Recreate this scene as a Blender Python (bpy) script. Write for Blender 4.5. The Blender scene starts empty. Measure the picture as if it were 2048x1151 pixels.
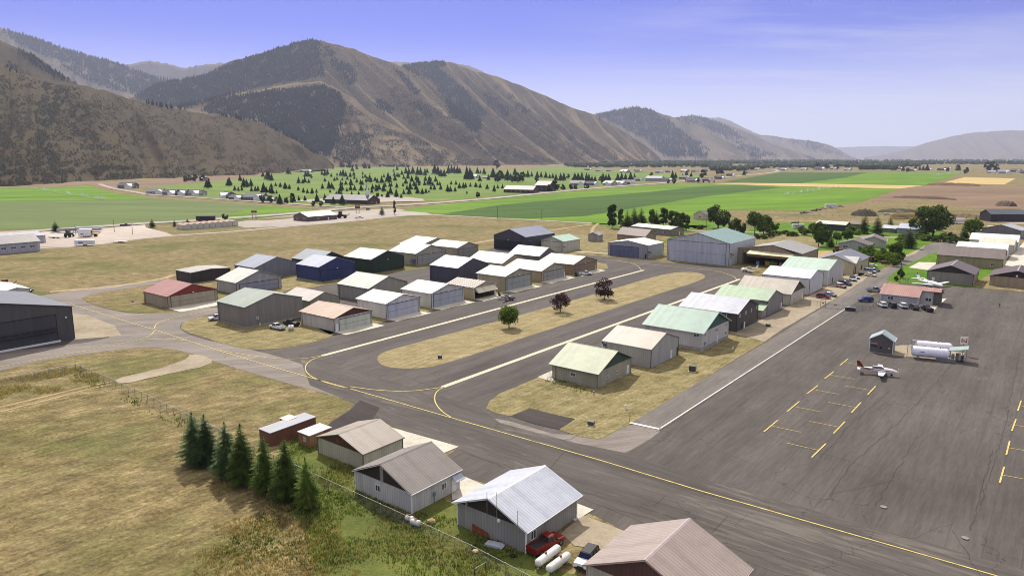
import bpy, math, random
from mathutils import Vector, Matrix, noise as mnoise
from mathutils.geometry import tessellate_polygon
from mathutils.bvhtree import BVHTree
SC = bpy.context.scene
COL = SC.collection
random.seed(7)
R_ = math.radians

# ---------------------------------------------------------------- camera
HC, FPX, CX, CY, YH = 50.0, 1425.0, 1024.0, 575.5, 314.0
TH = math.atan((CY - YH) / FPX); ST, CT = math.sin(TH), math.cos(TH)
cd = bpy.data.cameras.new('camera'); cam = bpy.data.objects.new('camera', cd); COL.objects.link(cam)
cam.location = (0, 0, HC); cam.rotation_euler = (math.pi / 2 - TH, 0, 0)
cd.sensor_fit = 'HORIZONTAL'; cd.sensor_width = 36.0; cd.lens = FPX / 2048.0 * 36.0
cd.clip_start = 1.0; cd.clip_end = 120000.0
SC.camera = cam
# ---------------------------------------------------------------- light
SUN_AZ, SUN_EL = -13.0, 47.0       # azimuth measured from +Y towards +X
w = bpy.data.worlds.new('World'); SC.world = w; w.use_nodes = True
nt = w.node_tree; nt.nodes.clear()
def wn(t, **k):
    n = nt.nodes.new(t)
    for a, b in k.items(): setattr(n, a, b)
    return n
sky = wn('ShaderNodeTexSky', sky_type='NISHITA', sun_disc=False)
sky.sun_elevation = R_(SUN_EL); sky.sun_rotation = R_(SUN_AZ); sky.altitude = 1700; sky.air_density = 1.0; sky.dust_density = 0.6; sky.ozone_density = 2.5
tc = wn('ShaderNodeTexCoord'); sep = wn('ShaderNodeSeparateXYZ'); nt.links.new(tc.outputs['Generated'], sep.inputs[0])
# thin cirrus veils: noise on the cloud-deck plane direction/elevation
dv = wn('ShaderNodeMath', operation='ADD'); dv.inputs[1].default_value = 0.06; nt.links.new(sep.outputs['Z'], dv.inputs[0])
dx = wn('ShaderNodeMath', operation='DIVIDE'); dy = wn('ShaderNodeMath', operation='DIVIDE')
for d, s in ((dx, 'X'), (dy, 'Y')): nt.links.new(sep.outputs[s], d.inputs[0]); nt.links.new(dv.outputs[0], d.inputs[1])
cmb = wn('ShaderNodeCombineXYZ'); nt.links.new(dx.outputs[0], cmb.inputs[0]); nt.links.new(dy.outputs[0], cmb.inputs[1])
mp = wn('ShaderNodeMapping'); mp.inputs['Scale'].default_value = (0.5, 1.3, 1); mp.inputs['Rotation'].default_value = (0, 0, R_(8)); mp.inputs['Location'].default_value = (3.1, 1.7, 0)
nt.links.new(cmb.outputs[0], mp.inputs[0])
cn = wn('ShaderNodeTexNoise'); cn.inputs['Scale'].default_value = 1.0; cn.inputs['Detail'].default_value = 8; cn.inputs['Roughness'].default_value = 0.62
nt.links.new(mp.outputs[0], cn.inputs['Vector'])
cr = wn('ShaderNodeValToRGB'); cr.color_ramp.elements[0].position = 0.46; cr.color_ramp.elements[1].position = 0.70
nt.links.new(cn.outputs['Fac'], cr.inputs[0])
side = wn('ShaderNodeMapRange'); side.inputs['From Min'].default_value = 0.0; side.inputs['From Max'].default_value = 0.35; nt.links.new(sep.outputs['X'], side.inputs['Value'])
cm = wn('ShaderNodeMath', operation='MULTIPLY'); nt.links.new(cr.outputs[0], cm.inputs[0]); nt.links.new(side.outputs[0], cm.inputs[1])
cm2 = wn('ShaderNodeMath', operation='MULTIPLY'); cm2.inputs[1].default_value = 0.33; nt.links.new(cm.outputs[0], cm2.inputs[0])

tint = wn('ShaderNodeMix', data_type='RGBA', blend_type='MULTIPLY'); tint.inputs[0].default_value = 1.0; tint.inputs[7].default_value = (0.42, 0.38, 1.0, 1)
nt.links.new(sky.outputs[0], tint.inputs[6])
mx = wn('ShaderNodeMix', data_type='RGBA'); mx.inputs[7].default_value = (8.4, 8.4, 9.2, 1)
nt.links.new(cm2.outputs[0], mx.inputs[0])
# unseen overhead sky mixed to a bright neutral, added as fill light
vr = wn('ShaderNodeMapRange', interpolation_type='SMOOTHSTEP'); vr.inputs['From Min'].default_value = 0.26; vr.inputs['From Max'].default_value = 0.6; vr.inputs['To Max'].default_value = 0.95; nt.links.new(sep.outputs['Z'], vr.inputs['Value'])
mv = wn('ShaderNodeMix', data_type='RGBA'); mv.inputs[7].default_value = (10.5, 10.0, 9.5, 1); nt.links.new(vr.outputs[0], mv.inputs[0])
hr_ = wn('ShaderNodeMapRange', interpolation_type='SMOOTHSTEP'); hr_.inputs['From Min'].default_value = 0.17; hr_.inputs['From Max'].default_value = 0.0; hr_.inputs['To Min'].default_value = 0.0; hr_.inputs['To Max'].default_value = 0.85; nt.links.new(sep.outputs['Z'], hr_.inputs['Value'])
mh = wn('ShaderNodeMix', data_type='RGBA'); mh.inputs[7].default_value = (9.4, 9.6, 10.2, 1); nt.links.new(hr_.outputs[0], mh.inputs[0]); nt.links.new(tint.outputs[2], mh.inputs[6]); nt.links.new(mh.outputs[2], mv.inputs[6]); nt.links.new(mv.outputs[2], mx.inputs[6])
bg = wn('ShaderNodeBackground'); bg.inputs['Strength'].default_value = 0.08
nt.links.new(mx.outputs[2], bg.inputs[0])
wo = wn('ShaderNodeOutputWorld'); nt.links.new(bg.outputs[0], wo.inputs[0])
sl = bpy.data.lights.new('sun', 'SUN'); sl.energy = 4.3; sl.angle = R_(0.5); sl.color = (1.0, 0.94, 0.86)
so = bpy.data.objects.new('sun', sl); COL.objects.link(so)
sd = Vector((math.sin(R_(SUN_AZ)) * math.cos(R_(SUN_EL)), math.cos(R_(SUN_AZ)) * math.cos(R_(SUN_EL)), math.sin(R_(SUN_EL))))
so.rotation_euler = sd.to_track_quat('Z', 'Y').to_euler(); so.location = sd * 3000
SC.view_settings.view_transform = 'Standard'; SC.view_settings.look = 'None'
SC.view_settings.exposure = 0.40; SC.view_settings.gamma = 1.0
SC.cycles.max_bounces = 5; SC.cycles.transparent_max_bounces = 12; SC.cycles.volume_bounces = 0
SC.cycles.sample_clamp_indirect = 4
SC.cycles.use_denoising = True; SC.cycles.denoiser = 'OPENIMAGEDENOISE'; SC.cycles.denoising_prefilter = 'ACCURATE'; SC.cycles.denoising_input_passes = 'RGB_ALBEDO_NORMAL'; SC.cycles.use_adaptive_sampling = False; SC.cycles.filter_width = 1.0

# ---------------------------------------------------------------- picture <-> ground
def ray(px, py):
    x = (px - CX) / FPX; y = (CY - py) / FPX
    return Vector((x, CT + y * ST, -ST + y * CT))
def G(px, py, z=0.0):
    r = ray(px, py); t = (z - HC) / r.z
    return Vector((r.x * t, r.y * t, z))
def AT(px, py, dist):
    r = ray(px, py); t = dist / r.y
    return Vector((r.x * t, dist, HC + r.z * t))
def hat(g, py):
    k = (CY - py) / FPX
    return HC + g[1] * (k * CT - ST) / (CT + k * ST)
DA = Vector((0.61636, 0.78746)); DB = Vector((0.78746, -0.61636))
ROT = math.atan2(DB.y, DB.x)

# ---------------------------------------------------------------- objects
def tag(o, label=None, cat=None, group=None, kind=None):
    if label: o['label'] = label
    if cat: o['category'] = cat
    if group: o['group'] = group
    if kind: o['kind'] = kind
    return o
def thing(name, label, cat, loc, rz=0.0, group=None, kind=None):
    o = bpy.data.objects.new(name, None); COL.objects.link(o); o.empty_display_size = 0.5
    o.location = loc; o.rotation_euler = (0, 0, rz)
    return tag(o, label, cat, group, kind)
class MB:
    def __init__(s): s.v = []; s.f = []; s.m = []
    def add(s, vs, fs, mi=0):
        n = len(s.v); s.v += [tuple(v) for v in vs]; s.f += [tuple(i + n for i in f) for f in fs]; s.m += [mi] * len(fs); return s
    def box(s, x0, x1, y0, y1, z0, z1, mi=0):
        return s.add([(x0,y0,z0),(x1,y0,z0),(x1,y1,z0),(x0,y1,z0),(x0,y0,z1),(x1,y0,z1),(x1,y1,z1),(x0,y1,z1)],
                     [(0,3,2,1),(4,5,6,7),(0,1,5,4),(1,2,6,5),(2,3,7,6),(3,0,4,7)], mi)
    def prism(s, poly, axis, a, b, mi=0):
        # poly: 2-D outline; extruded along axis from a to b
        def P(p, t):
            if axis == 'x': return (t, p[0], p[1])
            if axis == 'y': return (p[0], t, p[1])
            return (p[0], p[1], t)
        n = len(poly); vs = [P(p, a) for p in poly] + [P(p, b) for p in poly]
        fs = [tuple(range(n)), tuple(range(2 * n - 1, n - 1, -1))] + [(i, i + n, (i + 1) % n + n, (i + 1) % n) for i in range(n)]
        return s.add(vs, fs, mi)
    def tube(s, p0, p1, r0, r1=None, n=8, mi=0):
        r1 = r0 if r1 is None else r1
        p0 = Vector(p0); p1 = Vector(p1); d = (p1 - p0).normalized()
        u = d.orthogonal().normalized(); v = d.cross(u)
        vs = []
        for p, r in ((p0, r0), (p1, r1)):
            for i in range(n):
                a = 2 * math.pi * i / n; vs.append(p + (u * math.cos(a) + v * math.sin(a)) * r)
        return s.add(vs, [tuple(range(n - 1, -1, -1)), tuple(range(n, 2 * n))] + [(i, (i + 1) % n, (i + 1) % n + n, i + n) for i in range(n)], mi)
    def loft(s, rings, closed=True, caps=True, mi=0):
        n = len(rings[0]); vs = [p for r in rings for p in r]; fs = []
        for k in range(len(rings) - 1):
            for i in range(n if closed else n - 1):
                j = (i + 1) % n; fs.append((k * n + i, k * n + j, (k + 1) * n + j, (k + 1) * n + i))
        if caps: fs += [tuple(range(n - 1, -1, -1)), tuple(range((len(rings) - 1) * n, len(rings) * n))]
        return s.add(vs, fs, mi)
    def mesh(s, name, mats, smooth=False):
        me = bpy.data.meshes.new(name); me.from_pydata(s.v, [], s.f)
        for m in (mats if isinstance(mats, (list, tuple)) else [mats]): me.materials.append(m)
        if len(set(s.m)) > 1: me.polygons.foreach_set('material_index', s.m)
        if smooth: me.polygons.foreach_set('use_smooth', [True] * len(s.f))
        me.validate(); me.update(); return me
    def build(s, name, mats, parent=None, smooth=False, loc=None):
        o = bpy.data.objects.new(name, s.mesh(name, mats, smooth)); COL.objects.link(o)
        if parent: o.parent = parent
        if loc is not None: o.location = loc
        return o
def copy_tree(o, parent=None):
    c = o.copy(); COL.objects.link(c)
    if parent: c.parent = parent
    for ch in [k for k in o.children]: copy_tree(ch, c)
    return c

# ---------------------------------------------------------------- materials
def lin(c):
    if isinstance(c, (int, float)): c = (c, c, c)
    return tuple(((x / 255 / 12.92) if x / 255 <= 0.04045 else ((x / 255 + 0.055) / 1.055) ** 2.4) for x in c) + (1,)
MC = {}
class NT:
    def __init__(s, name):
        s.m = bpy.data.materials.new(name); s.m.use_nodes = True; s.t = s.m.node_tree; s.t.nodes.clear()
        s.out = s.n('ShaderNodeOutputMaterial'); s.b = s.n('ShaderNodeBsdfPrincipled'); s.l(s.b.outputs[0], s.out.inputs[0])
    def n(s, t, **k):
        x = s.t.nodes.new(t)
        for a, b in k.items(): setattr(x, a, b)
        return x
    def l(s, a, b): s.t.links.new(a, b)
    def math(s, op, a, b=None, c=None):
        x = s.n('ShaderNodeMath', operation=op)
        for i, v in enumerate((a, b, c)):
            if v is None: continue
            if isinstance(v, (int, float)): x.inputs[i].default_value = v
            else: s.l(v, x.inputs[i])
        return x.outputs[0]
    def noise(s, vec, scale, detail=4, rough=0.55, dist=0.0):
        x = s.n('ShaderNodeTexNoise'); x.inputs['Scale'].default_value = scale; x.inputs['Detail'].default_value = detail
        x.inputs['Roughness'].default_value = rough; x.inputs['Distortion'].default_value = dist
        s.l(vec, x.inputs['Vector']); return x.outputs['Fac']
    def ramp(s, fac, stops):
        x = s.n('ShaderNodeValToRGB'); e = x.color_ramp.elements
        while len(e) < len(stops): e.new(0.5)
        for k, (p, c) in enumerate(stops): e[k].position = p; e[k].color = c if len(c) == 4 else lin(c)
        s.l(fac, x.inputs[0]); return x.outputs[0]
    def mix(s, fac, a, b, mode='MIX'):
        x = s.n('ShaderNodeMix', data_type='RGBA', blend_type=mode)
        if isinstance(fac, (int, float)): x.inputs[0].default_value = fac
        else: s.l(fac, x.inputs[0])
        for i, v in ((6, a), (7, b)):
            if isinstance(v, tuple): x.inputs[i].default_value = v if len(v) == 4 else lin(v)
            else: s.l(v, x.inputs[i])
        return x.outputs[2]
    def mapping(s, vec, scale=(1, 1, 1), rot=0.0, loc=(0, 0, 0)):
        x = s.n('ShaderNodeMapping'); x.inputs['Scale'].default_value = scale; x.inputs['Rotation'].default_value = (0, 0, rot); x.inputs['Location'].default_value = loc
        if rot and tuple(scale) != (1, 1, 1):
            y = s.n('ShaderNodeMapping'); y.inputs['Rotation'].default_value = (0, 0, rot); s.l(vec, y.inputs[0]); x.inputs['Rotation'].default_value = (0, 0, 0); vec = y.outputs[0]
        s.l(vec, x.inputs[0]); return x.outputs[0]
    def pos(s): return s.n('ShaderNodeNewGeometry').outputs['Position']
    def obj(s): return s.n('ShaderNodeTexCoord').outputs['Object']
    def bump(s, h, strength=0.4, dist=0.1):
        x = s.n('ShaderNodeBump'); x.inputs['Strength'].default_value = strength; x.inputs['Distance'].default_value = dist
        s.l(h, x.inputs['Height']); s.l(x.outputs[0], s.b.inputs['Normal'])
def plain(c, rough=0.6, metal=0.0, vary=0.08, scale=1.5, spec=0.4):
    k = ('p', c, rough, metal, vary, scale)
    if k in MC: return MC[k]
    t = NT('paint'); p = t.obj()
    f = t.noise(p, scale, 5)
    a = lin(c); lo = tuple(x * (1 - vary * 1.6) for x in a[:3]) + (1,); hi = tuple(min(1, x * (1 + vary)) for x in a[:3]) + (1,)
    t.l(t.ramp(f, [(0.3, lo), (0.7, hi)]), t.b.inputs['Base Color'])
    t.b.inputs['Roughness'].default_value = rough; t.b.inputs['Metallic'].default_value = metal; t.b.inputs['Specular IOR Level'].default_value = spec
    MC[k] = t.m; return t.m
def panel(c, axis='xy', period=0.34, rough=0.55, groove=0.70, dirt=0.2, spec=0.35):
    # ribbed sheet metal: stripes along one local axis, with faint weathering
    k = ('s', c, axis, period, rough, groove)
    if k in MC: return MC[k]
    t = NT('ribbed_metal'); p = t.obj(); sp = t.n('ShaderNodeSeparateXYZ'); t.l(p, sp.inputs[0])
    u = {'x': sp.outputs[0], 'y': sp.outputs[1]}.get(axis) or t.math('ADD', sp.outputs[0], sp.outputs[1])
    pp = t.math('PINGPONG', t.math('DIVIDE', u, period), 0.5)
    g = t.n('ShaderNodeMapRange'); g.inputs['From Min'].default_value = 0.02; g.inputs['From Max'].default_value = 0.16; t.l(pp, g.inputs[0])
    g = g.outputs[0]
    a = lin(c)
    # sheet to sheet tone changes every metre or so, plus stains
    sh = t.n('ShaderNodeTexWhiteNoise', noise_dimensions='1D'); t.l(t.math('FLOOR', t.math('DIVIDE', u, 0.95)), sh.inputs['W'])
    n1 = t.noise(t.mapping(p, (1, 1, 0.25)), 0.5, 6, 0.65)
    n2 = t.noise(t.mapping(p, (1, 1, 0.12)), 2.2, 4, 0.7); f = t.math('ADD', t.math('MULTIPLY', sh.outputs[0], 0.18), t.math('ADD', t.math('MULTIPLY', n1, 0.6), t.math('MULTIPLY', n2, 0.3)))
    col = t.ramp(f, [(0.25, tuple(x * (1 - dirt * 1.7) for x in a[:3]) + (1,)), (0.6, a), (0.95, tuple(min(1, x * (1 + dirt * 0.5)) for x in a[:3]) + (1,))])
    col = t.mix(g, tuple(x * groove for x in a[:3]) + (1,), col)
    t.l(col, t.b.inputs['Base Color'])
    t.bump(g, 0.35, 0.04)
    t.b.inputs['Roughness'].default_value = rough; t.b.inputs['Specular IOR Level'].default_value = spec
    MC[k] = t.m; return t.m
def ground_mat(name, cols, s1=0.03, s2=0.35, s3=2.5, stretch=(1, 1, 1), rot=0.0, bump=0.5, bd=0.15, rough=0.95, mixf=(0.5, 0.3, 0.35)):
    t = NT(name); p = t.pos(); q = t.mapping(p, stretch, rot)
    a = t.noise(q, s1, 5, 0.6); b = t.noise(q, s2, 6, 0.62); c = t.noise(p, s3, 4, 0.7)
    f = t.math('ADD', t.math('ADD', t.math('MULTIPLY', a, mixf[0]), t.math('MULTIPLY', b, mixf[1])), t.math('MULTIPLY', c, mixf[2]))
    tot = sum(mixf); lo, hi = tot * 0.32, tot * 0.68
    st = [(lo + (hi - lo) * i / (len(cols) - 1), cc) for i, cc in enumerate(cols)]
    t.l(t.ramp(f, st), t.b.inputs['Base Color']); t.b.inputs['Roughness'].default_value = rough; t.b.inputs['Specular IOR Level'].default_value = 0.15
    if bump:
        t.bump(t.math('ADD', t.math('MULTIPLY', b, 1.5), c), bump, bd)
    return t.m
GREEN_HAY = None
# dry pasture with greener blotches
def grassland(name, dry, green, gpos, s1=0.02, mow=0.3):
    t = NT(name); p = t.pos()
    q = t.mapping(p, (1.0, 1.6, 1), R_(-12))
    a = t.noise(q, s1, 6, 0.62, 0.4); b = t.noise(q, 0.22, 6, 0.65); c = t.noise(p, 1.6, 5, 0.75); d = t.noise(p, 0.055, 4, 0.6)
    mw = t.noise(t.mapping(p, (0.10, 1.5, 1), -math.atan2(0.787, 0.616)), 0.8, 4, 0.6)
    f = t.math('ADD', t.math('MULTIPLY', b, 0.5 - 0.2 * mow), t.math('ADD', t.math('MULTIPLY', c, 0.5 - 0.2 * mow), t.math('MULTIPLY', mw, 0.4 * mow)))
    col = t.ramp(f, [(0.36, dry[0]), (0.46, dry[1]), (0.54, dry[2]), (0.65, dry[3])])
    gcol = t.ramp(f, [(0.36, green[0]), (0.52, green[1]), (0.66, green[2])])
    k = t.ramp(t.math('ADD', t.math('MULTIPLY', a, 0.65), t.math('MULTIPLY', d, 0.35)), [(gpos - 0.05, (0, 0, 0, 1)), (gpos + 0.09, (1, 1, 1, 1))])
    k2 = t.math('MULTIPLY', k, t.ramp(b, [(0.35, (0.45, 0.45, 0.45, 1)), (0.6, (1, 1, 1, 1))]))
    t.l(t.mix(k2, col, gcol), t.b.inputs['Base Color'])
    t.b.inputs['Roughness'].default_value = 0.95; t.b.inputs['Specular IOR Level'].default_value = 0.1
    t.bump(t.math('ADD', c, t.math('MULTIPLY', b, 1.6)), 0.75, 0.28)
    return t.m
M_base = grassland('pasture', [(68, 59, 40), (106, 94, 64), (134, 120, 84), (176, 160, 116)], [(54, 60, 30), (84, 92, 44), (118, 122, 62)], 0.53, 0.014, 0.6)
M_lot = grassland('dry_lawn', [(82, 74, 48), (116, 106, 72), (138, 127, 91), (168, 156, 116)], [(62, 66, 34), (90, 90, 46), (114, 110, 62)], 0.58, 0.03, 0.5)
M_median = grassland('median_lawn', [(98, 88, 60), (130, 118, 84), (148, 135, 100), (172, 160, 124)], [(84, 80, 42), (106, 98, 54), (124, 112, 64)], 0.62, 0.04, 0.8)
M_bright = grassland('garden_lawn', [(66, 88, 24), (80, 108, 28), (94, 124, 32), (120, 136, 50)], [(54, 84, 18), (68, 106, 20), (88, 128, 28)], 0.5, 0.03)
def asphalt(name, c, rot, s=(0.25, 2.2), light=1.34, dust=0.60):
    t = NT(name); p = t.pos(); a = lin(c)
    q = t.mapping(p, (s[0], s[1], 1), rot)
    n1 = t.noise(q, 0.09, 6, 0.65); n2 = t.noise(q, 0.7, 5, 0.7); n3 = t.noise(p, 0.035, 5, 0.6, 0.6); n4 = t.noise(p, 9.0, 3, 0.6)
    f = t.math('ADD', t.math('MULTIPLY', n1, 0.32), t.math('ADD', t.math('MULTIPLY', n2, 0.28), t.math('ADD', t.math('MULTIPLY', n3, 0.24), t.math('MULTIPLY', n4, 0.16))))
    dk = tuple(x * 0.68 for x in a[:3]) + (1,); lt = tuple(x * light for x in a[:3]) + (1,)
    col = t.ramp(f, [(0.40, dk), (0.50, a), (0.60, lt)])
    # paving lanes: long rectangular passes of slightly different age
    sp = t.n('ShaderNodeSeparateXYZ'); t.l(t.mapping(p, (1, 1, 1), rot), sp.inputs[0])
    lane = t.n('ShaderNodeTexWhiteNoise', noise_dimensions='2D'); lc = t.n('ShaderNodeCombineXYZ')
    t.l(t.math('FLOOR', t.math('DIVIDE', sp.outputs[1], 4.1)), lc.inputs[0]); t.l(t.math('FLOOR', t.math('DIVIDE', sp.outputs[0], 95)), lc.inputs[1]); t.l(lc.outputs[0], lane.inputs['Vector'])
    lv = t.ramp(lane.outputs[0], [(0.0, (0.93, 0.93, 0.93, 1)), (1.0, (1.05, 1.04, 1.03, 1))])
    col = t.mix(1.0, col, lv, 'MULTIPLY')
    seam = t.math('LESS_THAN', t.math('PINGPONG', t.math('DIVIDE', sp.outputs[1], 4.1), 0.5), 0.012)
    col = t.mix(t.math('MULTIPLY', seam, t.math('MULTIPLY', n3, 0.7)), col, tuple(x * 0.4 for x in a[:3]) + (1,))
    vo = t.n('ShaderNodeTexVoronoi', feature='DISTANCE_TO_EDGE'); vo.inputs['Scale'].default_value = 0.085; vd = t.n('ShaderNodeVectorMath', operation='ADD'); nz = t.n('ShaderNodeTexNoise'); nz.inputs['Scale'].default_value = 0.35; nz.inputs['Detail'].default_value = 5
    t.l(p, nz.inputs['Vector']); vm = t.n('ShaderNodeVectorMath', operation='SCALE'); vm.inputs['Scale'].default_value = 3.5; t.l(nz.outputs['Color'], vm.inputs[0]); t.l(p, vd.inputs[0]); t.l(vm.outputs[0], vd.inputs[1]); t.l(vd.outputs[0], vo.inputs['Vector'])
    ck = t.math('MULTIPLY', t.math('LESS_THAN', vo.outputs['Distance'], 0.0045), t.math('GREATER_THAN', n3, 0.5))
    col = t.mix(t.math('MULTIPLY', ck, 0.5), col, tuple(x * 0.35 for x in a[:3]) + (1,))
    n5 = t.noise(q, 0.25, 7, 0.7, 1.2)
    k = t.ramp(t.math('ADD', t.math('MULTIPLY', n5, 0.6), t.math('MULTIPLY', n3, 0.4)), [(dust, (0, 0, 0, 1)), (dust + 0.13, (1, 1, 1, 1))])
    col = t.mix(t.math('MULTIPLY', k, 0.5), col, (138, 130, 120))
    t.l(col, t.b.inputs['Base Color']); t.b.inputs['Roughness'].default_value = 0.9; t.b.inputs['Specular IOR Level'].default_value = 0.12
    t.bump(n4, 0.25, 0.02)
    return t.m
RA = -math.atan2(DA.y, DA.x); RB = -math.atan2(DB.y, DB.x)
M_apron = asphalt('asphalt_apron', (85, 80, 76), RA)
M_taxi = asphalt('asphalt_taxiway', (84, 79, 75), RB, dust=0.54)
M_taxl = asphalt('asphalt_lane', (85, 80, 77), RA, dust=0.62)
M_light = asphalt('asphalt_worn', (122, 115, 108), R_(-15), dust=0.52)
M_road = asphalt('asphalt_road', (108, 103, 98), RA, dust=0.56)
M_patch = asphalt('asphalt_patch', (62, 57, 55), RB, dust=0.7)
M_hwy = asphalt('asphalt_highway', (158, 150, 140), 0.3, dust=0.5)
M_conc = ground_mat('concrete', [(150, 144, 132), (186, 180, 166), (205, 200, 186)], 0.2, 1.0, 5, bump=0.1, bd=0.02)
M_gravel = ground_mat('gravel', [(108, 98, 82), (148, 136, 116), (172, 160, 140)], 0.08, 0.7, 4, bump=0.5, bd=0.05)
M_gravel2 = ground_mat('gravel_yard', [(140, 128, 120), (172, 160, 148), (192, 182, 170)], 0.02, 0.2, 2, bump=0.2, bd=0.05)
M_dirt = ground_mat('dirt_track', [(120, 100, 72), (158, 138, 104), (180, 160, 124)], 0.1, 0.8, 4, bump=0.3, bd=0.05)
M_fa = ground_mat('field_bright', [(56, 78, 10), (76, 106, 12), (96, 130, 18), (120, 146, 34)], 0.010, 0.05, 0.6, (0.35, 2.2, 1), R_(-25), bump=0.3, bd=0.2)
M_fb = ground_mat('field_dark', [(36, 56, 16), (50, 76, 18), (64, 92, 24), (86, 108, 38)], 0.012, 0.06, 0.6, (0.35, 2.2, 1), R_(-25), bump=0.3, bd=0.2)
M_fc = ground_mat('field_dull', [(68, 82, 42), (84, 98, 52), (96, 110, 60), (114, 126, 74)], 0.010, 0.06, 0.6, (0.35, 2.0, 1), R_(5), bump=0.3, bd=0.2)
M_golf = ground_mat('golf_turf', [(64, 84, 28), (86, 108, 40), (104, 124, 50), (138, 148, 76)], 0.006, 0.03, 0.3, (0.6, 1.4, 1), R_(10), bump=0.2, bd=0.2)
M_straw = ground_mat('stubble', [(140, 118, 72), (178, 154, 100), (200, 178, 124)], 0.01, 0.06, 0.6, (0.4, 2, 1), R_(-10), bump=0.3, bd=0.2)
M_brown = ground_mat('fallow', [(92, 76, 60), (118, 98, 78), (142, 120, 92)], 0.008, 0.05, 0.5, (0.5, 2, 1), R_(-10), bump=0.4, bd=0.3)
M_weed = ground_mat('weeds_ground', [(58, 62, 32), (82, 92, 42), (106, 110, 54), (134, 122, 80)], 0.05, 0.5, 3, bump=0.8, bd=0.3)
M_yellow = plain((196, 174, 98), 0.8, vary=0.2, scale=1.2)
M_cream = plain((192, 182, 154), 0.8, vary=0.16, scale=0.8)
M_white = plain((206, 203, 196), 0.75, vary=0.12)
M_crack = plain((60, 55, 51), 0.9)

# ---------------------------------------------------------------- ground sheets
def chaikin(p, n=2, closed=True):
    for _ in range(n):
        q = []; m = len(p)
        if not closed: q.append(p[0])
        for i in range(m if closed else m - 1):
            a, b = p[i], p[(i + 1) % m]
            q += [(a[0] * .75 + b[0] * .25, a[1] * .75 + b[1] * .25), (a[0] * .25 + b[0] * .75, a[1] * .25 + b[1] * .75)]
        if not closed: q.append(p[-1])
        p = q
    return p
def sheet(name, pts, lvl, mat, soft=0, far=False, world=False, kind='structure', ragged=0.0):
    pts3 = [(p[0], p[1]) for p in pts] if world else [tuple(G(*p)[:2]) for p in pts]
    if soft: pts3 = chaikin(pts3, soft)
    if ragged:
        q = []
        for i in range(len(pts3)):
            a = Vector(pts3[i]); b = Vector(pts3[(i + 1) % len(pts3)]); n = max(1, min(60, int((b - a).length / 1.5)))
            for k in range(n):
                c = a.lerp(b, k / n); s = mnoise.noise_vector(Vector((c.x * 0.35, c.y * 0.35, 3.0))) * ragged
                q.append((c.x + s.x, c.y + s.y))
        pts3 = q
    z = lvl * (0.12 if far else 0.012)
    vs = [Vector((x, y, z)) for x, y in pts3]
    tris = tessellate_polygon([vs])
    out = []
    for t in tris:
        a, b, c = (vs[i] for i in t)
        out.append(t if (b - a).cross(c - a).z > 0 else (t[0], t[2], t[1]))
    o = MB().add(vs, out).build(name, mat); tag(o, kind=kind); return o
def strip(name, pts, width, lvl, mat, far=False, soft=0, taper=None, world=False):
    P = [Vector(p).to_2d() if world else G(*p).to_2d() for p in pts]
    if soft: P = [Vector(p) for p in chaikin([tuple(p) for p in P], soft, False)]
    z = lvl * (0.12 if far else 0.012); vs = []; fs = []
    for i, p in enumerate(P):
        a = P[max(0, i - 1)]; b = P[min(len(P) - 1, i + 1)]; d = (b - a).normalized(); n = Vector((-d.y, d.x))
        h = width / 2 * (1 if not taper else taper[0] + (taper[1] - taper[0]) * i / (len(P) - 1))
        vs += [(p.x + n.x * h, p.y + n.y * h, z), (p.x - n.x * h, p.y - n.y * h, z)]
        if i: k = 2 * i; fs.append((k - 2, k - 1, k + 1, k))
    o = MB().add(vs, fs).build(name, mat); tag(o, kind='structure'); return o

g = MB(); S = 45000.0
g.add([(-S, -400, 0), (S, -400, 0), (S, S, 0), (-S, S, 0)], [(0, 1, 2, 3)]); tag(g.build('ground', M_base), kind='structure')
# far farmland
sheet('field', [(-500,376),(75,376),(153,373),(176,370),(200,378),(240,388),(312,397),(150,401),(-500,405)], 1, M_fa, far=True)
sheet('field', [(-500,405.3),(150,401.3),(312,397.3),(431,405),(560,413),(600,418),(596,424),(467,441),(380,445),(292,449),(180,458),(92,459),(-500,459)], 1, M_fc, far=True)
sheet('field', [(540,412),(600,418),(640,421),(600,428),(500,437),(440,441),(470,425)], 2, M_fa, far=True)
sheet('golf_turf', [(289,374),(401,366),(470,359),(552,347),(620,341),(674,336),(760,334),(825,336),(900,340),(1000,342),(1058,340),(1122,336),(1166,339),(1240,345),(1400,349),(1400,356),(1327,362),(1210,371),(1150,377),(1060,387),(1005,392),(917,399),(880,401),(752,405),(690,411),(613,411),(520,404),(431,396),(310,387)], 1, M_golf, far=True, soft=1)
sheet('field', [(800,421),(850,413),(1000,397),(1150,383),(1250,374),(1334,369),(1413,367.5),(1560,372.5),(1799,378),(1760,390),(1720,404),(1606,421.5),(1457,419.5),(1400,436),(1250,449),(1210,447),(1100,441),(1000,436),(900,429)], 1, M_fa, far=True)
sheet('field', [(880,429),(1000,410),(1150,396),(1300,384),(1413,372),(1480,371),(1565,374.5),(1400,394),(1250,419),(1170,432),(1060,437),(1000,435.5)], 2, M_fb, far=True)
sheet('field', [(1448,363),(1562,345),(1720,345),(1926,345),(1885,360),(1847,371),(1632,367),(1500,365.5)], 1, M_fa, far=True)
sheet('field', [(1448,363),(1562,345),(1735,345),(1690,355),(1600,366.5),(1500,365.5)], 2, M_fb, far=True)
sheet('stubble_strip', [(1413,367),(1500,366),(1632,367.5),(1847,371.5),(1799,377.5),(1560,372)], 2, M_straw, far=True)
sheet('hay_field', [(1882,366.7),(1930,354),(2031,357),(2009,369)], 1, M_straw, far=True)
sheet('fallow_field', [(1799,379),(1847,372),(1890,373),(2400,373),(2400,415),(1950,418),(1850,400),(1740,402)], 1, M_brown, far=True)
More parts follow.
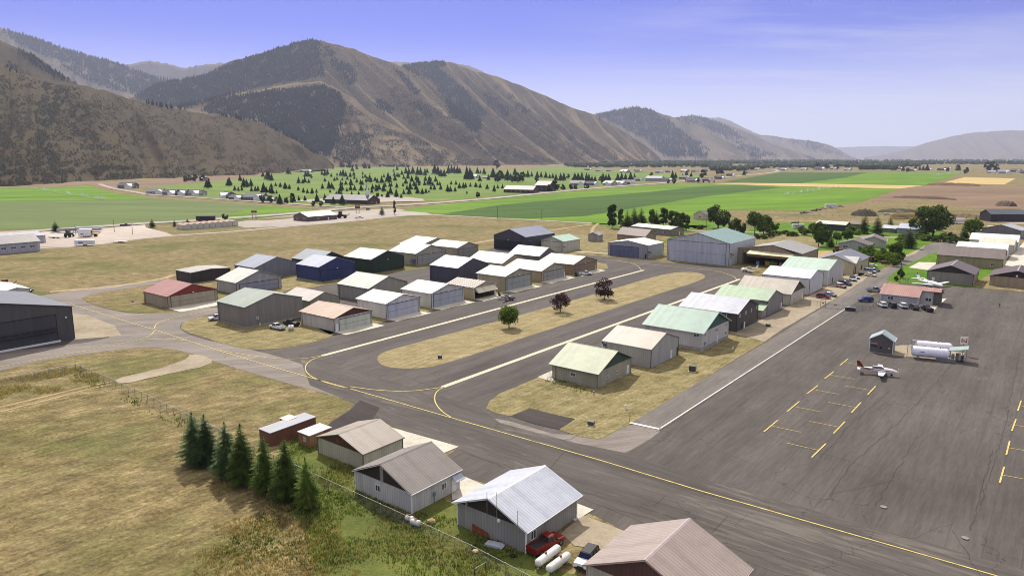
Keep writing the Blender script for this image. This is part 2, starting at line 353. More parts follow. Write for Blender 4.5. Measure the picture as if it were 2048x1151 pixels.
sheet('dirt', [(-300,362),(289,362),(401,352),(560,341),(640,336),(660,342),(552,346),(401,364),(289,373),(200,377),(176,369),(153,372)], 1, M_brown, far=True)
sheet('meadow', [(1060,336.5),(1122,333),(1166,337),(1300,343),(1300,346),(1150,343)], 3, M_golf, far=True)
sheet('meadow', [(1250,322.5),(1330,320.5),(1600,322),(1600,325),(1400,326.5),(1300,326)], 3, M_straw, far=True)
# highway and frontage roads
strip('highway', [(-500,500),(-100,473),(92,461),(167,456),(290,447),(361,443.5),(456,437),(595,427),(700,416),(800,411),(900,404),(1005,395),(1090,386),(1210,374.5),(1330,366),(1431,356),(1523,348),(1562,342),(1545,338.5),(1501,336)], 15, 4, M_hwy, far=True, soft=1)
strip('road', [(690,415),(640,412),(520,404),(431,398),(345,392),(300,390),(262,383),(230,378),(205,371),(200,368)], 9, 4, M_hwy, far=True, soft=1)
sheet('yard', [(92,461),(167,457),(290,449),(292,455),(330,464),(345,470),(260,478),(178,491),(83,494),(60,494),(60,470)], 4, M_gravel2)
sheet('yard', [(455,447),(520,437),(600,428),(700,421),(790,417),(850,424),(865,429),(795,432),(674,445),(583,452),(490,455)], 4, M_hwy)
sheet('grass_island', [(500,439),(560,434),(600,432),(580,437),(530,441)], 6, M_base)
strip('frontage_road', [(-300,520),(83,496),(178,491),(260,479),(345,471),(461,463.5),(583,452),(674,445),(795,431.5),(860,429),(900,431),(1005,436.5),(1100,441.5),(1204,447.5),(1235,450)], 6, 6, M_hwy, soft=1)
sheet('car_park', [(572,402),(640,398),(700,395),(780,392),(845,398),(850,403),(760,405),(700,406),(620,405)], 5, M_hwy, far=True)
# airfield paving
sheet('asphalt_apron', [(-200,790),(0,741),(80,722),(150,711),(230,699),(305,693),(370,702),(420,720),(560,762),(712,803),(700,818),(665,840),(655,850),(700,858),(745,838),(790,852),(918,893),(870,930),(935,955),(1190,1030),(1250,1062),(1420,1200),(1500,1500),(3600,1500),(3600,600),(2300,597),(2048,583),(1972,577),(1880,570),(1800,566),(1720,600),(1640,605),(1560,600),(1530,560),(1480,535),(1330,524),(1212,513),(1150,508),(1080,515),(1040,500),(985,496),(930,515),(850,535),(760,549),(700,562),(640,571),(590,575),(560,586),(430,612),(360,622),(270,628),(220,620),(175,606),(158,593),(330,566),(345,561),(100,587),(60,602),(-200,640)], 1, M_apron)
sheet('asphalt_worn', [(-200,790),(0,741),(80,722),(150,711),(230,699),(305,693),(370,702),(420,720),(560,762),(700,800),(880,862),(1000,900),(1100,925),(1200,930),(1290,885),(1330,855),(1260,845),(1150,880),(980,830),(900,835),(800,790),(690,762),(600,725),(510,700),(430,684),(372,668),(355,650),(385,636),(440,625),(440,612),(360,622),(270,628),(220,620),(175,606),(158,593),(345,563),(345,556),(100,585),(20,612),(20,640),(120,640),(170,640),(240,670),(150,690),(-200,720)], 2, M_light, soft=1)
sheet('asphalt_taxiway', [(600,716),(760,755),(960,815),(1000,845),(1150,885),(1250,905),(1400,955),(1700,1040),(2048,1140),(2500,1265),(2300,1400),(1950,1300),(1700,1195),(1400,1090),(1150,990),(935,905),(780,850),(730,815),(620,770)], 3, M_taxi)
sheet('asphalt_lane', [(640,690),(760,668),(880,634),(1010,596),(1150,561),(1290,528),(1410,533),(1490,556),(1460,580),(1330,635),(1200,684),(1080,735),(990,775),(930,800),(860,770),(760,735),(700,730),(640,722),(610,712)], 3, M_taxl, soft=1)
sheet('access_road', [(1255,846),(1321,860),(1440,780),(1560,700),(1690,619),(1760,575),(1840,520),(1918,488),(1930,480),(1880,484),(1858,487),(1800,520),(1745,550),(1650,612),(1560,668),(1400,762)], 4, M_road)
# grass islands, lots
sheet('grass_median', [(753,716),(758,727),(775,734),(805,737),(850,736),(905,723),(1020,684),(1150,642),(1290,596),(1395,563),(1411,555),(1409,549),(1390,544),(1355,544),(1315,551),(1200,585),(1040,630),(900,667),(800,694),(763,705)], 5, M_median, soft=1, ragged=0.15)
sheet('grass_lot', [(974,816),(979,802),(996,788),(1077,755),(1150,730),(1200,712),(1290,690),(1400,655),(1455,664),(1530,683),(1465,722),(1400,762),(1330,804),(1262,846),(1211,873),(1197,878),(1163,873),(1117,859),(1134,849),(1150,838),(1059,816),(1040,824),(1021,832),(990,826)], 5, M_lot, ragged=0.3)
sheet('asphalt_patch', [(1021,832),(1040,824),(1059,816.5),(1150,838),(1134,849),(1117,859),(1070,848)], 6, M_patch)
sheet('grass_lot', [(361,655),(366,645),(388,636),(440,628),(600,640),(670,660),(668,672),(606,690),(564,697),(497,700),(440,686),(404,673),(372,664)], 5, M_lot, soft=1, ragged=0.3)
sheet('grass_lot', [(159,593),(177,606),(224,619),(274,627),(345,625),(372,621),(432,603),(440,585),(340,566),(300,570),(230,580)], 5, M_base, soft=1, ragged=0.3)
sheet('gravel_lot', [(145,626),(175,630),(229,651),(242,671),(200,675),(150,679),(60,640)], 5, M_gravel, ragged=0.2)
sheet('grass_lot', [(746,648),(841,626),(932,604),(990,590),(1066,572),(1132,557),(1192,541),(1216,536),(1214,528),(1190,523),(1100,538),(985,562),(850,590),(700,625),(600,640),(660,668)], 5, M_lot, ragged=0.2)
sheet('grass_lot', [(560,580),(650,573),(640,562),(590,548),(560,556)], 5, M_lot, soft=1, ragged=0.3)
sheet('grass_lot', [(1040,505),(1130,511),(1200,507),(1215,515),(1215,480),(1180,470),(1000,462)], 5, M_lot, ragged=0.3)
sheet('gravel_lot', [(1430,660),(1455,665),(1530,683),(1562,660),(1645,612),(1690,585),(1745,548),(1700,545),(1640,582),(1600,600),(1560,622),(1500,650)], 5, M_gravel, ragged=0.2)
sheet('garden_lawn', [(1500,505),(1480,470),(1520,445),(1640,445),(1790,452),(1880,462),(1900,478),(1865,484),(1800,516),(1745,545),(1735,525),(1720,520),(1660,520),(1600,515)], 6, M_bright, ragged=0.4)
sheet('dirt_yard', [(1600,508),(1640,500),(1700,505),(1700,520),(1640,520),(1600,516)], 7, M_dirt, soft=1)
sheet('grass_lot', [(1500,470),(1560,468),(1650,478),(1640,495),(1560,490),(1510,500)], 7, M_lot, ragged=0.4)
sheet('garden_lawn', [(1295,492),(1330,484),(1345,470),(1260,465),(1225,455),(1180,448),(1190,444),(1330,448),(1420,452),(1360,470)], 6, M_bright, ragged=0.4)
sheet('garden_lawn', [(1375,456),(1360,440),(1420,440),(1470,452),(1440,460)], 6, M_bright, soft=1)
sheet('car_park', [(1700,560),(1735,545),(1790,520),(1830,508),(1855,488),(1820,505),(1750,530),(1735,535)], 5, M_gravel)
sheet('grass_lot', [(1770,560),(1800,536),(1860,508),(1920,488),(1960,500),(1990,520),(2000,545),(1975,577),(1880,570),(1850,570),(1800,566)], 5, M_bright, ragged=0.3)
sheet('concrete_pad', [(1817,535),(1838,524),(1873,525),(1862,541)], 8, M_conc)
sheet('grass_lot', [(1940,572),(1972,577),(2060,584),(2400,600),(2400,560),(2100,560),(1985,545)], 6, M_lot, ragged=0.3)
sheet('concrete_pad', [(2000,545),(2020,515),(2060,470),(2200,470),(2200,560)], 8, M_conc)
sheet('gravel_lot', [(1955,440),(2015,418),(2150,418),(2150,450),(2030,447),(1985,443)], 6, M_gravel2, soft=1)
strip('dirt_track', [(1500,440),(1600,441),(1750,444),(1900,445),(2100,450)], 4, 4, M_dirt)
strip('gravel_road', [(1235,450),(1300,457),(1400,462),(1500,464),(1640,470),(1800,475),(1900,481),(1960,484)], 7, 7, M_gravel)
strip('dirt_track', [(570,578),(700,528),(860,500),(985,480),(1010,476),(1100,460),(1200,446)], 3.0, 2, M_dirt, soft=1)
strip('dirt_track', [(1196,447),(1185,456),(1183,470)], 2.2, 7, M_dirt, soft=1)
strip('dirt_track', [(100,583),(230,573),(330,556),(350,548)], 3.0, 4, M_dirt)
strip('gravel_path', [(1150,503),(1216,507)], 2.2, 7, M_conc)
sheet('gravel_path', [(385,706),(425,716),(422,730),(330,748),(245,769),(226,758),(300,742),(365,722)], 5, M_gravel, soft=1, ragged=0.4)
for off in (0, 9): strip('dirt_track', [(-60,826+off),(0,814+off),(100,790+off*.9),(170,773+off*.7),(222,763+off*.5)], 0.8, 3, M_dirt, soft=1)
sheet('asphalt_spur', [(720,800),(760,815),(745,838),(700,858),(640,872),(600,880),(655,850),(700,820)], 4, M_patch)
sheet('weed_ground', [(560,860),(640,855),(720,905),(720,940),(930,1010),(935,1045),(1060,1110),(1200,1170),(1100,1400),(700,1400),(640,1151),(600,1040),(560,960)], 2, M_weed, ragged=1.5)
sheet('gravel_lot', [(1165,1030),(1250,1062),(1210,1100),(1150,1090),(1120,1068)], 6, M_gravel, ragged=0.4)
sheet('concrete_pad', [(785,855),(918,893),(866,915),(806,895),(770,870)], 7, M_conc)
sheet('concrete_pad', [(870,935),(935,955),(980,975),(905,1000),(900,960)], 5, M_conc)
sheet('concrete_pad', [(1150,1005),(1187,1019),(1150,1042),(1130,1030)], 7, M_conc)
sheet('concrete_pad', [(1075,754),(1104,741),(1112,752),(1104,763)], 8, M_conc)
sheet('concrete_pad', [(1845,597),(1893,597),(1868,620),(1835,612)], 4, M_conc)
sheet('concrete_pad', [(1735,703),(1800,690),(1830,690),(1930,706),(1910,722),(1830,714),(1805,712)], 4, M_gravel)
# painted lines
strip('taxiway_marking', [(645,711),(900,643),(1100,589.5),(1288,540)], 1.35, 6, M_cream)
strip('taxiway_marking', [(886,773.5),(1080,703),(1300,623.5),(1480,558)], 1.35, 6, M_cream)
YL = 0.24
for pts, s in (([(140,608),(159,613.4),(230,636),(308,659)],1), ([(308,659),(420,695.6),(560,738),(700,777),(905,836),(1200,920),(1400,981),(1700,1067),(1992,1151),(2300,1240)],0),
    ([(-120,757),(0,733),(156,704.7),(234.6,689),(281.5,678.6),(302,671),(309,661)],1), ([(309,657),(311,648),(330,640),(360,632),(388,627),(440,616)],1), ([(281,680),(334,677),(372,681)],1),
    ([(648,711),(620,720),(608,735),(618,752),(660,768),(700,777)],1), ([(700,773),(760,781),(820,783),(887,774)],1), ([(440,700),(500,711),(560,718),(610,717),(645,711)],1),
    ([(887,774),(871,784),(868,802),(882,822),(905,836)],1),
    ([(1283,541),(1277,532),(1261,525),(1235,521),(1196,519)],1), ([(1474,559),(1466,551),(1431,541),(1395,537),(1266,526),(1235,522)],1), ([(560,583),(620,568),(700,548),(780,530),(860,512)],0)):
    strip('taxiway_marking', pts, YL, 7, M_yellow, soft=2 if s else 0)
strip('taxiway_marking', [(1318,858),(1500,740.5),(1690,618)], 0.28, 7, M_white)
strip('taxiway_marking', [(1260,845),(1320,858)], 0.75, 7, M_white)
H = lambda x, y: (1480 + x / 3.597, 640 + y / 3.597)
for a, b, c, d in (((775,280),(720,325),(755,303),(915,330)), ((675,370),(608,422),(645,395),(825,425)), ((560,470),(482,530),(530,500),(710,532)), ((427,585),(340,657),(390,622),(585,660)),
    ((272,720),(172,803),(235,763),(437,806)), ((975,475),(918,537),(943,504),(753,473)), ((870,592),(802,665),(833,628),(635,590)), ((755,730),(672,815),(710,769),(500,727)), ((618,888),(515,987),(567,937),(340,884)),
    ((2022,580),(1998,652),(2012,615),(2190,640)), ((1985,713),(1955,797),(1973,755),(2190,790)), ((1940,870),(1915,970),(1929,918),(2190,960)), ((1900,1055),(1868,1170),(1885,1113),(2190,1170))):
    m = strip('tie_down_marking', [H(*a), H(*b)], 0.25, 7, M_yellow); strip('tie_down_marking', [H(*c), H(*d)], 0.14, 6, M_yellow)
# cracks and sealed joints in the old paving
rnd = random.Random(3)
def crack(pts, wd=0.05):
    P = [G(*p).to_2d() for p in pts]; q = []
    for a, b in zip(P, P[1:]):
        n = max(2, int((b - a).length / 1.2))
        for k in range(n): c = a.lerp(b, k / n); q.append((c.x + rnd.uniform(-.22, .22), c.y + rnd.uniform(-.22, .22)))
    q.append(tuple(P[-1])); strip('pavement_crack', q, wd, 8, M_crack, world=True)
for c in (((1400,1014),(1450,1028),(1600,1075),(1760,1128),(1850,1160)), ((1457,1032),(1424,1064)), ((1450,1000),(1200,925),(1060,880)), ((930,905),(1100,965),(1300,1020),(1560,1100),(1700,1151)),
    ((1100,936),(1128,905)), ((1330,992),(1307,1013)), ((1640,1005),(1672,985),(1790,960)), ((1660,990),(1700,930),(1780,860),(1850,790),(1910,720)), ((1835,870),(1750,1010)), ((1985,900),(1940,1060)),
    ((2040,700),(2010,850),(1960,1010)), ((1130,880),(1180,860),(1325,858),(1500,742)), ((1200,1010),(1330,1045),(1560,1130)), ((1560,872),(1640,905),(1740,935)), ((1905,1060),(1960,1151)),
    ((1780,780),(1700,850),(1640,915)), ((690,795),(760,800),(830,815))): crack(c)
# ---------------------------------------------------------------- buildings
M_glass = plain((52, 60, 68), 0.12, vary=0.1, spec=0.8)
M_dark = plain((30, 30, 32), 0.7)
M_trimd = plain((48, 42, 40), 0.5)
M_trimw = plain((222, 222, 220), 0.5)
M_found = plain((150, 148, 142), 0.9, vary=0.2)
M_steel = plain((150, 152, 154), 0.45, metal=0.6)
M_rust = plain((128, 70, 40), 0.8, vary=0.3)
M_black = plain((22, 22, 24), 0.6)
def wallbox(mb, side, u0, u1, z0, z1, o0, o1, W=0, D=0):
    if side == 'R': mb.box(o0, o1, u0, u1, z0, z1)
    elif side == 'L': mb.box(-u1, -u0, -o1, -o0, z0, z1)
    return mb
def window(par, side, u, z, ww, hh, frame=None, name='window'):
    f = MB(); t = 0.09
    for a, b, c, d in ((u - ww/2 - t, u + ww/2 + t, z - t, z), (u - ww/2 - t, u + ww/2 + t, z + hh, z + hh + t), (u - ww/2 - t, u - ww/2, z, z + hh), (u + ww/2, u + ww/2 + t, z, z + hh), (u - .03, u + .03, z, z + hh)):
        wallbox(f, side, a, b, c, d, 0.012, 0.07)
    fo = f.build(name, frame or M_trimw, par)
    wallbox(MB(), side, u - ww/2, u - .03, z, z + hh, 0.012, 0.035).build('pane', M_glass, fo)
    p = MB(); wallbox(p, side, u + .03, u + ww/2, z, z + hh, 0.012, 0.035); p.build('pane', M_glass, fo)
def mandoor(par, side, u, col=None, hh=2.1, ww=0.95, base=0.1):
    d = wallbox(MB(), side, u - ww/2, u + ww/2, base, base + hh, 0.012, 0.06).build('door', col or M_trimw, par)
    wallbox(MB(), side, u + ww/2 - .16, u + ww/2 - .08, base + hh*.45, base + hh*.52, 0.061, 0.1).build('handle', M_dark, d)
def bifold(par, side, u0, u1, hh, mat, fr=None, line=True, base=0.05):
    d = MB(); m = base + (hh - base) * 0.5
    wallbox(d, side, u0, u1, base, m - .05, 0.014, 0.10); wallbox(d, side, u0, u1, m + .03, hh, 0.014, 0.10)
    do = d.build('hangar_door', mat, par)
    f = MB(); wallbox(f, side, u0 - .12, u1 + .12, hh, hh + .14, 0.012, 0.15); wallbox(f, side, u0 - .12, u0, base, hh, 0.012, 0.13); wallbox(f, side, u1, u1 + .12, base, hh, 0.012, 0.13)
    if line: wallbox(f, side, u0, u1, m - .05, m + .03, 0.014, 0.06)
    f.build('door_frame', fr or M_trimd, do)
def building(name, label, cat, loc, rz, W, D, H, Hr, gable, wall, roof, gcol=None, oh=0.35, trim=None, group=None, rp=0.5, found=0.0, open_side=None, cap=None, flat=False, wp=0.5, gableL=True):
    t = thing(name, label, cat, (loc[0], loc[1], 0), rz, group)
    wm = panel(wall, 'xy', wp) if isinstance(wall, tuple) else wall
    b = MB()
    k = 0.12
    if flat:
        b.add([(-W,0,0),(0,0,0),(0,D,0),(-W,D,0),(-W,0,Hr),(0,0,Hr),(0,D,H),(-W,D,H)], [(0,1,5,4),(1,2,6,5),(2,3,7,6),(3,0,4,7)])
        b.build('wall', wm, t)
        r = MB(); o = oh; s = (H - Hr) / D
        r.prism([(-o, Hr - o*s + .01), (D + o, H + o*s + .01), (D + o, H + o*s + k), (-o, Hr - o*s + k)], 'x', -W - o, o); r.build('roof', panel(roof, 'x', rp) if isinstance(roof, tuple) else roof, t)
        return t
    if open_side is None:
        if gable == 'R': b.prism([(0,0),(D,0),(D,H),(D/2,Hr),(0,H)], 'x', -W, 0)
        else: b.prism([(-W,0),(0,0),(0,H),(-W/2,Hr),(-W,H)], 'y', 0, D)
    else:
        # hollow building: thin walls, opening (u0,u1,h) on the given side
        side, u0, u1, oh_ = open_side; q = 0.15
        if gable == 'R':
            b.box(-W, 0, 0, q, 0, H); b.box(-W, 0, D-q, D, 0, H); b.prism([(0.151,0),(D-.151,0),(D-.151,H),(D/2,Hr-.02),(0.151,H)], 'x', -W, -W+q)
            b.box(-q, -.001, q+.001, u0, 0, H-.02); b.box(-q, -.001, u1, D-q-.001, 0, H-.02)
            b.prism([(u0,oh_),(u1,oh_),(u1,H),(D/2,Hr-.02),(u0,H)], 'x', -q, -.002)
        else:
            b.box(-q, 0, 0, D, 0, H); b.box(-W, -W+q, 0, D, 0, H); b.prism([(-W+.151,0),(-.151,0),(-.151,H),(-W/2,Hr-.02),(-W+.151,H)], 'y', D-q, D-.001)
            b.box(-u0, -q-.001, .001, q, 0, H-.02); b.box(-W+q+.001, -u1, .001, q, 0, H-.02)
            b.prism([(-u1,oh_),(-u0,oh_),(-u0,H),(-W/2,Hr-.02),(-u1,H)], 'y', .002, q)
    b.build('wall', wm, t)
    if gcol:
        gm = panel(gcol, 'xy', wp); gb = MB(); e = .05
        for (a0, a1) in (((0.004, 0.05), (-W - .05, -W - .004)) if gable == 'R' else ((-.05, -.004), (D + .004, D + .05))):
            if gable == 'R': gb.prism([(-.01,H-e),(D+.01,H-e),(D/2,Hr-.03)], 'x', a0, a1)
            else: gb.prism([(-W-.01,H-e),(.01,H-e),(-W/2,Hr-.03)], 'y', a0, a1)
        gb.build('gable', gm, t)
    # roof: two pitched slabs
    L_ = D if gable == 'R' else W
    sl_ = (Hr - H) / (L_ / 2); r = MB(); o = oh
    # outline across the ridge
    e0 = H - o * sl_
    ol = [(-o, e0 + .01), (L_/2, Hr + .01), (L_ + o, e0 + .01), (L_ + o, e0 + k), (L_/2, Hr + k), (-o, e0 + k)]
    rm = roof if not isinstance(roof, tuple) else panel(roof, 'x' if gable == 'R' else 'y', rp)
    if gable == 'R': r.prism(ol, 'x', -W - o, o)
    else: r.prism([(p[0] - L_, p[1]) for p in ol], 'y', -o, D + o)
    ro = r.build('roof', rm, t)
    c = MB(); cw = 0.22
    cl = [(L_/2 - cw, Hr + k - cw*sl_ + .006), (L_/2, Hr + k + .006), (L_/2 + cw, Hr + k - cw*sl_ + .006), (L_/2, Hr + k + .05)]
    if gable == 'R': c.prism(cl, 'x', -W - o - .01, o + .01)
    else: c.prism([(p[0] - L_, p[1]) for p in cl], 'y', -o - .01, D + o + .01)
    c.build('ridge_cap', plain(cap, 0.5) if cap else rm, ro)
    if trim is not False:
        tm = trim or M_trimd; tb = MB()
        for x, y in ((0, 0), (-W, 0), (0, D), (-W, D)):
            tb.box(x - .07, x + .07, y - .07, y + .07, 0.02, H - .04)
        # fascia boards under the rakes
        for s in ((0, 1) if gable == 'R' else (0, 1)):
            pass
        fl = [(-o, e0 - .10), (L_/2, Hr - .10), (L_ + o, e0 - .10), (L_ + o, e0 + .008), (L_/2, Hr + .008), (-o, e0 + .008)]
        if o > .08:
            if gable == 'R': tb.prism(fl, 'x', o - .05, o - .005); tb.prism(fl, 'x', -W - o + .005, -W - o + .05)
            else:
                f2 = [(p[0] - L_, p[1]) for p in fl]; tb.prism(f2, 'y', -o + .005, -o + .05); tb.prism(f2, 'y', D + o - .05, D + o - .005)
        tb.build('trim', tm, t)
    # gutters along the eaves and a downspout at the corner
    gu = MB(); gm2 = trim if trim else (M_trimw if (isinstance(wall, tuple) and sum(wall) > 430) else M_trimd)
    if gable == 'R': gu.box(-W - o, o, -o - .09, -o + .005, e0 - .02, e0 + .09)
    else: gu.box(o - .005, o + .09, -o, D + o, e0 - .02, e0 + .09)
    gu.build('gutter', gm2, t)
    if D > 13 and W > 10:
        if gable == 'L': MB().box(.012, .10, D - .9, D - .8, .1, H - .2).build('downspout', gm2, t)
        else: MB().box(-W + .8, -W + .9, -.10, -.012, .1, H - .2).build('downspout', gm2, t)
    if found:
        fb = MB(); fb.box(-W - .06, .06, -.06, D + .06, 0, found); fb.build('foundation', M_found, t)
    return t
BLD = {}
def hangar(key, label, N, L, R, apex, gable, wall, roof, H=None, Ng=None, rot=0.0, scale=None, cat='hangar', name='hangar', group='hangars of the airfield', sx=1, D=None, W=None, door=None, apron=None, doors=(), wins=(), **k):
    # N, L, R: eave corners in the photograph (near, left, right); Ng: ground y (or point) under N; all turned into metres
    if Ng is not None:
        g = G(*Ng) if isinstance(Ng, tuple) else G(N[0], Ng); H = hat(g, N[1]); org = g.to_2d()
    else: org = G(N[0], N[1], H).to_2d()
    rz = ROT + R_(rot); xd = Vector((math.cos(rz), math.sin(rz))); yd = Vector((-math.sin(rz), math.cos(rz)))
    if W is None: W = (org - G(L[0], L[1], H).to_2d()).dot(xd)
    if D is None: D = (G(R[0], R[1], H).to_2d() - org).dot(yd)
    gx = org + (yd * D / 2 if gable == 'R' else -xd * W / 2)
    Hr = hat((gx.x, gx.y), apex) if apex else H + 0.2 * (D if gable == 'R' else W) / 2
    Hr = max(Hr, H + 0.4)
    t = building(name, label, cat, org, rz, W, D, H, Hr, gable, wall, roof, group=group, **k)
    span = D if gable == 'R' else W
    if door:   # (side, f0, f1, height fraction, colour)
        s, f0, f1, fh, dc = door; ln = D if s == 'R' else W
        bifold(t, s, ln * f0, ln * f1, H * fh, panel(dc, 'xy', 0.6, groove=0.85))
    for s, f, *c in doors: mandoor(t, s, (D if s == 'R' else W) * f, *c)
    for s, f, z, ww, hh in wins: window(t, s, (D if s == 'R' else W) * f, z, ww, hh)
    if door:
        s, f0, f1, fh, dc = door; ln = D if s == 'R' else W; um = ln * (f0 + f1) / 2
        wallbox(MB(), s, um - .25, um + .25, H * fh + .25, H * fh + .5, .012, .35).build('wall_lamp', M_trimw, t)
    if apron:
        s, a = apron; o = MB()
        if s == 'R': o.add([(0.1, -.3, 0.085), (a, -.3, 0.085), (a, D + .3, 0.085), (0.1, D + .3, 0.085)], [(0, 1, 2, 3)])
        ao = o.build('concrete_pad', M_conc); ao.location = (org.x, org.y, 0); ao.rotation_euler = (0, 0, rz); tag(ao, kind='structure')
    BLD[key] = (t, W, D, H, Hr, org, rz); print('B', key, 'W%.1f D%.1f H%.1f Hr%.1f' % (W, D, H, Hr))
    return t
DG = (64, 66, 70); LG = (184, 184, 178)
# --- lots left of the loop
hangar('H1', 'beige hangar with red metal roof and red gable at the junction of taxiways', (336.8,592.7), (283.6,581.8), (428.5,576.5), 567.5, 'R', (160,150,130), (164,120,112), Ng=616.4, gcol=(128,52,40), trim=plain((110,44,36),.6), door=('R',.06,.94,.97,(160,152,132)), doors=[('R',.18)], apron=('R',9))
hangar('H2', 'black metal hangar with pale front roof slope behind the red roofed one', (381.3,545.7), (345,540.8), (462,535.6), 537.3, 'R', (58,54,50), (150,148,138), H=4.2, oh=.1, trim=False)
hangar('H3', 'light grey hangar with white roof and wide closed door behind the green-grey roofed hangar', (473.7,565), (428.5,558.3), (561.8,551.7), 540.8, 'R', (160,160,158), (200,200,190), Ng=588.5, door=('R',.07,.93,.8,(142,148,160)))
hangar('H4', 'blue-grey hangar with blue-grey roof left of the blue hangar', (508.9,536), (462.5,530.3), (587,522.6), 513.5, 'R', (118,122,130), (146,152,164), H=5.2, oh=.12)
hangar('H6', 'black hangar with pale roof standing behind the blue hangar', (633,523), (580.7,516.3), (687.8,514), 503, 'R', (44,48,48), (150,158,162), H=4.6, oh=.12)
hangar('H5', 'deep blue hangar with silver roof', (638.5,534.5), (584.3,528.9), (708.8,524), 514.5, 'R', (50,62,106), (168,174,186), Ng=563.9, oh=.15, trim=plain((26,34,80),.5), found=.35, door=('R',.05,.95,.72,(48,60,102)), doors=[('R',.88)])
hangar('H7', 'dark green hangar with pale roof and white entrance door', (742.4,519.4), (687.8,512.4), (803.3,509.3), 500.9, 'R', (38,58,42), (196,196,184), Ng=547, oh=.15, trim=plain((26,40,30),.5), found=.3, door=('R',.05,.95,.8,(38,58,42)), doors=[('R',.83)])
hangar('H9', 'tan hangar with white roof at the back of the left hangar rows', (840,491.4), (796.3,487.2), (881,480), 475.7, 'R', (150,146,134), (200,198,190), H=3.6, oh=.15)
hangar('H8', 'tan hangar with mottled white roof and small blue awning', (832.2,507.2), (780.2,500.9), (889.3,498.4), 489.3, 'R', (164,160,142), (196,196,188), Ng=531.3, door=('R',.05,.95,.84,(150,152,146)))
hangar('H10', 'grey-tan hangar with grey roof between the mottled roofed and charcoal hangars', (915.6,495.6), (866.2,489.3), (959.7,490), 484, 'R', (156,152,138), (172,168,156), Ng=515.5, door=('R',.05,.95,.84,(140,138,128)), doors=[('R',.8)])
hangar('H11', 'charcoal hangar with slate roof and wide dark door at the far end of the rows', (1050.4,474.4), (985.3,469.4), (1109.5,466), 458.2, 'L', (66,66,74), (122,128,144), Ng=(1051,503), oh=.15, door=('L',.12,.95,.66,(34,36,48)))
hangar('H12', 'pale hangar with mint green roof beside the charcoal hangar', (1125.6,482.7), (1075,480), (1163.2,477.6), 472.6, 'L', (186,184,168), (158,186,166), Ng=504.4, door=('L',.05,.95,.9,(186,182,164)), doors=[('L',.13)])
hangar('H13', 'grey hangar with bright white roof behind the tan roofed hangar', (1078.3,512.8), (1017,506.6), (1120.2,506.6), 495.2, 'R', (108,104,102), (210,208,202), H=4.2, oh=.15)
hangar('H17', 'tan hangar with off-white roof in the row behind the mint roofed hangar', (1004.2,527.4), (951.6,516.3), (1055.8,518.8), 508.5, 'R', (168,158,130), (206,206,198), H=4.2, oh=.15)
hangar('H19', 'slate blue hangar with silver-white roof behind the open hangar', (915.6,536.6), (855,530.3), (977.5,526), 516, 'R', (72,74,86), (206,210,212), Ng=567, oh=.15, trim=plain((44,46,54),.6))
hangar('H25', 'grey hangar with ribbed pale grey roof in the second row', (737.8,576.9), (672.7,567), (811.7,562.2), 552.3, 'R', (140,138,130), (176,182,172), Ng=604.5, rp=.8)
hangar('H24', 'small grey-green hangar with pale pinkish roof behind the brown roofed hangar', (618.5,602.3), (581.8,588.5), (678.4,591.2), 583.9, 'R', (136,134,120), (190,182,174), H=3.6, oh=.12)
hangar('H14', 'tan hangar with beige roof at the end of the front row beside the parked pickup', (1146,529), (1080,521.4), (1191.1,518.8), 512.8, 'R', (150,130,104), (186,174,160), Ng=549.6, door=('R',.07,.93,.84,(132,116,94)), doors=[('R',.93)], apron=('R',5))
hangar('H15', 'tan hangar with taupe roof and grey closed door in the front row', (1082.6,542), (1016,532.2), (1131,531.7), 525.3, 'R', (168,158,130), (172,166,156), Ng=564, door=('R',.1,.93,.84,(148,148,142)), doors=[('R',.95)], apron=('R',5))
hangar('H16', 'tan hangar with pale mint ribbed roof in the front row', (1010.6,552.8), (951,546), (1065,542), 536.7, 'R', (160,154,132), (172,190,170), Ng=582.2, rp=.8, door=('R',.06,.94,.84,(150,156,150)), doors=[('R',.86)], apron=('R',5))
hangar('H18', 'open tan hangar with brown and white striped roof and door folded up as a canopy', (948.1,574.8), (899,566), (989,567), 562, 'R', (176,164,138), (186,170,156), Ng=598.5, rp=1.3, open_side=('R',.5,11.2,2.9), D=12, apron=('R',5), trim=M_trimw)
hangar('H20', 'off-white hangar with white roof and grey closed door left of the open hangar', (863,586.5), (801.2,577.5), (931.3,573.3), 567.7, 'R', (196,194,186), (198,196,188), Ng=616, door=('R',.06,.95,.88,(164,170,178)), doors=[('R',.9)], apron=('R',5))
hangar('H21', 'white hangar with bright white roof and lilac-white door', (772.8,607), (710.3,597), (839,592.8), 588, 'R', (206,206,202), (214,212,204), Ng=638, found=.15, door=('R',.05,.95,.88,(180,182,194)), doors=[('R',.9)], apron=('R',5))
hangar('H22', 'white hangar with brown roof, brown gable and cream door framed in brown', (669,636.4), (596.5,622.7), (745.5,620.6), 614.7, 'R', (192,188,178), (176,152,132), Ng=663.7, gcol=(84,52,44), trim=plain((80,52,44),.6), door=('R',.13,.96,.84,(190,196,178)), doors=[('R',.07)], apron=('R',5.5))
hangar('H23', 'tall grey hangar with green-grey roof beside the parked white pickups', (492,614.3), (433.8,601.7), (601.7,593.3), 586, 'R', (128,124,118), (146,156,144), Ng=655.7, oh=.3, trim=False, found=.3, wins=[('R',.2,2.0,.5,.7)], doors=[('R',.96,M_steel)])

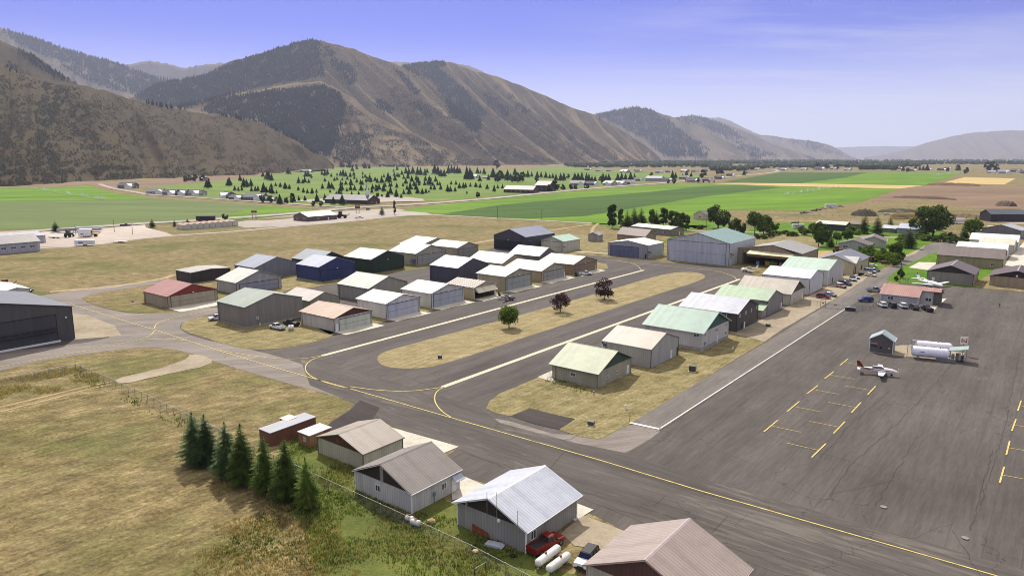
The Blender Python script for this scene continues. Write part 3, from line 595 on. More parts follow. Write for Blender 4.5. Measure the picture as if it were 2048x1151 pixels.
# --- row right of the loop
hangar('R1', 'beige hangar with pale yellow-green roof and green gable nearest the ramp corner', (1194,744), (1104.6,725.5), (1259.6,713.5), 701.3, 'R', (160,156,136), (160,166,136), Ng=776.7, gcol=(52,78,70), oh=.75, trim=plain((70,92,80),.6), wins=[('L',.53,1.7,1.3,.7),('R',.28,1.3,.7,.6),('R',.57,1.3,.7,.6)], doors=[('R',.9)])
hangar('R2', 'grey-white hangar with pinkish brown roof', (1301.4,698.3), (1200.4,682.5), (1358,673.8), 666, 'R', (164,164,160), (178,164,150), Ng=736, oh=.15, rp=.8, doors=[('R',.73),('R',.97,M_trimd)])
hangar('R3', 'two storey white building with mint green roof, green gable and many windows', (1403.2,664), (1283,649), (1456,639.5), 624, 'R', (190,188,184), (136,162,148), Ng=702, gcol=(48,88,76), oh=.7, trim=plain((180,190,182),.6), found=.9, wins=[('R',.1,3.7,.9,.8),('R',.1,1.2,1.0,1.0),('R',.52,3.6,1.7,.8),('R',.9,3.7,.9,.8),('R',.9,1.3,1.0,1.0),('L',.1,3.7,1.5,.7)], doors=[('R',.57)])
hangar('R4', 'dark brown-grey hangar with silver roof and cream windows', (1472.2,626.6), (1357,612.5), (1510.7,606.5), 598.3, 'R', (74,70,66), (178,180,190), Ng=665.3, oh=.5, trim=M_black, found=.25, wins=[('R',.13,4.3,.6,.9),('R',.4,4.3,.6,.9),('R',.66,4.3,.6,.9),('R',.92,4.5,.6,.9),('L',.22,4.2,1.5,1.3)], doors=[('R',.24,M_black),('R',.36)])
hangar('R5', 'grey hangar with light green roof and lower green roofed lean-to', (1533,602), (1428.3,589.9), (1567.6,588), 580, 'R', (128,126,124), (156,176,146), Ng=(1533,632), oh=.15, rp=.8, doors=[('R',.93)])
hangar('R6', 'cream hangar with ribbed tan roof and brown gable', (1579.5,587), (1483,572), (1606.5,574), 561.2, 'R', (196,192,170), (170,162,148), Ng=610.4, gcol=(74,66,58), oh=.5, rp=.8, wins=[('R',.3,1.4,.7,.7),('R',.55,1.4,.7,.7)], doors=[('R',.9)])
hangar('R7', 'white hangar with silver-white roof in the row along the access road', (1617.8,557.7), (1520.5,549.8), (1645.7,545.4), 539.7, 'R', (196,198,200), (196,202,218), Ng=590, oh=.12, trim=M_trimd, found=.3)
hangar('R8', 'white hangar with pale green roof beside the cream shop building', (1654.9,541), (1562,532.7), (1686,527.4), 519.6, 'R', (190,190,184), (172,192,176), Ng=570.4, oh=.15, trim=M_trimw, wins=[('R',.14,1.3,.8,1)], doors=[('R',.3,M_dark)])
hangar('R9', 'cream shop building with blue-grey roof and pale dormer over its entrance', (1706.6,527.4), (1640,514.7), (1740.8,513.3), 510.0, 'L', (190,182,146), (118,120,130), Ng=549.8, oh=.4, trim=M_trimd, name='shop', cat='shop', doors=[('R',.5,M_dark,2.6,2.2),('R',.1,M_rust,3.4,2.6)], wins=[('R',.72,1,.8,1.2)])
hangar('R10', 'open tan maintenance hangar with its big door raised as a canopy', (1602.1,507.9), (1480.7,500), (1638.7,496.7), 489.7, 'L', (138,126,106), (148,146,140), Ng=(1602,538), oh=.2, open_side=('L',4,34,5.4), trim=M_trimd)
hangar('R11', 'huge grey-white hangar with teal roof and tall two panel door', (1457,487.4), (1329.3,479.2), (1507.6,474.5), 465.9, 'L', (184,188,190), (120,146,142), Ng=531.5, oh=.15, rp=.9, door=('L',.05,.97,.97,(176,182,190)))
hangar('R12', 'blue-grey fronted hangar with white roof left of the huge hangar', (1295,491), (1212.7,485.3), (1328,484.6), 481, 'L', (148,150,156), (206,206,196), Ng=517.5, oh=.15, door=('L',.22,.95,.8,(96,102,128)), doors=[('L',.05,M_dark)])
# --- row in the foreground
hangar('T2', 'foreground hangar with tan roof, brown gable and pale walls left of the middle one', (727.2,907), (634,873), (804,874), 868, 'L', (176,176,156), (148,138,126), Ng=941, gcol=(82,54,44), oh=.25, trim=plain((92,74,66),.6), wins=[])
hangar('T3', 'foreground white hangar with taupe ribbed roof, dark gable and small awning', (824,985), (712,938), (921,938), 927, 'L', (186,186,182), (124,116,110), Ng=1027.5, gcol=(50,44,42), oh=.35, trim=M_trimw, wins=[('L',.58,1.4,.9,.9),('R',.66,1.3,.9,.9)], doors=[('R',.88)])
hangar('T4', 'foreground grey ribbed hangar with shiny silver roof and white ridge cap', (1051.9,1056), (916,1001), (1154,988), 994, 'L', (140,140,134), (176,180,190), Ng=1106, gcol=(50,42,42), oh=.6, trim=M_trimw, cap=(226,226,228), wins=[('R',.13,1.4,1.0,1.1)])
def PX(p):
    d = Vector((p[0], p[1], (p[2] if len(p) > 2 else 0) - HC)); zc = d.y * CT - d.z * ST; yc = d.y * ST + d.z * CT
    return CX + FPX * d.x / zc, CY - FPX * yc / zc
def place(name, label, cat, px, W, D, H, Hr, gable, wall, roof, rot=0.0, **k):
    org = G(*px).to_2d(); t = building(name, label, cat, org, ROT + R_(rot), W, D, H, Hr, gable, wall, roof, **k); return t
def XY(o, x, y, rz=ROT):
    xd = Vector((math.cos(rz), math.sin(rz))); yd = Vector((-xd.y, xd.x)); return o + xd * x + yd * y
# T5: nearest roof, cut by the lower frame
tH = 3.6; bl = G(1263.5,1048.9,tH).to_2d(); tl = G(1164.4,1127.6,tH).to_2d(); tr = G(1509.8,1134,tH).to_2d()
tW = (tr - bl).dot(DB) - .8; tD = (bl - tl).dot(DA) - .8; org = tl + DB * (tW + .4) + DA * .4
ap = org - DB * tW / 2; tHr = hat((ap.x - DA.x*.4, ap.y - DA.y*.4), 1118.7) - .1
print('T5', tW, tD, tHr)
t5 = building('hangar', 'foreground hangar with dusty pink ribbed roof cut by the bottom edge of the photo', 'hangar', org, ROT, tW, tD, tH, max(tHr, 5.6), 'L', (172,168,154), (152,138,130), gcol=(88,62,60), oh=.4, trim=plain((176,150,150),.6), group='hangars of the airfield', cap=(176,160,160))
# H27: the large charcoal hangar at the left edge
e = G(150,677).to_2d(); D27 = 46.0; o27 = e - DA * D27
lo, hi = 0.0, D27
for _ in range(40):
    m = (lo + hi) / 2; q = e - DA * m
    if PX((q.x, q.y, 0))[0] > 0: lo = m
    else: hi = m
q = e - DA * lo; s27 = (hat((q.x, q.y), 606) - 9.3) / lo; print('H27 slope', s27, lo)
h27 = building('hangar', 'very large charcoal hangar with a tall dark bifold door at the left edge', 'hangar', o27, ROT, 34, D27, 9.3, 9.3 + max(.06, s27) * D27 / 2, 'R', (82,80,80), (88,92,102), oh=.35, trim=M_black, group='hangars of the airfield', wp=.4)
bifold(h27, 'R', 4, D27 - 4.2, 7.6, panel((66,66,70), 'xy', .4), M_black)
wb = MB(); wb.box(.25, .75, 3.5, D27 - 3.8, .05, .5); wb.build('door_foot', M_trimw, h27)
wallbox(MB(), 'R', D27 - 1.9, D27 - 1.5, 6.3, 6.7, .01, .3).build('wall_lamp', M_trimw, h27)
tr27 = MB()
for k in range(30):
    y0 = 4 + k * (D27 - 8.2) / 30; y1 = y0 + (D27 - 8.2) / 30
    tr27.tube((.5, y0, 2.9 if k % 2 else 3.9), (.5, y1, 3.9 if k % 2 else 2.9), .06, n=5)
tr27.box(.42, .58, 4, D27 - 4.2, 3.88, 4.02); tr27.box(.42, .58, 4, D27 - 4.2, 2.78, 2.92); tr27.build('door_truss', M_black, h27)
place('hangar', 'white roofed building just showing behind the very large charcoal hangar', 'building', (10,597), 20, 8, 2.6, 3.4, 'R', (190,190,186), (206,208,210), oh=.2)
# T1: brown box shed group
b0 = G(542,893); hT = hat(b0, 866.3); t1 = building('shed', 'tall brown box shed with flat grey metal roof behind the spruces', 'shed', b0.to_2d(), ROT, 3.4, 9.6, hT + .15, hT, 'R', (112,74,58), (150,152,160), flat=True, oh=.1, found=.2)
b1 = G(620,895.5); hS = hat(b1, 871.5); t2 = building('shed', 'low tan shed with silver roof attached beside the brown box shed', 'shed', b1.to_2d(), ROT, 3.2, 4.6, hS + .1, hS, 'R', (150,112,80), (176,180,190), flat=True, oh=.15, found=.2)
window(t2, 'L', 1.4, 1.0, .6, .6); mandoor(t2, 'R', 3.6, M_rust)
b2 = (b0.to_2d() - DB * 3.55 + DA * 9.4); building('shed', 'cream roofed shed half hidden behind the brown box shed', 'shed', b2, ROT, 2.4, 5.5, hT - .25, hT - .3, 'R', (120,78,60), (214,206,180), flat=True, oh=.1) if False else None
bb = G(576,841,2.6).to_2d(); building('shed', 'cream roofed lean-to shed half hidden behind the brown box shed', 'shed', bb - DA * .2, ROT, 2.2, 2.0, 2.7, 2.6, 'R', (120,78,60), (214,206,180), flat=True, oh=.1)
# right side of the airfield
S2 = hangar('S2', 'tan hangar with dark brown roof and dark boarded gable behind the white jet', (1944.8,548.9), (1854,542.2), (1960,536.5), 530.7, 'L', (140,134,122), (96,86,84), Ng=572, D=19, gcol=(52,42,42), oh=.5, trim=plain((60,48,46),.6), cap=(170,160,156), doors=[('L',.86)])
S3 = place('hangar', 'tan hangar with brown roof and round vent in its dark gable at the right edge', 'hangar', (2085,580), 17, 19, 4.0, 6.6, 'L', (158,142,114), (84,68,68), gcol=(50,38,38), oh=.5, trim=plain((60,48,46),.6), cap=(170,160,156), group='hangars of the airfield')
MB().tube((-8.5, -.06, 4.6), (-8.5, -.12, 4.6), .38, n=16).build('vent', M_trimw, S3)
hangar('S4', 'long tan building with brown roof behind the brown gabled hangar', (2004,518.3), (1873,510), (2016,512), 499, 'R', (150,138,108), (112,100,96), Ng=539.5, D=17, oh=.3, trim=M_trimd, wins=[('L',.15,1.5,1.2,1.2)])
hangar('S5', 'white hangar with white roof behind the long brown roofed building', (2014,500.5), (1912.3,493.5), (2030,494), 488.7, 'R', (196,200,204), (222,222,216), H=4.8, D=17, oh=.2)
hangar('S6', 'cream roofed hangar between the two white roofed hangars', (2028,490), (1958,485), (2040,480), 478.5, 'R', (190,186,170), (206,200,182), H=4.8, D=18, oh=.2)
hangar('S7', 'white roofed hangar farthest in the right hand row', (2036,484), (1940,477.5), (2050,474), 470.5, 'R', (196,198,198), (220,220,214), H=4.8, D=20, oh=.2)
g8 = G(2040,478); building('barn', 'grey metal barn with silver roof at the right edge beyond the white roofed row', 'barn', g8.to_2d(), ROT + R_(-18), 22, 14, 5.2, 8, 'L', (116,116,118), (160,164,170), oh=.3)
g9 = G(1992,472); building('shed', 'low silver roofed lean-to beside the grey metal barn', 'shed', g9.to_2d(), ROT + R_(-18), 14, 10, 3.0, 4.2, 'R', (150,148,146), (176,178,184), oh=.3)
g10 = G(2062,444); building('barn', 'black metal barn on the gravel yard at the right edge', 'barn', g10.to_2d(), R_(-6), 30, 16, 6, 9, 'R', (48,46,50), (74,80,92), oh=.3)
# shop dormer
t9, W9, D9, H9, Hr9, o9, r9 = BLD['R9']
sl9 = (Hr9 - H9) / (W9 / 2); dm = MB(); y0, y1 = 1.0, 12.0; ym = 6.5; hz = H9 + .55; back = (Hr9 - .5 - H9) / sl9
dm.add([(.55, y0, H9 - .1), (.55, y1, H9 - .1), (.55, ym, H9 + 2.3), (-(2.35) / sl9, ym, H9 + 2.3)], [(0, 2, 3), (1, 3, 2), (0, 1, 2)])
dm.build('dormer', panel((186,184,178), 'y', .6), t9)
po = MB(); po.box(.02, 4.2, 7.5, 14.5, .1, .5); po.build('porch_slab', M_conc, t9)
# R5 lean-to
t5b, W5, D5, H5, Hr5, o5, r5 = BLD['R5']
ln = MB(); ln.prism([(0,0),(-4.2,0),(-4.2,2.5),(0,3.7)], 'x', -7.5, -.02); ln.build('lean_to', panel((150,146,134), 'xy', .5), t5b)
lr = MB(); lr.prism([(-.02,3.72),(-4.5,2.45),(-4.5,2.57),(-.02,3.84)], 'x', -7.8, .25); lr.build('lean_to_roof', panel((158,184,146), 'x', .8), t5b)
window(t5b, 'R', -2.1, 1.0, .9, 1.0)
# open hangar canopies, contents
t18, W18, D18, H18, Hr18, o18, r18 = BLD['H18']
cp = MB(); cp.prism([(.05, 2.95), (1.9, 2.35), (1.98, 2.43), (.05, 3.10)], 'y', .5, 11.2); cp.prism([(1.9, 2.36), (1.98, 2.43), (.08, 3.95), (.05, 3.85)], 'y', .5, 11.2)
cp.build('hangar_door', panel((214,206,180), 'y', .6), t18)
st = MB(); ss = (Hr18 - H18) / (D18 / 2)
for k in range(9):
    x = -W18 + .6 + k * 1.45; st.prism([(-.3, H18 - .3*ss + .14), (D18/2 - .3, Hr18 + .115 - .3*ss + .02), (D18/2 - .3, Hr18 + .15 - .3*ss + .02), (-.3, H18 - .3*ss + .17)], 'x', x, x + .42)
st.build('roof_stripe', plain((112,70,52), .7), t18)
t10, W10, D10, H10, Hr10, o10, r10 = BLD['R10']
cp = MB(); cp.add([(-5, -.1, 6.4), (-33, -.1, 6.9), (-33, -4.4, 5.7), (-5, -4.0, 5.5), (-5, -.1, 6.3), (-33, -.1, 6.8), (-33, -4.4, 5.6), (-5, -4.0, 5.4)], [(0,1,2,3),(7,6,5,4),(0,3,7,4),(1,5,6,2),(2,6,7,3)])
c2 = MB()
W = W10
def cpq(a): return [(p[0] * W / 37.5, p[1], p[2]) for p in a]
cp.v = cpq(cp.v); cp.build('hangar_door', panel((214,204,168), 'x', .8), t10)
c2.add(cpq([(-4.6,-4.0,5.5),(-33.4,-4.4,5.7),(-33.4,-3.0,4.3),(-4.6,-2.8,4.2),(-4.6,-3.9,5.5),(-33.4,-4.3,5.7),(-33.4,-2.9,4.3),(-4.6,-2.7,4.2)]), [(0,1,2,3),(7,6,5,4),(0,3,7,4),(1,5,6,2),(2,6,7,3),(0,4,5,1)])
c2.build('door_lower_panel', panel((150,136,112), 'x', .8), t10)
for (fx, hh, ww, cc, lb) in ((.75,1.6,1.4,(150,160,190),'blue-grey crate standing inside the open maintenance hangar'),(.58,2.0,2.2,(206,162,60),'yellow tarpaulin crate standing inside the open maintenance hangar'),(.5,2.2,1.4,(70,170,70),'bright green crate standing inside the open maintenance hangar'),(.44,1.8,1.2,(176,110,90),'salmon crate standing inside the open maintenance hangar'),(.36,1.7,1.2,(160,160,160),'grey crate standing inside the open maintenance hangar')):
    bx = MB(); z = XY(o10, -W10 * fx, 2.0); bx.box(-ww/2, ww/2, -.6, .6, 0, hh); bx.box(-ww/2-.04, ww/2+.04, -.64, .64, hh, hh + .08)
    q = bx.build('crate', plain(cc, .7)); q.location = (z.x, z.y, 0.03); q.rotation_euler = (0, 0, ROT); tag(q, lb, 'crate', 'crates inside the open hangar')
# light fittings, awnings and small wall pieces
def awning(t, side, u, z, ww, dd, col):
    a = MB()
    if side == 'R': a.prism([(.02, z), (dd, z - dd * .6), (dd, z - dd*.6 + .06), (.02, z + .08)], 'y', u - ww/2, u + ww/2)
    else: a.prism([(-.02, z), (-dd, z - dd * .6), (-dd, z - dd*.6 + .06), (-.02, z + .08)], 'x', -u - ww/2, -u + ww/2)
    a.build('awning', panel(col, 'y' if side == 'R' else 'x', .35), t)
T3 = BLD['T3'][0]; awning(T3, 'R', BLD['T3'][2] * .9, 2.9, 1.9, 1.3, (170,176,186))
v = MB(); v.box(-BLD['T3'][1]*.5-.35, -BLD['T3'][1]*.5+.35, -.09, -.055, 3.2, 5.6); v.build('gable_panel', panel((140,134,126),'xy',.34), T3)
mb_ = MB(); mb_.box(.02, .2, 4.3, 4.7, 1.1, 1.7); mb_.tube((.1, 4.5, 0), (.1, 4.5, 1.1), .04); mb_.build('meter_box', M_steel, T3)
awning(BLD['H8'][0], 'L', 1.5, 2.9, 2.6, 1.6, (46,66,120))
awning(BLD['R11'][0], 'R', 2.2, 5.6, 1.4, 1.5, (40,40,44)); awning(BLD['H12'][0], 'R', 1, 3, 1, .6, (60,60,60)); awning(BLD['R12'][0], 'R', 1.2, 3.6, 1.4, 1.4, (40,40,44)); awning(BLD['H11'][0], 'R', 3, 6, 2, 1.2, (60,64,74))
awning(BLD['R2'][0], 'L', BLD['R2'][1] - .7, 4.0, 1.3, 1.2, (60,64,70))
T2 = BLD['T2'][0]; v = MB(); v.box(-6.6, -5.9, -.1, -.055, 3.2, 3.8); v.build('vent', M_rust, T2)
T4 = BLD['T4'][0]; W4, D4 = BLD['T4'][1:3]
for x, z0, z1 in ((-W4*.5, 3.2, 7.0), (-W4*.36, 3.0, 7.4), (-W4*.07, 3.2, 6.0)): MB().tube((x, -.68, z0), (x, -.68, z1), .035, n=6).build('antenna_mast', M_steel, T4)
v = MB(); v.tube((-W4*.8, -.75, 3.6), (-W4*.8, -.75, 4.5), .13, n=10); v.tube((-W4*.8, -.75, 4.5), (-W4*.8, -.75, 4.65), .2, .06, n=10); v.build('flue', M_steel, T4)
v = MB(); v.tube((-W4*.33, -.7, 3.6), (-W4*.33, -.8, 3.6), .25, n=12); v.build('dish', M_trimw, T4)
v = MB(); v.prism([(-W4*.76, 0), (-W4*.53, 0), (-W4*.53, .75), (-W4*.76, 1.15)], 'y', -.2, -.06); tag(v.build('rusty_sheet', M_rust, T4))
# concrete slabs etc. terminal with the red roof
tg = G(1834.9,611.5); tH1 = hat(tg, 593.8); tW1 = (tg.to_2d() - G(1760,587,tH1).to_2d()).dot(DB)
tt = building('terminal', 'white terminal building with red metal roof and stone porch by the parked cars', 'building', tg.to_2d(), ROT, tW1, 12.5, tH1, tH1 + 2.6, 'R', (178,178,172), (164,124,114), oh=.4, trim=M_trimw, rp=.6, found=.4)
window(tt, 'L', tW1 - 3.2, 1.3, 1.6, 1.1)
HR1 = tH1 + 2.6; k1 = 2.6 / 6.25
ew = MB(); yy = 4.4; ew.prism([(yy, 0), (12.5, 0), (12.5, tH1), (6.25, HR1 - .02), (yy, HR1 - (6.25 - yy) * k1)], 'x', .01, 5.6); ew.build('porch_wall', panel((176,176,172), 'xy', .5), tt)
er = MB(); er.prism([(yy - .6, HR1 - (6.85 - yy) * k1 + .02), (6.25, HR1 + .02), (12.9, tH1 - .15), (12.9, tH1 - .02), (6.25, HR1 + .15), (yy - .6, HR1 - (6.85 - yy) * k1 + .15)], 'x', .42, 6.1); er.build('porch_roof', panel((164,124,114), 'x', .6), tt)
sp = MB(); sp.box(3.9, 6.0, yy - .25, yy - .01, .02, HR1 - .95); sp.box(5.65, 6.0, yy, 8.0, .02, HR1 - .95); sp.build('stone_pier', ground_mat('field_stone', [(50,46,42),(90,86,80),(120,116,108)], .8, 2.5, 6, bump=.6, bd=.08), tt)
f = MB()
for a, b, c, d in ((1.5,3.4,1.2,1.28),(1.5,3.4,2.4,2.48),(1.5,1.58,1.28,2.4),(3.32,3.4,1.28,2.4),(2.41,2.49,1.28,2.4)): f.box(a, b, yy - .07, yy - .012, c, d)
fo = f.build('window', M_trimw, tt)
for a in (1.58, 2.49): MB().box(a, a + .83, yy - .045, yy - .012, 1.28, 2.4).build('pane', M_glass, fo)
hd = MB(); hd.box(.8, 3.8, yy - 1.2, yy - .5, .0, .75); 
# pump hut
hg = G(1784.4,708.5); hh1 = hat(hg, 681.7)
hut = building('pump_hut', 'small grey hut with grey-green roof and orange lettered sign on the ramp', 'hut', hg.to_2d(), ROT + R_(4), 5.4, 4.6, hh1, hh1 + 1.6, 'L', (98,96,94), (150,166,166), oh=.3, trim=M_trimw)
sg = MB(); sg.box(-5.2, -3.6, -.1, -.02, 2.2, 2.45); sg.build('sign_board', plain((206,140,110), .6), hut); MB().box(-5.0, -3.7, -.1, -.02, 1.5, 2.0).build('notice_panel', plain((64,58,58), .6), hut)
MB().box(-2.9, -2.5, -.12, -.02, 1.2, 1.7).build('hose_reel', M_black, hut); MB().box(-1.0, -.6, -.12, -.02, 1.4, 1.6).build('notice_plate', M_trimw, hut)
window(hut, 'R', 2.4, 1.2, .7, .8)
# other buildings in the middle distance: (name,label,cat, px ground N, W,D,H,Hr,gable,wall,roof,rot)
MID = [
 ('shed','small grey garden shed standing alone in the dry grass beside the brown barn','shed',(1196,483.5),6.5,7,4.2,5.6,'L',(150,148,136),(140,140,142),8),
 ('barn','long low barn with dark brown roof near the blue-grey fronted hangar','barn',(1290,485),22,10,3.8,7.4,'R',(150,134,110),(96,74,66),-12),
 ('house','low flat roofed house with a wide window front below the dark tree row','house',(1340,472),32,14,4.2,5.6,'R',(132,128,112),(196,194,184),-12),
 ('house','cream gabled cottage beside the round tree at the end of the tree row','house',(1412,440),12,10,4.2,7.2,'L',(196,188,160),(110,104,100),-10),
 ('shed','white roofed open pole barn on the green lawn','barn',(1690,462.5),20,9,4.4,6.0,'R',(64,62,62),(206,202,186),-8),
 ('shed','small brown shed behind the pole barn','shed',(1722,458),8,8,3.4,5,'R',(120,104,90),(112,100,94),-8),
 ('house','pale house with brown roof and white fascia near the access road','house',(1771,496),13,17,3.8,6.2,'L',(172,170,156),(118,104,98),10),
 ('house','grey walled garage with brown roof in front of the pale house','garage',(1735,503),15,12,3.6,5.8,'L',(160,162,156),(112,100,96),0),
 ('shed','grey shed with silver roof among the garden trees','shed',(1790,466),9,8,3,4.6,'R',(120,116,108),(176,180,188),-14),
 ('house','silver roofed cottage among the garden trees','house',(1836,470),13,9,4,6.6,'R',(150,150,156),(170,178,194),-14),
 ('shed','small open animal shelter near the right hand barns','shed',(1995,462),6,5,2.6,3.2,'R',(96,84,76),(180,180,180),-8),
 ('house','brown roadside store with wide white roof in the gravel yard','store',(616.4,443),19,28,3.8,6.8,'L',(96,82,76),(206,202,192),0),
 ('church','brown brick church with grey roof and white steeple beside the golf course','church',(735,409),58,22,4.5,9.5,'R',(74,50,46),(98,96,100),12),
 ('house','large dark lodge with several gables beside the highway','lodge',(1066,386.5),46,20,5,10,'R',(66,46,42),(92,82,78),12),
 ('house','dark timber lodge wing with tall gable beside the highway trees','lodge',(1098,383),24,22,9,15,'R',(60,46,42),(100,92,90),8),
 ('house','blue-grey metal roofed store beside the highway bend','store',(1322,363),34,24,7,11,'R',(160,160,168),(140,144,156),8),
 ('house','white roofed farm building far across the hay field','barn',(1781,333),90,30,10,15,'R',(190,190,188),(220,220,216),-20),
]
for (n, lb, c, px, W, D, H, Hr, ga, wc, rc, ro) in MID:
    dist = G(*px).y; q = place(n, lb, c, px, W, D, H, Hr, ga, wc, rc, rot=ro, oh=.5, trim=M_trimw if sum(wc) > 380 else M_trimd, rp=.8, wp=.8)
    ln = W
    if dist < 1200 and 'barn' not in lb:
        nw = max(1, int(W / 7)) if n == 'house' else 1
        for i in range(nw): window(q, 'L', W * (i + .5) / nw, H * .38, min(2.4, W * .16), min(1.4, H * .3))
        if n in ('house', 'church'): window(q, 'R', D * .35, H * .38, 1.6, 1.2); mandoor(q, 'R', D * .7)
    if c == 'church':
        s = MB(); s.box(-9.3, -6.7, 9.7, 12.3, 8.5, 14); s.build('steeple_tower', M_trimw, q)
        s = MB(); s.tube((-8, 11, 14), (-8, 11, 23), 1.2, .05, n=8); s.build('steeple', M_trimw, q)
# open fronts of the pole barn
# golf course and highway houses (far, small)
hr = random.Random(5)
HOUSES = [(325,388,20),(350,391,20),(371,391,20),(398,391.5,20),(452,397,22),(482,400,18),(525,401,22),(548,402,16),(405,362,26),(265,377,24),(622,345,26),(710,329,22),(748,331,16),(610,343,20),
 (952,356,22),(978,357,16),(1168,371,24),(1196,371,24),(1222,371,22),(1245,370,22),(1270,369,22),(1288,362,20),(1345,362,20),(1378,358,22),(1400,365,24),(1425,362,20),(1450,358,20),
 (1184,341,26),(1204,343,24),(1226,343,26),(1252,346,28),(1285,344,26),(1325,346,24),(1345,345,22),(1372,344,26),(1396,344,24),(1420,342,22),(1470,352,20),(1500,346,18),(1520,340,24),(1545,337,24),(1575,341,26),(1594,338,24),(1612,340,22),(1650,340,36),(1672,339,28),(1700,341,24),
 (1790,338,26),(1805,338,20),(1832,342,18),(1865,341,26),(1892,341,24),(1903,338,20),(1990,346,22),(2000,345,12),(2020,347,30),(2040,344,30),(2060,347,26),(1985,345,16)]
proto = []
cols = [((110,106,110),(70,68,74),'grey'), ((176,172,164),(84,80,84),'pale walled'), ((92,74,62),(74,64,60),'brown'), ((160,158,160),(150,150,156),'silver roofed')]
for wc, rc, _ in cols:
    p = building('house', 'x', 'house', (0, 0), 0, 16, 10, 3.4, 6.4, 'R', wc, rc, oh=.6, trim=False)
    for i in (.25, .7): window(p, 'L', 16 * i, 1.1, 1.8, 1.2)
    window(p, 'R', 3, 1.1, 1.4, 1.2); mandoor(p, 'R', 6.5)
    wg = MB(); wg.prism([(0,0),(0,3.2),(-3,5.2),(-6,3.2),(-6,0)][::-1], 'y', -3.5, -.01); wg.build('front_wing', p.children[0].data.materials[0], p)
    wr = MB(); wr.prism([(.5,3.0),(-3,5.3),(-6.5,3.0),(-6.5,3.15),(-3,5.45),(.5,3.15)][::-1], 'y', -4.0, 3.2); wr.build('front_wing_roof', p.children[1].data.materials[0], p)
    proto.append(p)
used = set()
for i, (x, y, wd) in enumerate(HOUSES):
    ci = hr.choice([0,0,1,2,3]) if i > 7 else [1,0,0,1,0,2,0,2][i]
    p = proto[ci]; q = p if ci not in used else copy_tree(p); used.add(ci)
    l = G(x, y); q.location = (l.x, l.y, 0); q.rotation_euler = (0, 0, hr.choice([-.4, -.2, .1, -.9]) + hr.uniform(-.1, .1)); s = wd / 16 * hr.uniform(.9, 1.1); q.scale = (s, s, s * .9)
    zone = 'beside the golf course lane' if y > 385 else 'near the foot of the sagebrush hills' if x < 800 else 'along the highway beyond the golf course' if y > 350 else 'in the distant town across the fields'
    tag(q, '%s family house with gabled roof %s' % (cols[ci][2], zone), 'house', '%s houses %s' % (cols[ci][2], zone))
# storage sheds row
for lb, e_, W_, D_, H_, r_ in (('long white building with grey shingle roof and four small windows at the left edge', (81,502), 16, 60, 5.6, 8.8), ('long pale metal building behind the white building at the left edge', (92,485), 26, 70, 4.6, 6.0)):
    q = building('house', lb, 'building', G(*e_).to_2d() - DA * D_, ROT, W_, D_, H_, r_, 'L', (170,172,182), (104,96,96) if W_ == 16 else (160,160,164), oh=.5, trim=M_trimw, wp=.8, found=.5)
    if W_ == 16:
        for i in range(5): window(q, 'R', D_ - 3.5 - i * 4.4, 2.6, 2.2, .9)
g00 = G(371, 459.5).to_2d()
for k in range(9):
    g0 = g00 + DA * 4.5 * k
    q = building('storage_unit', 'x', 'shed', g0.to_2d(), ROT, 12, 4.3, 3.2, 4.1, 'R', (196,192,180), (190,158,136), oh=.1, trim=False)
    tag(q, ('leftmost' if k == 0 else 'rightmost' if k == 8 else 'inner') + ' white storage unit with tan roof in the roadside row', group='storage units in the roadside row')
# ---------------------------------------------------------------- mountains
def hillmat(name, cols, s=(0.0016, 0.02, 0.14), bush=(46, 46, 34), bth=0.56, bump=1.0, bd=3.0):
    t = NT(name); p = t.pos()
    a = t.noise(p, s[0], 5, 0.6); b = t.noise(p, s[1], 6, 0.65); c = t.noise(p, s[2], 5, 0.75)
    f = t.math('ADD', t.math('MULTIPLY', a, 0.45), t.math('ADD', t.math('MULTIPLY', b, 0.35), t.math('MULTIPLY', c, 0.2)))
    col = t.ramp(f, [(0.36, cols[0]), (0.47, cols[1]), (0.56, cols[2]), (0.66, cols[3])])
    k = t.ramp(t.math('ADD', t.math('MULTIPLY', c, 0.5), t.math('ADD', t.math('MULTIPLY', b, 0.25), t.math('MULTIPLY', a, 0.25))), [(bth - 0.05, (0, 0, 0, 1)), (bth + 0.04, (1, 1, 1, 1))])
    t.l(t.mix(t.math('MULTIPLY', k, 0.85), col, bush), t.b.inputs['Base Color']); t.b.inputs['Roughness'].default_value = 0.95; t.b.inputs['Specular IOR Level'].default_value = 0.05
    t.bump(t.math('ADD', t.math('MULTIPLY', b, 2.0), c), bump, bd); return t.m
MTN = []
def lerp_list(L, t):
    x = t * (len(L) - 1); i = min(int(x), len(L) - 2); f = x - i
    return tuple(a + (b - a) * f for a, b in zip(L[i], L[i + 1]))
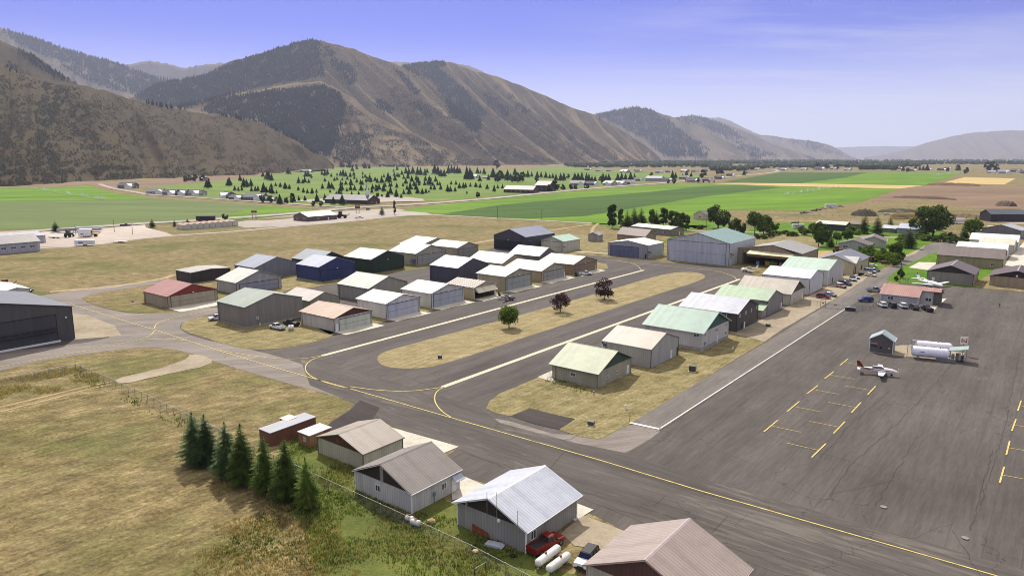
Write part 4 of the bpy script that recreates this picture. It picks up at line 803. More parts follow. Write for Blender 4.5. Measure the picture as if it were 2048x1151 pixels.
def mountain(crest, base, mat, nu=160, nv=50, spurs=6, amp=60, rough=14, prof=1.15, seed=0, back=1500, warp=0.6, spow=0.8, fall=0.5):
    C = [tuple(AT(*c)) for c in crest]
    B = [((px - CX) / FPX * d, d, -25.0) for px, d in base]
    me = MB(); nb = 6; vs = []
    for i in range(nu + 1):
        u = i / nu; c = Vector(lerp_list(C, u)); b = Vector(lerp_list(B, u))
        jag = mnoise.fractal(Vector((u * 22, seed * 3.1, 0)), 1.0, 2.0, 5) * rough * 0.5
        c.z += jag * min(1, 6 * u, 6 * (1 - u))
        for k in range(nb, 0, -1):
            q = k / nb; d = Vector((c.x, c.y, 0)).normalized() * back * q
            vs.append((c.x + d.x, c.y + d.y, c.z * (1 - q * fall - (1 - fall) * q * q) - 30 * q))
        for j in range(nv + 1):
            v = j / nv; p = c.lerp(b, v); z0 = b.z + (c.z - b.z) * (1 - v) ** prof
            w_ = mnoise.noise(Vector((u * spurs * 0.8, v * 1.6, seed))) * warp
            ph = u * spurs + w_; g_ = abs(2 * (ph - math.floor(ph)) - 1)
            ph2 = u * spurs * 2.7 + w_ * 2.5 + 0.3; g2 = abs(2 * (ph2 - math.floor(ph2)) - 1)
            env = math.sin(math.pi * min(1, v * 1.02)) ** spow
            hh = (c.z - b.z)
            dz = -amp * env * (1 - g_ ** 1.3) - amp * 0.28 * env * (1 - g2)
            n3 = mnoise.fractal(Vector((p.x / 420, p.y / 420, seed * 7)), 0.9, 2.1, 6) * rough * min(1, v * 5 + .05) * min(1, (1 - v) * 6 + .05)
            vs.append((p.x, p.y, max(z0 + dz + n3, -25)))
    m = nb + nv + 1; fs = []
    for i in range(nu):
        for j in range(m - 1):
            a = i * m + j; fs.append((a, a + 1, a + m + 1, a + m))
    me.add(vs, fs); o = me.build('hill', mat, smooth=True); tag(o, kind='structure')
    MTN.append(BVHTree.FromPolygons([Vector(v) for v in vs], fs)); return o
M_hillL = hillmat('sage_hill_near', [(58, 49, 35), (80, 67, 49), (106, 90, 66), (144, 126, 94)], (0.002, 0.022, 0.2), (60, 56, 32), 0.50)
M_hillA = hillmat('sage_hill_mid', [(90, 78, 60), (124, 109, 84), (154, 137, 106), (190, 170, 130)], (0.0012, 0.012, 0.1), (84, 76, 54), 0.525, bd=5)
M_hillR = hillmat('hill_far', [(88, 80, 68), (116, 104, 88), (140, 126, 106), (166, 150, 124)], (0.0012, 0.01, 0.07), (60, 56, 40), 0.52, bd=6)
# near left sage hill
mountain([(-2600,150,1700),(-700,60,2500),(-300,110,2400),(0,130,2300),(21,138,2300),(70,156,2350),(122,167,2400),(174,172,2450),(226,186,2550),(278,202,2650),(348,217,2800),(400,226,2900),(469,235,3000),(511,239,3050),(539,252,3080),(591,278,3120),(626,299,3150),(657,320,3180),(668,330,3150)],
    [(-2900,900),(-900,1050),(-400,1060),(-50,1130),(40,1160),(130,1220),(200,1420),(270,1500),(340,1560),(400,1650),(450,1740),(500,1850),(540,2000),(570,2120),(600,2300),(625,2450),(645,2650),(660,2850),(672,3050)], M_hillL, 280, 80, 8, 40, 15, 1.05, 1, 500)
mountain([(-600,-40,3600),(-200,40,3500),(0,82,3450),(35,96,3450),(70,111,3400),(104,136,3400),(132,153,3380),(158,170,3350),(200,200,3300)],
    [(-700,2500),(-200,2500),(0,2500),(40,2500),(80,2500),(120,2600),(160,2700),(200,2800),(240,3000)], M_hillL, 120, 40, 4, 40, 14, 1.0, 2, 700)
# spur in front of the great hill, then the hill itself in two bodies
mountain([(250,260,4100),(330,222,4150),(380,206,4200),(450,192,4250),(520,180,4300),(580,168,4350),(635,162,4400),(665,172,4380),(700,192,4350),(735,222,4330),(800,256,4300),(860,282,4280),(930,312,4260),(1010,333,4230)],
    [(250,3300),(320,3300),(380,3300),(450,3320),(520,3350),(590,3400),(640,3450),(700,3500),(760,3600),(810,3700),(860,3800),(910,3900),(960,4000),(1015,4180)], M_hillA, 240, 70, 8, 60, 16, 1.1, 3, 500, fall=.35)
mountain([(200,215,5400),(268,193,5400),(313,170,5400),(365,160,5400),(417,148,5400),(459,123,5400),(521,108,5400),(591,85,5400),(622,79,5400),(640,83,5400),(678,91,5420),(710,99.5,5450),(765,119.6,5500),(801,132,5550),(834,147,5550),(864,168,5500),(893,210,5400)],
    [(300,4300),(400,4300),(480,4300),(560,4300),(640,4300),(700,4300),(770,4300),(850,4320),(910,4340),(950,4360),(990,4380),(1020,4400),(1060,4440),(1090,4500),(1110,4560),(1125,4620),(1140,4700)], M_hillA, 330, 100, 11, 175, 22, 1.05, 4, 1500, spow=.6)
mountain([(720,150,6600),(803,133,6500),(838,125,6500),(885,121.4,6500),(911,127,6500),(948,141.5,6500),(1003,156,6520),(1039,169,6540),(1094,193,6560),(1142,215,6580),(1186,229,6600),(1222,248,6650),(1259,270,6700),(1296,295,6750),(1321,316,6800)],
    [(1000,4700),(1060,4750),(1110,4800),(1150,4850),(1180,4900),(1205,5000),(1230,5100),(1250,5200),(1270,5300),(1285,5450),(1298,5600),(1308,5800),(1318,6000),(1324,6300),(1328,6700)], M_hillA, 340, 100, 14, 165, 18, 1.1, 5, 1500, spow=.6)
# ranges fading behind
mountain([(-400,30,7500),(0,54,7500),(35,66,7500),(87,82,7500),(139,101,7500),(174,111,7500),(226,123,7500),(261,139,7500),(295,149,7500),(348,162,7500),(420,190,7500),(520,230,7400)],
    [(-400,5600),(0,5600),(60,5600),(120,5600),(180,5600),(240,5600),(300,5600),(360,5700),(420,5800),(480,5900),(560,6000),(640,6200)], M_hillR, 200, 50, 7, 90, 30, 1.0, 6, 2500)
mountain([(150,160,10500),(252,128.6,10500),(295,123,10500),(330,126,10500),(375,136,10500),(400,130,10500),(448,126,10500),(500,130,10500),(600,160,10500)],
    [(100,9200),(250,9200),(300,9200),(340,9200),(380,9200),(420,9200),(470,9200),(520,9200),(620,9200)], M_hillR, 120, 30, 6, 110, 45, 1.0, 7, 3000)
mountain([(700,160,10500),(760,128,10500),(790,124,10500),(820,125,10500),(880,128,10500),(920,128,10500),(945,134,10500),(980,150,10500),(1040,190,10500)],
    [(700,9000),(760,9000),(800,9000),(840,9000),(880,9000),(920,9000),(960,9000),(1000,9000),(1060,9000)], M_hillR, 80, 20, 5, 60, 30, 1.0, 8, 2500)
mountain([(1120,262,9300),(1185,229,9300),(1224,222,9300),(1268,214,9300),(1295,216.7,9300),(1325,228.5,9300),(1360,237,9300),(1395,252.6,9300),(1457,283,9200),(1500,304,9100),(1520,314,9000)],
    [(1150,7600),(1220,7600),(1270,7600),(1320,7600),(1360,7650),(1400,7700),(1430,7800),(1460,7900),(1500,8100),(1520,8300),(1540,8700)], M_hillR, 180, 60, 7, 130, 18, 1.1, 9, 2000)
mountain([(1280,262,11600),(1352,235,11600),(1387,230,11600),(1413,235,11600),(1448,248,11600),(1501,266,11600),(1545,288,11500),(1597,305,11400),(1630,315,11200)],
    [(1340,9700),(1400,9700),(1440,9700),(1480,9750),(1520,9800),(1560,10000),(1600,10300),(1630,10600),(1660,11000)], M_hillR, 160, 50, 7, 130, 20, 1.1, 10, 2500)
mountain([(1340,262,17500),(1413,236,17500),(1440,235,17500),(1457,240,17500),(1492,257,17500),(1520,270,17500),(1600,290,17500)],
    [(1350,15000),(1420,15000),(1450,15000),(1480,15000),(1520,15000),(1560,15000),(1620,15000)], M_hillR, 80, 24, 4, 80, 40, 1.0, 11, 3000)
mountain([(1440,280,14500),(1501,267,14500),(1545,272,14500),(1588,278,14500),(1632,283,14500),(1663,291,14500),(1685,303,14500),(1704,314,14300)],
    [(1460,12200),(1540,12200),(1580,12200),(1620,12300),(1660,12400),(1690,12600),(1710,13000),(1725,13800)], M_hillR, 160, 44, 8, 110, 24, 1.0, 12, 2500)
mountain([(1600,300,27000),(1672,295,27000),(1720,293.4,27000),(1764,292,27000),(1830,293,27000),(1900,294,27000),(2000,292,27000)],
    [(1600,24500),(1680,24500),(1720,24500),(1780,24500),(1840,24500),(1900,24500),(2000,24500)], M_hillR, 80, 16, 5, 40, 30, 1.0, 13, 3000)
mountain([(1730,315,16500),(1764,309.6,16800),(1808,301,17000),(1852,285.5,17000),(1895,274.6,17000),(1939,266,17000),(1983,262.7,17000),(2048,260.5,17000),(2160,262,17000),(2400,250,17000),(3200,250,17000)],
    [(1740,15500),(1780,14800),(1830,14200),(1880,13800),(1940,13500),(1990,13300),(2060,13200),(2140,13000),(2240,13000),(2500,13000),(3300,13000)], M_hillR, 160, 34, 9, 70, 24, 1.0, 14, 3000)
# ---------------------------------------------------------------- woods and brush on the slopes
def inside(x, y, P):
    c = False; j = len(P) - 1
    for i in range(len(P)):
        if (P[i][1] > y) != (P[j][1] > y) and x < (P[j][0] - P[i][0]) * (y - P[i][1]) / (P[j][1] - P[i][1]) + P[i][0]: c = not c
        j = i
    return c
def hit(px, py):
    r = ray(px, py).normalized(); best = None
    for b in MTN:
        h = b.ray_cast(Vector((0, 0, HC)), r)
        if h[0] is not None and (best is None or h[3] < best[3]): best = h
    return best[0] if best else None
fr = random.Random(11)
def scatter(polys, name, mat, shape, seedname=''):
    mb = MB()
    for P, n, h0, h1 in polys:
        xs = [p[0] for p in P]; ys = [p[1] for p in P]; k = 0; tries = 0
        while k < n and tries < n * 8:
            tries += 1
            x = fr.uniform(min(xs), max(xs)); y = fr.uniform(min(ys), max(ys))
            if not inside(x, y, P): continue
            # leave ragged edges and small clearings
            if mnoise.noise(Vector((x * .06, y * .1, 5))) + (0 if h1 > 10 else .7) * mnoise.noise(Vector((x * .018, y * .035, 9))) + fr.uniform(-.3, .3) < (-0.32 if h1 > 10 else -.08): k += 1; continue
            p = hit(x + (fr.gauss(0, 2.5) if h1 > 10 else 0), y + (fr.gauss(0, 2.0) if h1 > 10 else 0))
            k += 1
            if p is None: continue
            h = fr.uniform(h0, h1); shape(mb, p, h)
    o = mb.build(name, mat); tag(o, kind='stuff'); return o
def cone(mb, p, h):
    r = h * fr.uniform(.2, .28); a0 = fr.uniform(0, 6); z = p.z - 1
    ring = [(p.x + r * math.cos(a0 + i * 1.257), p.y + r * math.sin(a0 + i * 1.257), z + h * .08) for i in range(5)]
    mb.add(ring + [(p.x, p.y, z + h)], [(i, (i + 1) % 5, 5) for i in range(5)])
def blob(mb, p, h):
    r = h * fr.uniform(.5, .8); a0 = fr.uniform(0, 6)
    ring = [(p.x + r * fr.uniform(.7, 1.1) * math.cos(a0 + i * 1.257), p.y + r * fr.uniform(.7, 1.1) * math.sin(a0 + i * 1.257), p.z + h * .25) for i in range(5)]
    mb.add(ring + [(p.x, p.y, p.z + h)], [(i, (i + 1) % 5, 5) for i in range(5)])
def leafmat(name, c0, c1, sc=0.06, tr=0.0):
    t = NT(name); p = t.pos(); f = t.noise(p, sc, 4, 0.7); oi = t.n('ShaderNodeObjectInfo').outputs['Random']
    f2 = t.math('ADD', t.math('MULTIPLY', f, 0.8), t.math('MULTIPLY', oi, 0.2))
    cc = t.ramp(f2, [(0.34, c0), (0.68, c1)]); t.l(cc, t.b.inputs['Base Color']); t.b.inputs['Roughness'].default_value = 0.8; t.b.inputs['Specular IOR Level'].default_value = 0.15
    if tr:
        tl = t.n('ShaderNodeBsdfTranslucent'); ms = t.n('ShaderNodeMixShader'); ms.inputs[0].default_value = tr
        t.l(t.mix(1.0, cc, (255, 255, 190), 'MULTIPLY'), tl.inputs['Color']); t.l(t.b.outputs[0], ms.inputs[1]); t.l(tl.outputs[0], ms.inputs[2]); t.l(ms.outputs[0], t.out.inputs[0])
    return t.m
M_wood = leafmat('hill_forest', (28, 36, 24), (50, 60, 38), 0.01)
M_brush = leafmat('hill_brush', (44, 44, 26), (74, 70, 42), 0.02)
WOODS = [
 ([(270,193),(313,169),(417,147),(521,107),(622,79.5),(640,85),(636,110),(645,130),(648,152),(600,160),(540,170),(480,184),(420,203),(380,214),(350,216),(300,207)], 9500, 15, 25),
 ([(430,202),(480,192),(515,187),(560,180),(600,178),(645,172),(680,190),(693,215),(682,250),(672,280),(660,312),(640,312),(600,285),(545,255),(520,241),(480,236),(440,229),(400,222)], 10500, 12, 19),
 ([(662,116),(690,125),(710,140),(713,160),(700,172),(680,150),(665,135)], 450, 15, 22), ([(640,90),(668,103),(670,117),(640,112)], 110, 15, 22),
 ([(803,132.5),(838,125),(886,122.5),(893,129),(875,137),(893,149),(911,167),(930,182),(948,207),(957,233),(962,255),(951,266),(930,248),(908,233),(893,218),(893,196),(878,178),(864,160),(834,147)], 4400, 15, 25),
 ([(783,129),(812,156),(838,186),(830,190),(808,165),(790,140)], 200, 15, 22), ([(754,196),(790,218),(783,231),(754,215)], 220, 13, 20), ([(834,204),(864,233),(853,237),(823,207)], 170, 13, 20),
 ([(966,182),(1021,226),(1014,235),(977,204)], 260, 15, 22), ([(951,207),(977,229),(960,232)], 120, 15, 20), ([(1032,204),(1058,222),(1050,228),(1030,212)], 110, 15, 22), ([(1012,192),(1026,190),(1020,200)], 30, 15, 20),
 ([(0,60),(35,67),(87,83),(139,102),(226,124),(295,150),(348,163),(310,182),(270,186),(230,165),(180,140),(120,120),(60,100)], 2600, 22, 38),
 ([(120,130),(180,142),(250,180),(300,192),(230,180),(170,160)], 400, 20, 34),
 ([(30,96),(70,112),(104,137),(156,168),(110,155),(60,125)], 260, 10, 16), ([(0,112),(50,140),(60,152),(20,140)], 60, 8, 12),
 ([(1185,229),(1268,214.5),(1300,219),(1335,240),(1360,262),(1420,300),(1410,313),(1330,313),(1300,285),(1240,250)], 3600, 22, 34), ([(1352,236),(1387,231),(1448,249),(1490,280),(1440,268),(1400,250)], 1100, 24, 34),
 ([(1440,268),(1500,290),(1560,314),(1500,313)], 300, 24, 34), ([(1545,273),(1632,284),(1690,312),(1620,300)], 300, 26, 40),
 ([(640,100),(700,105),(800,145),(870,128),(960,150),(1100,230),(1200,300),(1000,290),(900,230),(800,180)], 420, 9, 16),
 ([(700,180),(900,190),(1000,210),(1280,318),(1150,325),(980,325),(850,260)], 500, 7, 13),
 ([(673,275),(700,265),(745,268),(740,312),(700,325),(668,328)], 700, 8, 13),
]
scatter(WOODS, 'hillside_forest', M_wood, cone)
scatter([([(-5,135),(70,160),(226,190),(348,222),(511,244),(560,268),(626,306),(655,328),(600,342),(500,350),(330,356),(180,366),(-5,374)], 15000, 2.2, 4.6),
         ([(85,165),(140,180),(112,240),(90,262),(112,310),(150,345),(110,350),(80,290),(70,230)], 2200, 3, 6.5), ([(-5,320),(150,330),(330,335),(640,325),(655,335),(500,350),(180,366),(-5,374)], 1200, 2.5, 4.5),
         ([(690,200),(760,250),(900,300),(1010,333),(700,330),(670,300)], 5000, 4, 7), ([(760,160),(900,230),(1000,290),(1120,325),(1010,325),(820,250)], 4500, 4, 8), ([(960,180),(1100,240),(1200,290),(1290,322),(1130,322),(1000,250)], 4000, 4, 8)], 'hillside_brush', M_brush, blob)
# far valley woodland: thousands of crowns in belts along the river and lanes
def crown(mb, x, y, h, r):
    a0 = fr.uniform(0, 6); n = 6; lv = []
    for z, k in ((.12, .55), (.4, 1.0), (.75, .8)):
        lv.append([(x + r * k * fr.uniform(.8, 1.15) * math.cos(a0 + i * 1.047), y + r * k * fr.uniform(.8, 1.15) * math.sin(a0 + i * 1.047), h * z) for i in range(n)])
    vs = [p for l in lv for p in l] + [(x, y, h)]
    fs = [(a * n + i, a * n + (i + 1) % n, (a + 1) * n + (i + 1) % n, (a + 1) * n + i) for a in range(2) for i in range(n)] + [(2 * n + i, 2 * n + (i + 1) % n, 3 * n) for i in range(n)]
    mb.add(vs, fs)
fw = MB()
def belt(pts, n, sp, h0, h1):
    for _ in range(n):
        t = fr.random() * (len(pts) - 1); i = int(t); f = t - i
        x = pts[i][0] + (pts[i + 1][0] - pts[i][0]) * f; y = pts[i][1] + (pts[i + 1][1] - pts[i][1]) * f + fr.uniform(-sp, sp)
        p = G(x, y); h = fr.uniform(h0, h1); crown(fw, p.x, p.y, h, h * fr.uniform(.35, .55))
belt([(1200,327),(1330,326),(1450,327),(1600,329),(1760,329),(1900,328),(2150,328)], 1500, 1.2, 16, 30)
belt([(1400,322.5),(1700,323),(2200,322)], 500, .8, 18, 30)
belt([(1130,333),(1250,334),(1400,333),(1460,337)], 330, 2, 14, 26)
belt([(1420,339),(1480,340),(1540,334),(1640,334),(1760,333),(1840,331)], 520, 3, 12, 22)
belt([(1720,338),(1760,336),(1790,338)], 90, 4, 16, 26)
belt([(660,334),(760,333),(820,335)], 60, 1, 10, 18)
tag(fw.build('far_woodland', leafmat('valley_trees', (34, 44, 28), (66, 80, 44), 0.02)), kind='stuff')
# ---------------------------------------------------------------- trees
M_bark = plain((84, 68, 54), 0.95, vary=0.3)
M_spruce = leafmat('spruce_needles', (50, 70, 28), (116, 138, 58), 0.9, tr=0.3)
M_spruceb = leafmat('blue_spruce_needles', (48, 72, 44), (112, 136, 84), 0.9, tr=0.3)
M_leaf = leafmat('tree_leaves', (58, 80, 28), (120, 144, 56), 0.7, tr=0.3)
M_leafd = leafmat('dark_tree_leaves', (46, 64, 24), (102, 124, 46), 0.5, tr=0.3)
M_plum = leafmat('plum_leaves', (48, 28, 34), (96, 62, 66), 0.8, tr=0.3)
M_farcon = leafmat('far_conifer', (24, 38, 22), (48, 66, 36), 0.05, tr=0.2)
M_farleaf = leafmat('far_leaves', (34, 46, 24), (66, 82, 42), 0.05)
tr_ = random.Random(21)
def leafquad(mb, c, s, up=0.0):
    n = Vector((tr_.gauss(0, 1), tr_.gauss(0, 1), tr_.gauss(0, 1) + up)).normalized(); u = n.orthogonal().normalized(); v = n.cross(u)
    a = tr_.uniform(0, 6.28); u, v = u * math.cos(a) + v * math.sin(a), v * math.cos(a) - u * math.sin(a)
    k = s * tr_.uniform(.6, 1.25); mb.add([c - u * k, c - v * k * .7, c + u * k, c + v * k * .7], [(0, 1, 2, 3)])
def spruce_meshes(h, rad, whorls, seed, q=1.0):
    tr_.seed(seed); c = MB(); t = MB()
    t.tube((0, 0, 0), (0, 0, h * .96), h * .016 + .05, .02, 8)
    for w_ in range(whorls):
        f = w_ / (whorls - 1); z = h * (.06 + .92 * f ** .92); R = rad * ((1 - f) ** .8) * (.55 + .45 * min(1, f * 8)) + .12
        nb_ = int((14 - 7 * f) * q)
        for b in range(nb_):
            a = tr_.uniform(0, 6.283); r = R * tr_.uniform(.62, 1.12); d = Vector((math.cos(a), math.sin(a), 0)); s = Vector((-d.y, d.x, 0))
            lift = tr_.uniform(-.05, .12)
            if r > .5: t.tube((0, 0, z), tuple(d * r * .8 + Vector((0, 0, z - r * .18 + r * lift))), .025, .008, 3)
            nseg = max(2, int(r / .28))
            for k in range(nseg):
                m = (k + .4) / nseg; p = d * (r * m) + Vector((0, 0, z - r * .22 * m * m + r * lift * m)); wd = r * .30 * (1.05 - m * .75) + .05; ln = r / nseg * .9
                for sg_ in (-1, 1):
                    e = p + s * sg_ * wd * tr_.uniform(.7, 1.2) + d * ln * tr_.uniform(.5, 1.1) + Vector((0, 0, -wd * tr_.uniform(.1, .55)))
                    c.add([p - d * ln * .35, p + d * ln * .6, e], [(0, 1, 2)])
                e2 = p + Vector((0, 0, -wd * tr_.uniform(.4, .8))) + d * ln * .4
                c.add([p - d * ln * .4, p + d * ln * .7, e2], [(0, 1, 2)])
    for k in range(10): c.add([(0, 0, h), (tr_.uniform(-.2, .2), tr_.uniform(-.2, .2), h * .95), (tr_.uniform(-.15, .15), tr_.uniform(-.15, .15), h * .93)], [(0, 1, 2)])
    return c, t
def broad_meshes(h, rad, cz, n, leaf, seed, lobes=14, trunk=.35, squash=.8):
    # crown as many leaf clumps gathered round limb ends
    tr_.seed(seed); c = MB(); t = MB()
    t.tube((0, 0, 0), (0, 0, cz * .75), trunk, trunk * .6, 8)
    L = []
    for i in range(lobes):
        a = i * 2.4 + tr_.uniform(-.4, .4); e = tr_.uniform(-.75, 1.0); rr = rad * tr_.uniform(.45, .85) * math.sqrt(max(.1, 1 - e * e * .8))
        p = Vector((math.cos(a) * rr, math.sin(a) * rr, cz + e * (h - cz) * .85)); L.append((p, rad * tr_.uniform(.28, .46)))
        t.tube((0, 0, cz * tr_.uniform(.35, .8)), tuple(p), trunk * .3, .03, 4)
    for i in range(n):
        p, r = L[tr_.randrange(len(L))]; d = Vector((tr_.gauss(0, 1), tr_.gauss(0, 1), tr_.gauss(0, 1))).normalized() * r * (tr_.random() ** .35)
        d.z *= squash; q = p + d
        if q.z < .4: continue
        leafquad(c, q, leaf, .4)
    return c, t
def tree(name, label, cat, px, py, top, proto, wd=None, group=None, rot=None):
    # proto: (crown mesh, trunk mesh, unit height, unit radius)
    g0 = G(px, py); h = hat(g0, top); s = h / proto[2]; sx = s if wd is None else (wd / 2 * g0.y / FPX / CT) / proto[3]
    root = thing(name, label, cat, (g0.x, g0.y, 0), tr_.uniform(0, 6.28) if rot is None else rot, group)
    for nm, me in (('crown', proto[0]), ('trunk', proto[1])):
        o = bpy.data.objects.new(nm, me); COL.objects.link(o); o.parent = root
    root.scale = (sx, sx, s); return root
def pm(mk, lm, h, r): return (mk[0].mesh('crown', lm), mk[1].mesh('trunk', M_bark), h, r)
SP = [pm(spruce_meshes(10, 3.1, 32, 100 + i, 1.3), M_spruceb if i < 3 else M_spruce, 10, 2.55) for i in range(7)]
for i, (x, y, tp, lb) in enumerate([(391,928,822,'bluish spruce at the left end of the fence line row'), (415,930,827,'bluish spruce second from the left in the fence line row'), (456,953,841,'bluish spruce third from the left in the fence line row'),
    (488,969,845,'green spruce in the middle of the fence line row of seven'), (532,985,866,'thin green spruce in front of the brown box shed'), (575,999,873,'full green spruce second from the right in the fence line row'), (615,1014,912,'shortest green spruce at the right end of the fence line row')]):
    tree('spruce_tree', lb, 'tree', x, y, tp, SP[i], wd=[66,62,68,70,64,74,60][i], group='spruces along the fence')
rt = pm(broad_meshes(5.2, 2.3, 3.1, 4200, .2, 1, 40, .14, .95), M_leaf, 5.2, 2.3)
tree('shade_tree', 'round green tree standing alone on the dry median strip', 'tree', 1018, 656, 613.5, rt, wd=41)
for i, (x, y, tp, lb) in enumerate([(1121,624,585,'purple leaved plum tree nearer the round green tree on the median'), (1208.5,599,559,'purple leaved plum tree farther up the median strip')]):
    tree('plum_tree', lb, 'tree', x, y, tp, pm(broad_meshes(5.4, 2.7, 2.9, 1700, .2, 30 + i, 22, .12, .9), M_plum, 5.4, 2.6), wd=40 if i else 38, group='plum trees on the median')
mid = [pm(broad_meshes(10, 4.6, 5.4, 1700, .55, 50 + i, 16, .3, .85), (M_leafd, M_leaf, M_leafd)[i], 10, 5.3) for i in range(3)]
bushm = [pm(broad_meshes(3, 2.0, 1.3, 600, .32, 60 + i, 10, .08, .8), (M_leafd, M_leaf)[i], 3, 2.1) for i in range(2)]
cone_m = [pm(spruce_meshes(12, 3.6, 24, 70 + i, 1.7), M_leafd if i else M_spruce, 12, 3.1) for i in range(2)]
pop = pm(broad_meshes(12, 2.4, 6, 2400, .5, 77, 26, .2, 1.3), M_leafd, 12, 3.2)
for x, y, tp, wd in ((1224,456,411,26),(1241,453,420,16),(1254,458,423,26),(1268,452,416,22),(1282,450,418,22),(1303,449,421,18),(1312,450,423,18),(1327,451,418,24),(1343,455,424,22),(1353,457,426,20),(1363,460,428,20),(1373,461,432,16)):
    k = tr_.random(); wd *= 1.0 if k < .6 else 1.2; tp -= 3; tree('row_tree', 'tall dark tree in the close set row beside the low flat roofed house', 'tree', x, y, tp, pop if k < .6 else cone_m[1], wd=wd, group='trees in the row by the flat roofed house')
tree('shade_tree', 'large round dense tree at the end of the row by the cream cottage', 'tree', 1436, 457, 413, mid[0], wd=52)
GT = [(1468,463,437,26,0),(1481,471,441,24,0),(1509,472,426,40,1),(1527,468,431,34,0),(1546,463,443,26,0),(1637,493,446,34,0),(1652,490,452,24,0),(1662,494,470,18,3),(1673,489,465,22,1),(1694,487,461,30,1),(1728,467,426,26,3),(1753,469,429,26,3),(1779,462,431,18,3),
      (1831,468,438,34,0),(1817,496,455,34,3),(1790,519,487,34,1),(1808,482,468,24,0),(1927,482,434,20,3),(1945,484,440,44,1),(1951,446,431,12,3),(1903,478,465,18,0),(1626,468,447,24,0),(1603,466,452,20,0),(1703,466,451,22,0)]
for x, y, tp, wd, k in GT:
    m = cone_m[0] if k == 3 else mid[k]
    tree('garden_tree', 'dark conifer among the gardens beside the access road' if k == 3 else 'leafy green tree in the gardens beyond the maintenance hangar', 'tree', x, y, tp, m, wd=wd, group='garden conifers' if k == 3 else 'leafy garden trees')
tree('shade_tree', 'huge spreading tree towering over the garden cottages', 'tree', 1866, 472, 411, pm(broad_meshes(16, 7.8, 8.6, 3600, .62, 91, 22, .5, .85), M_leafd, 16, 8.8), wd=72)
for x, y, tp, wd in ((1741,520,503,24),(1727,515,499,18),(1760,524,503,30),(1775,526,506,30),(1748,512,498,24),(1787,532,510,26),(1800,520,505,20),(1838,478,467,26),(1850,481,470,26),(1862,482,471,24),(1876,483,470,24),(1892,484,474,20),(1906,486,473,26),(1920,484,474,22),(1515,478,468,14),(1528,478,468,16),(1542,474,463,18),(1556,470,462,18),(1580,472,463,22),(1590,472,464,18),(1612,470,458,26),(1640,470,458,16),(1801,556,538,14),(1792,562,552,10),(1335,467,459,6),(1347,467,460,6),(1820,486,474,22),(1880,462,452,22),(1400,458,450,16),(1735,508,494,20),(1742,511,492,26),(1768,518,498,24),(1781,524,505,22),(1795,527,508,22),(1722,508,494,16),(1855,470,458,22),(1843,466,455,20),(1715,470,460,18),(1672,478,468,16),(1760,478,468,14),(1800,486,474,20),(1810,478,468,18),(1890,478,466,18),(1935,488,478,18),(1570,468,460,18),(1534,466,452,22)):
    tree('garden_bush', 'rounded green bush in the gardens around the houses', 'bush', x, y, tp, bushm[tr_.randrange(2)], wd=wd, group='garden bushes')
for x, y, tp, wd, lb in ((112,464,441,18,'dark spruce standing behind the machinery yard at far left'), (305,455,436,13,'dark spruce beside the highway left of the storage units'), (349.5,453,438,8,'slim small spruce near the left end of the storage units'), (375,446,436,7,'tiny spruce behind the storage units'), (399,444,433,8,'small spruce beside the parked truck at the storage units'), (764,430,411,12,'dense dark spruce beside the frontage road junction')):
    tree('spruce_tree', lb, 'tree', x, y, tp, cone_m[1], wd=wd)
tree('poplar_tree', 'slim tall poplar beside the frontage road junction', 'tree', 789.5, 429, 401, pop, wd=8)
tree('shade_tree', 'small round tree at the right end of the storage units', 'tree', 450.5, 440, 428, mid[0], wd=15)
# golf course trees: each one a single small object sharing two dozen meshes
def farcone(seed):
    tr_.seed(seed); m = MB(); m.tube((0, 0, 0), (0, 0, 1.6), .22, .18, 5, 1); h = 10; n = 9
    for t_ in range(7):
        f = t_ / 6; z0 = .9 + 7.4 * f; z1 = z0 + 2.9 - f * .7; r = 3.7 * (1 - f * .84); a0 = tr_.uniform(0, 6); ring = []
        for i in range(n * 2):
            a = a0 + i * math.pi / n; rr = r * (1.0 if i % 2 else .72) * tr_.uniform(.85, 1.15); ring.append((rr * math.cos(a), rr * math.sin(a), z0 + tr_.uniform(-.35, .35)))
        m.add(ring + [(0, 0, min(z1, h))], [(i, (i + 1) % (2 * n), 2 * n) for i in range(2 * n)])
    return m.mesh('far_conifer', [M_farcon, M_bark])
def farbroad(seed):
    tr_.seed(seed); c, t = broad_meshes(10, 4.2, 5.2, 420, .95, seed, 12, .3, .9); k = len(t.v)
    c.add(t.v, t.f, 1); return c.mesh('far_tree', [M_farleaf, M_bark])
FC = [farcone(200 + i) for i in range(6)]; FB = [farbroad(220 + i) for i in range(4)]
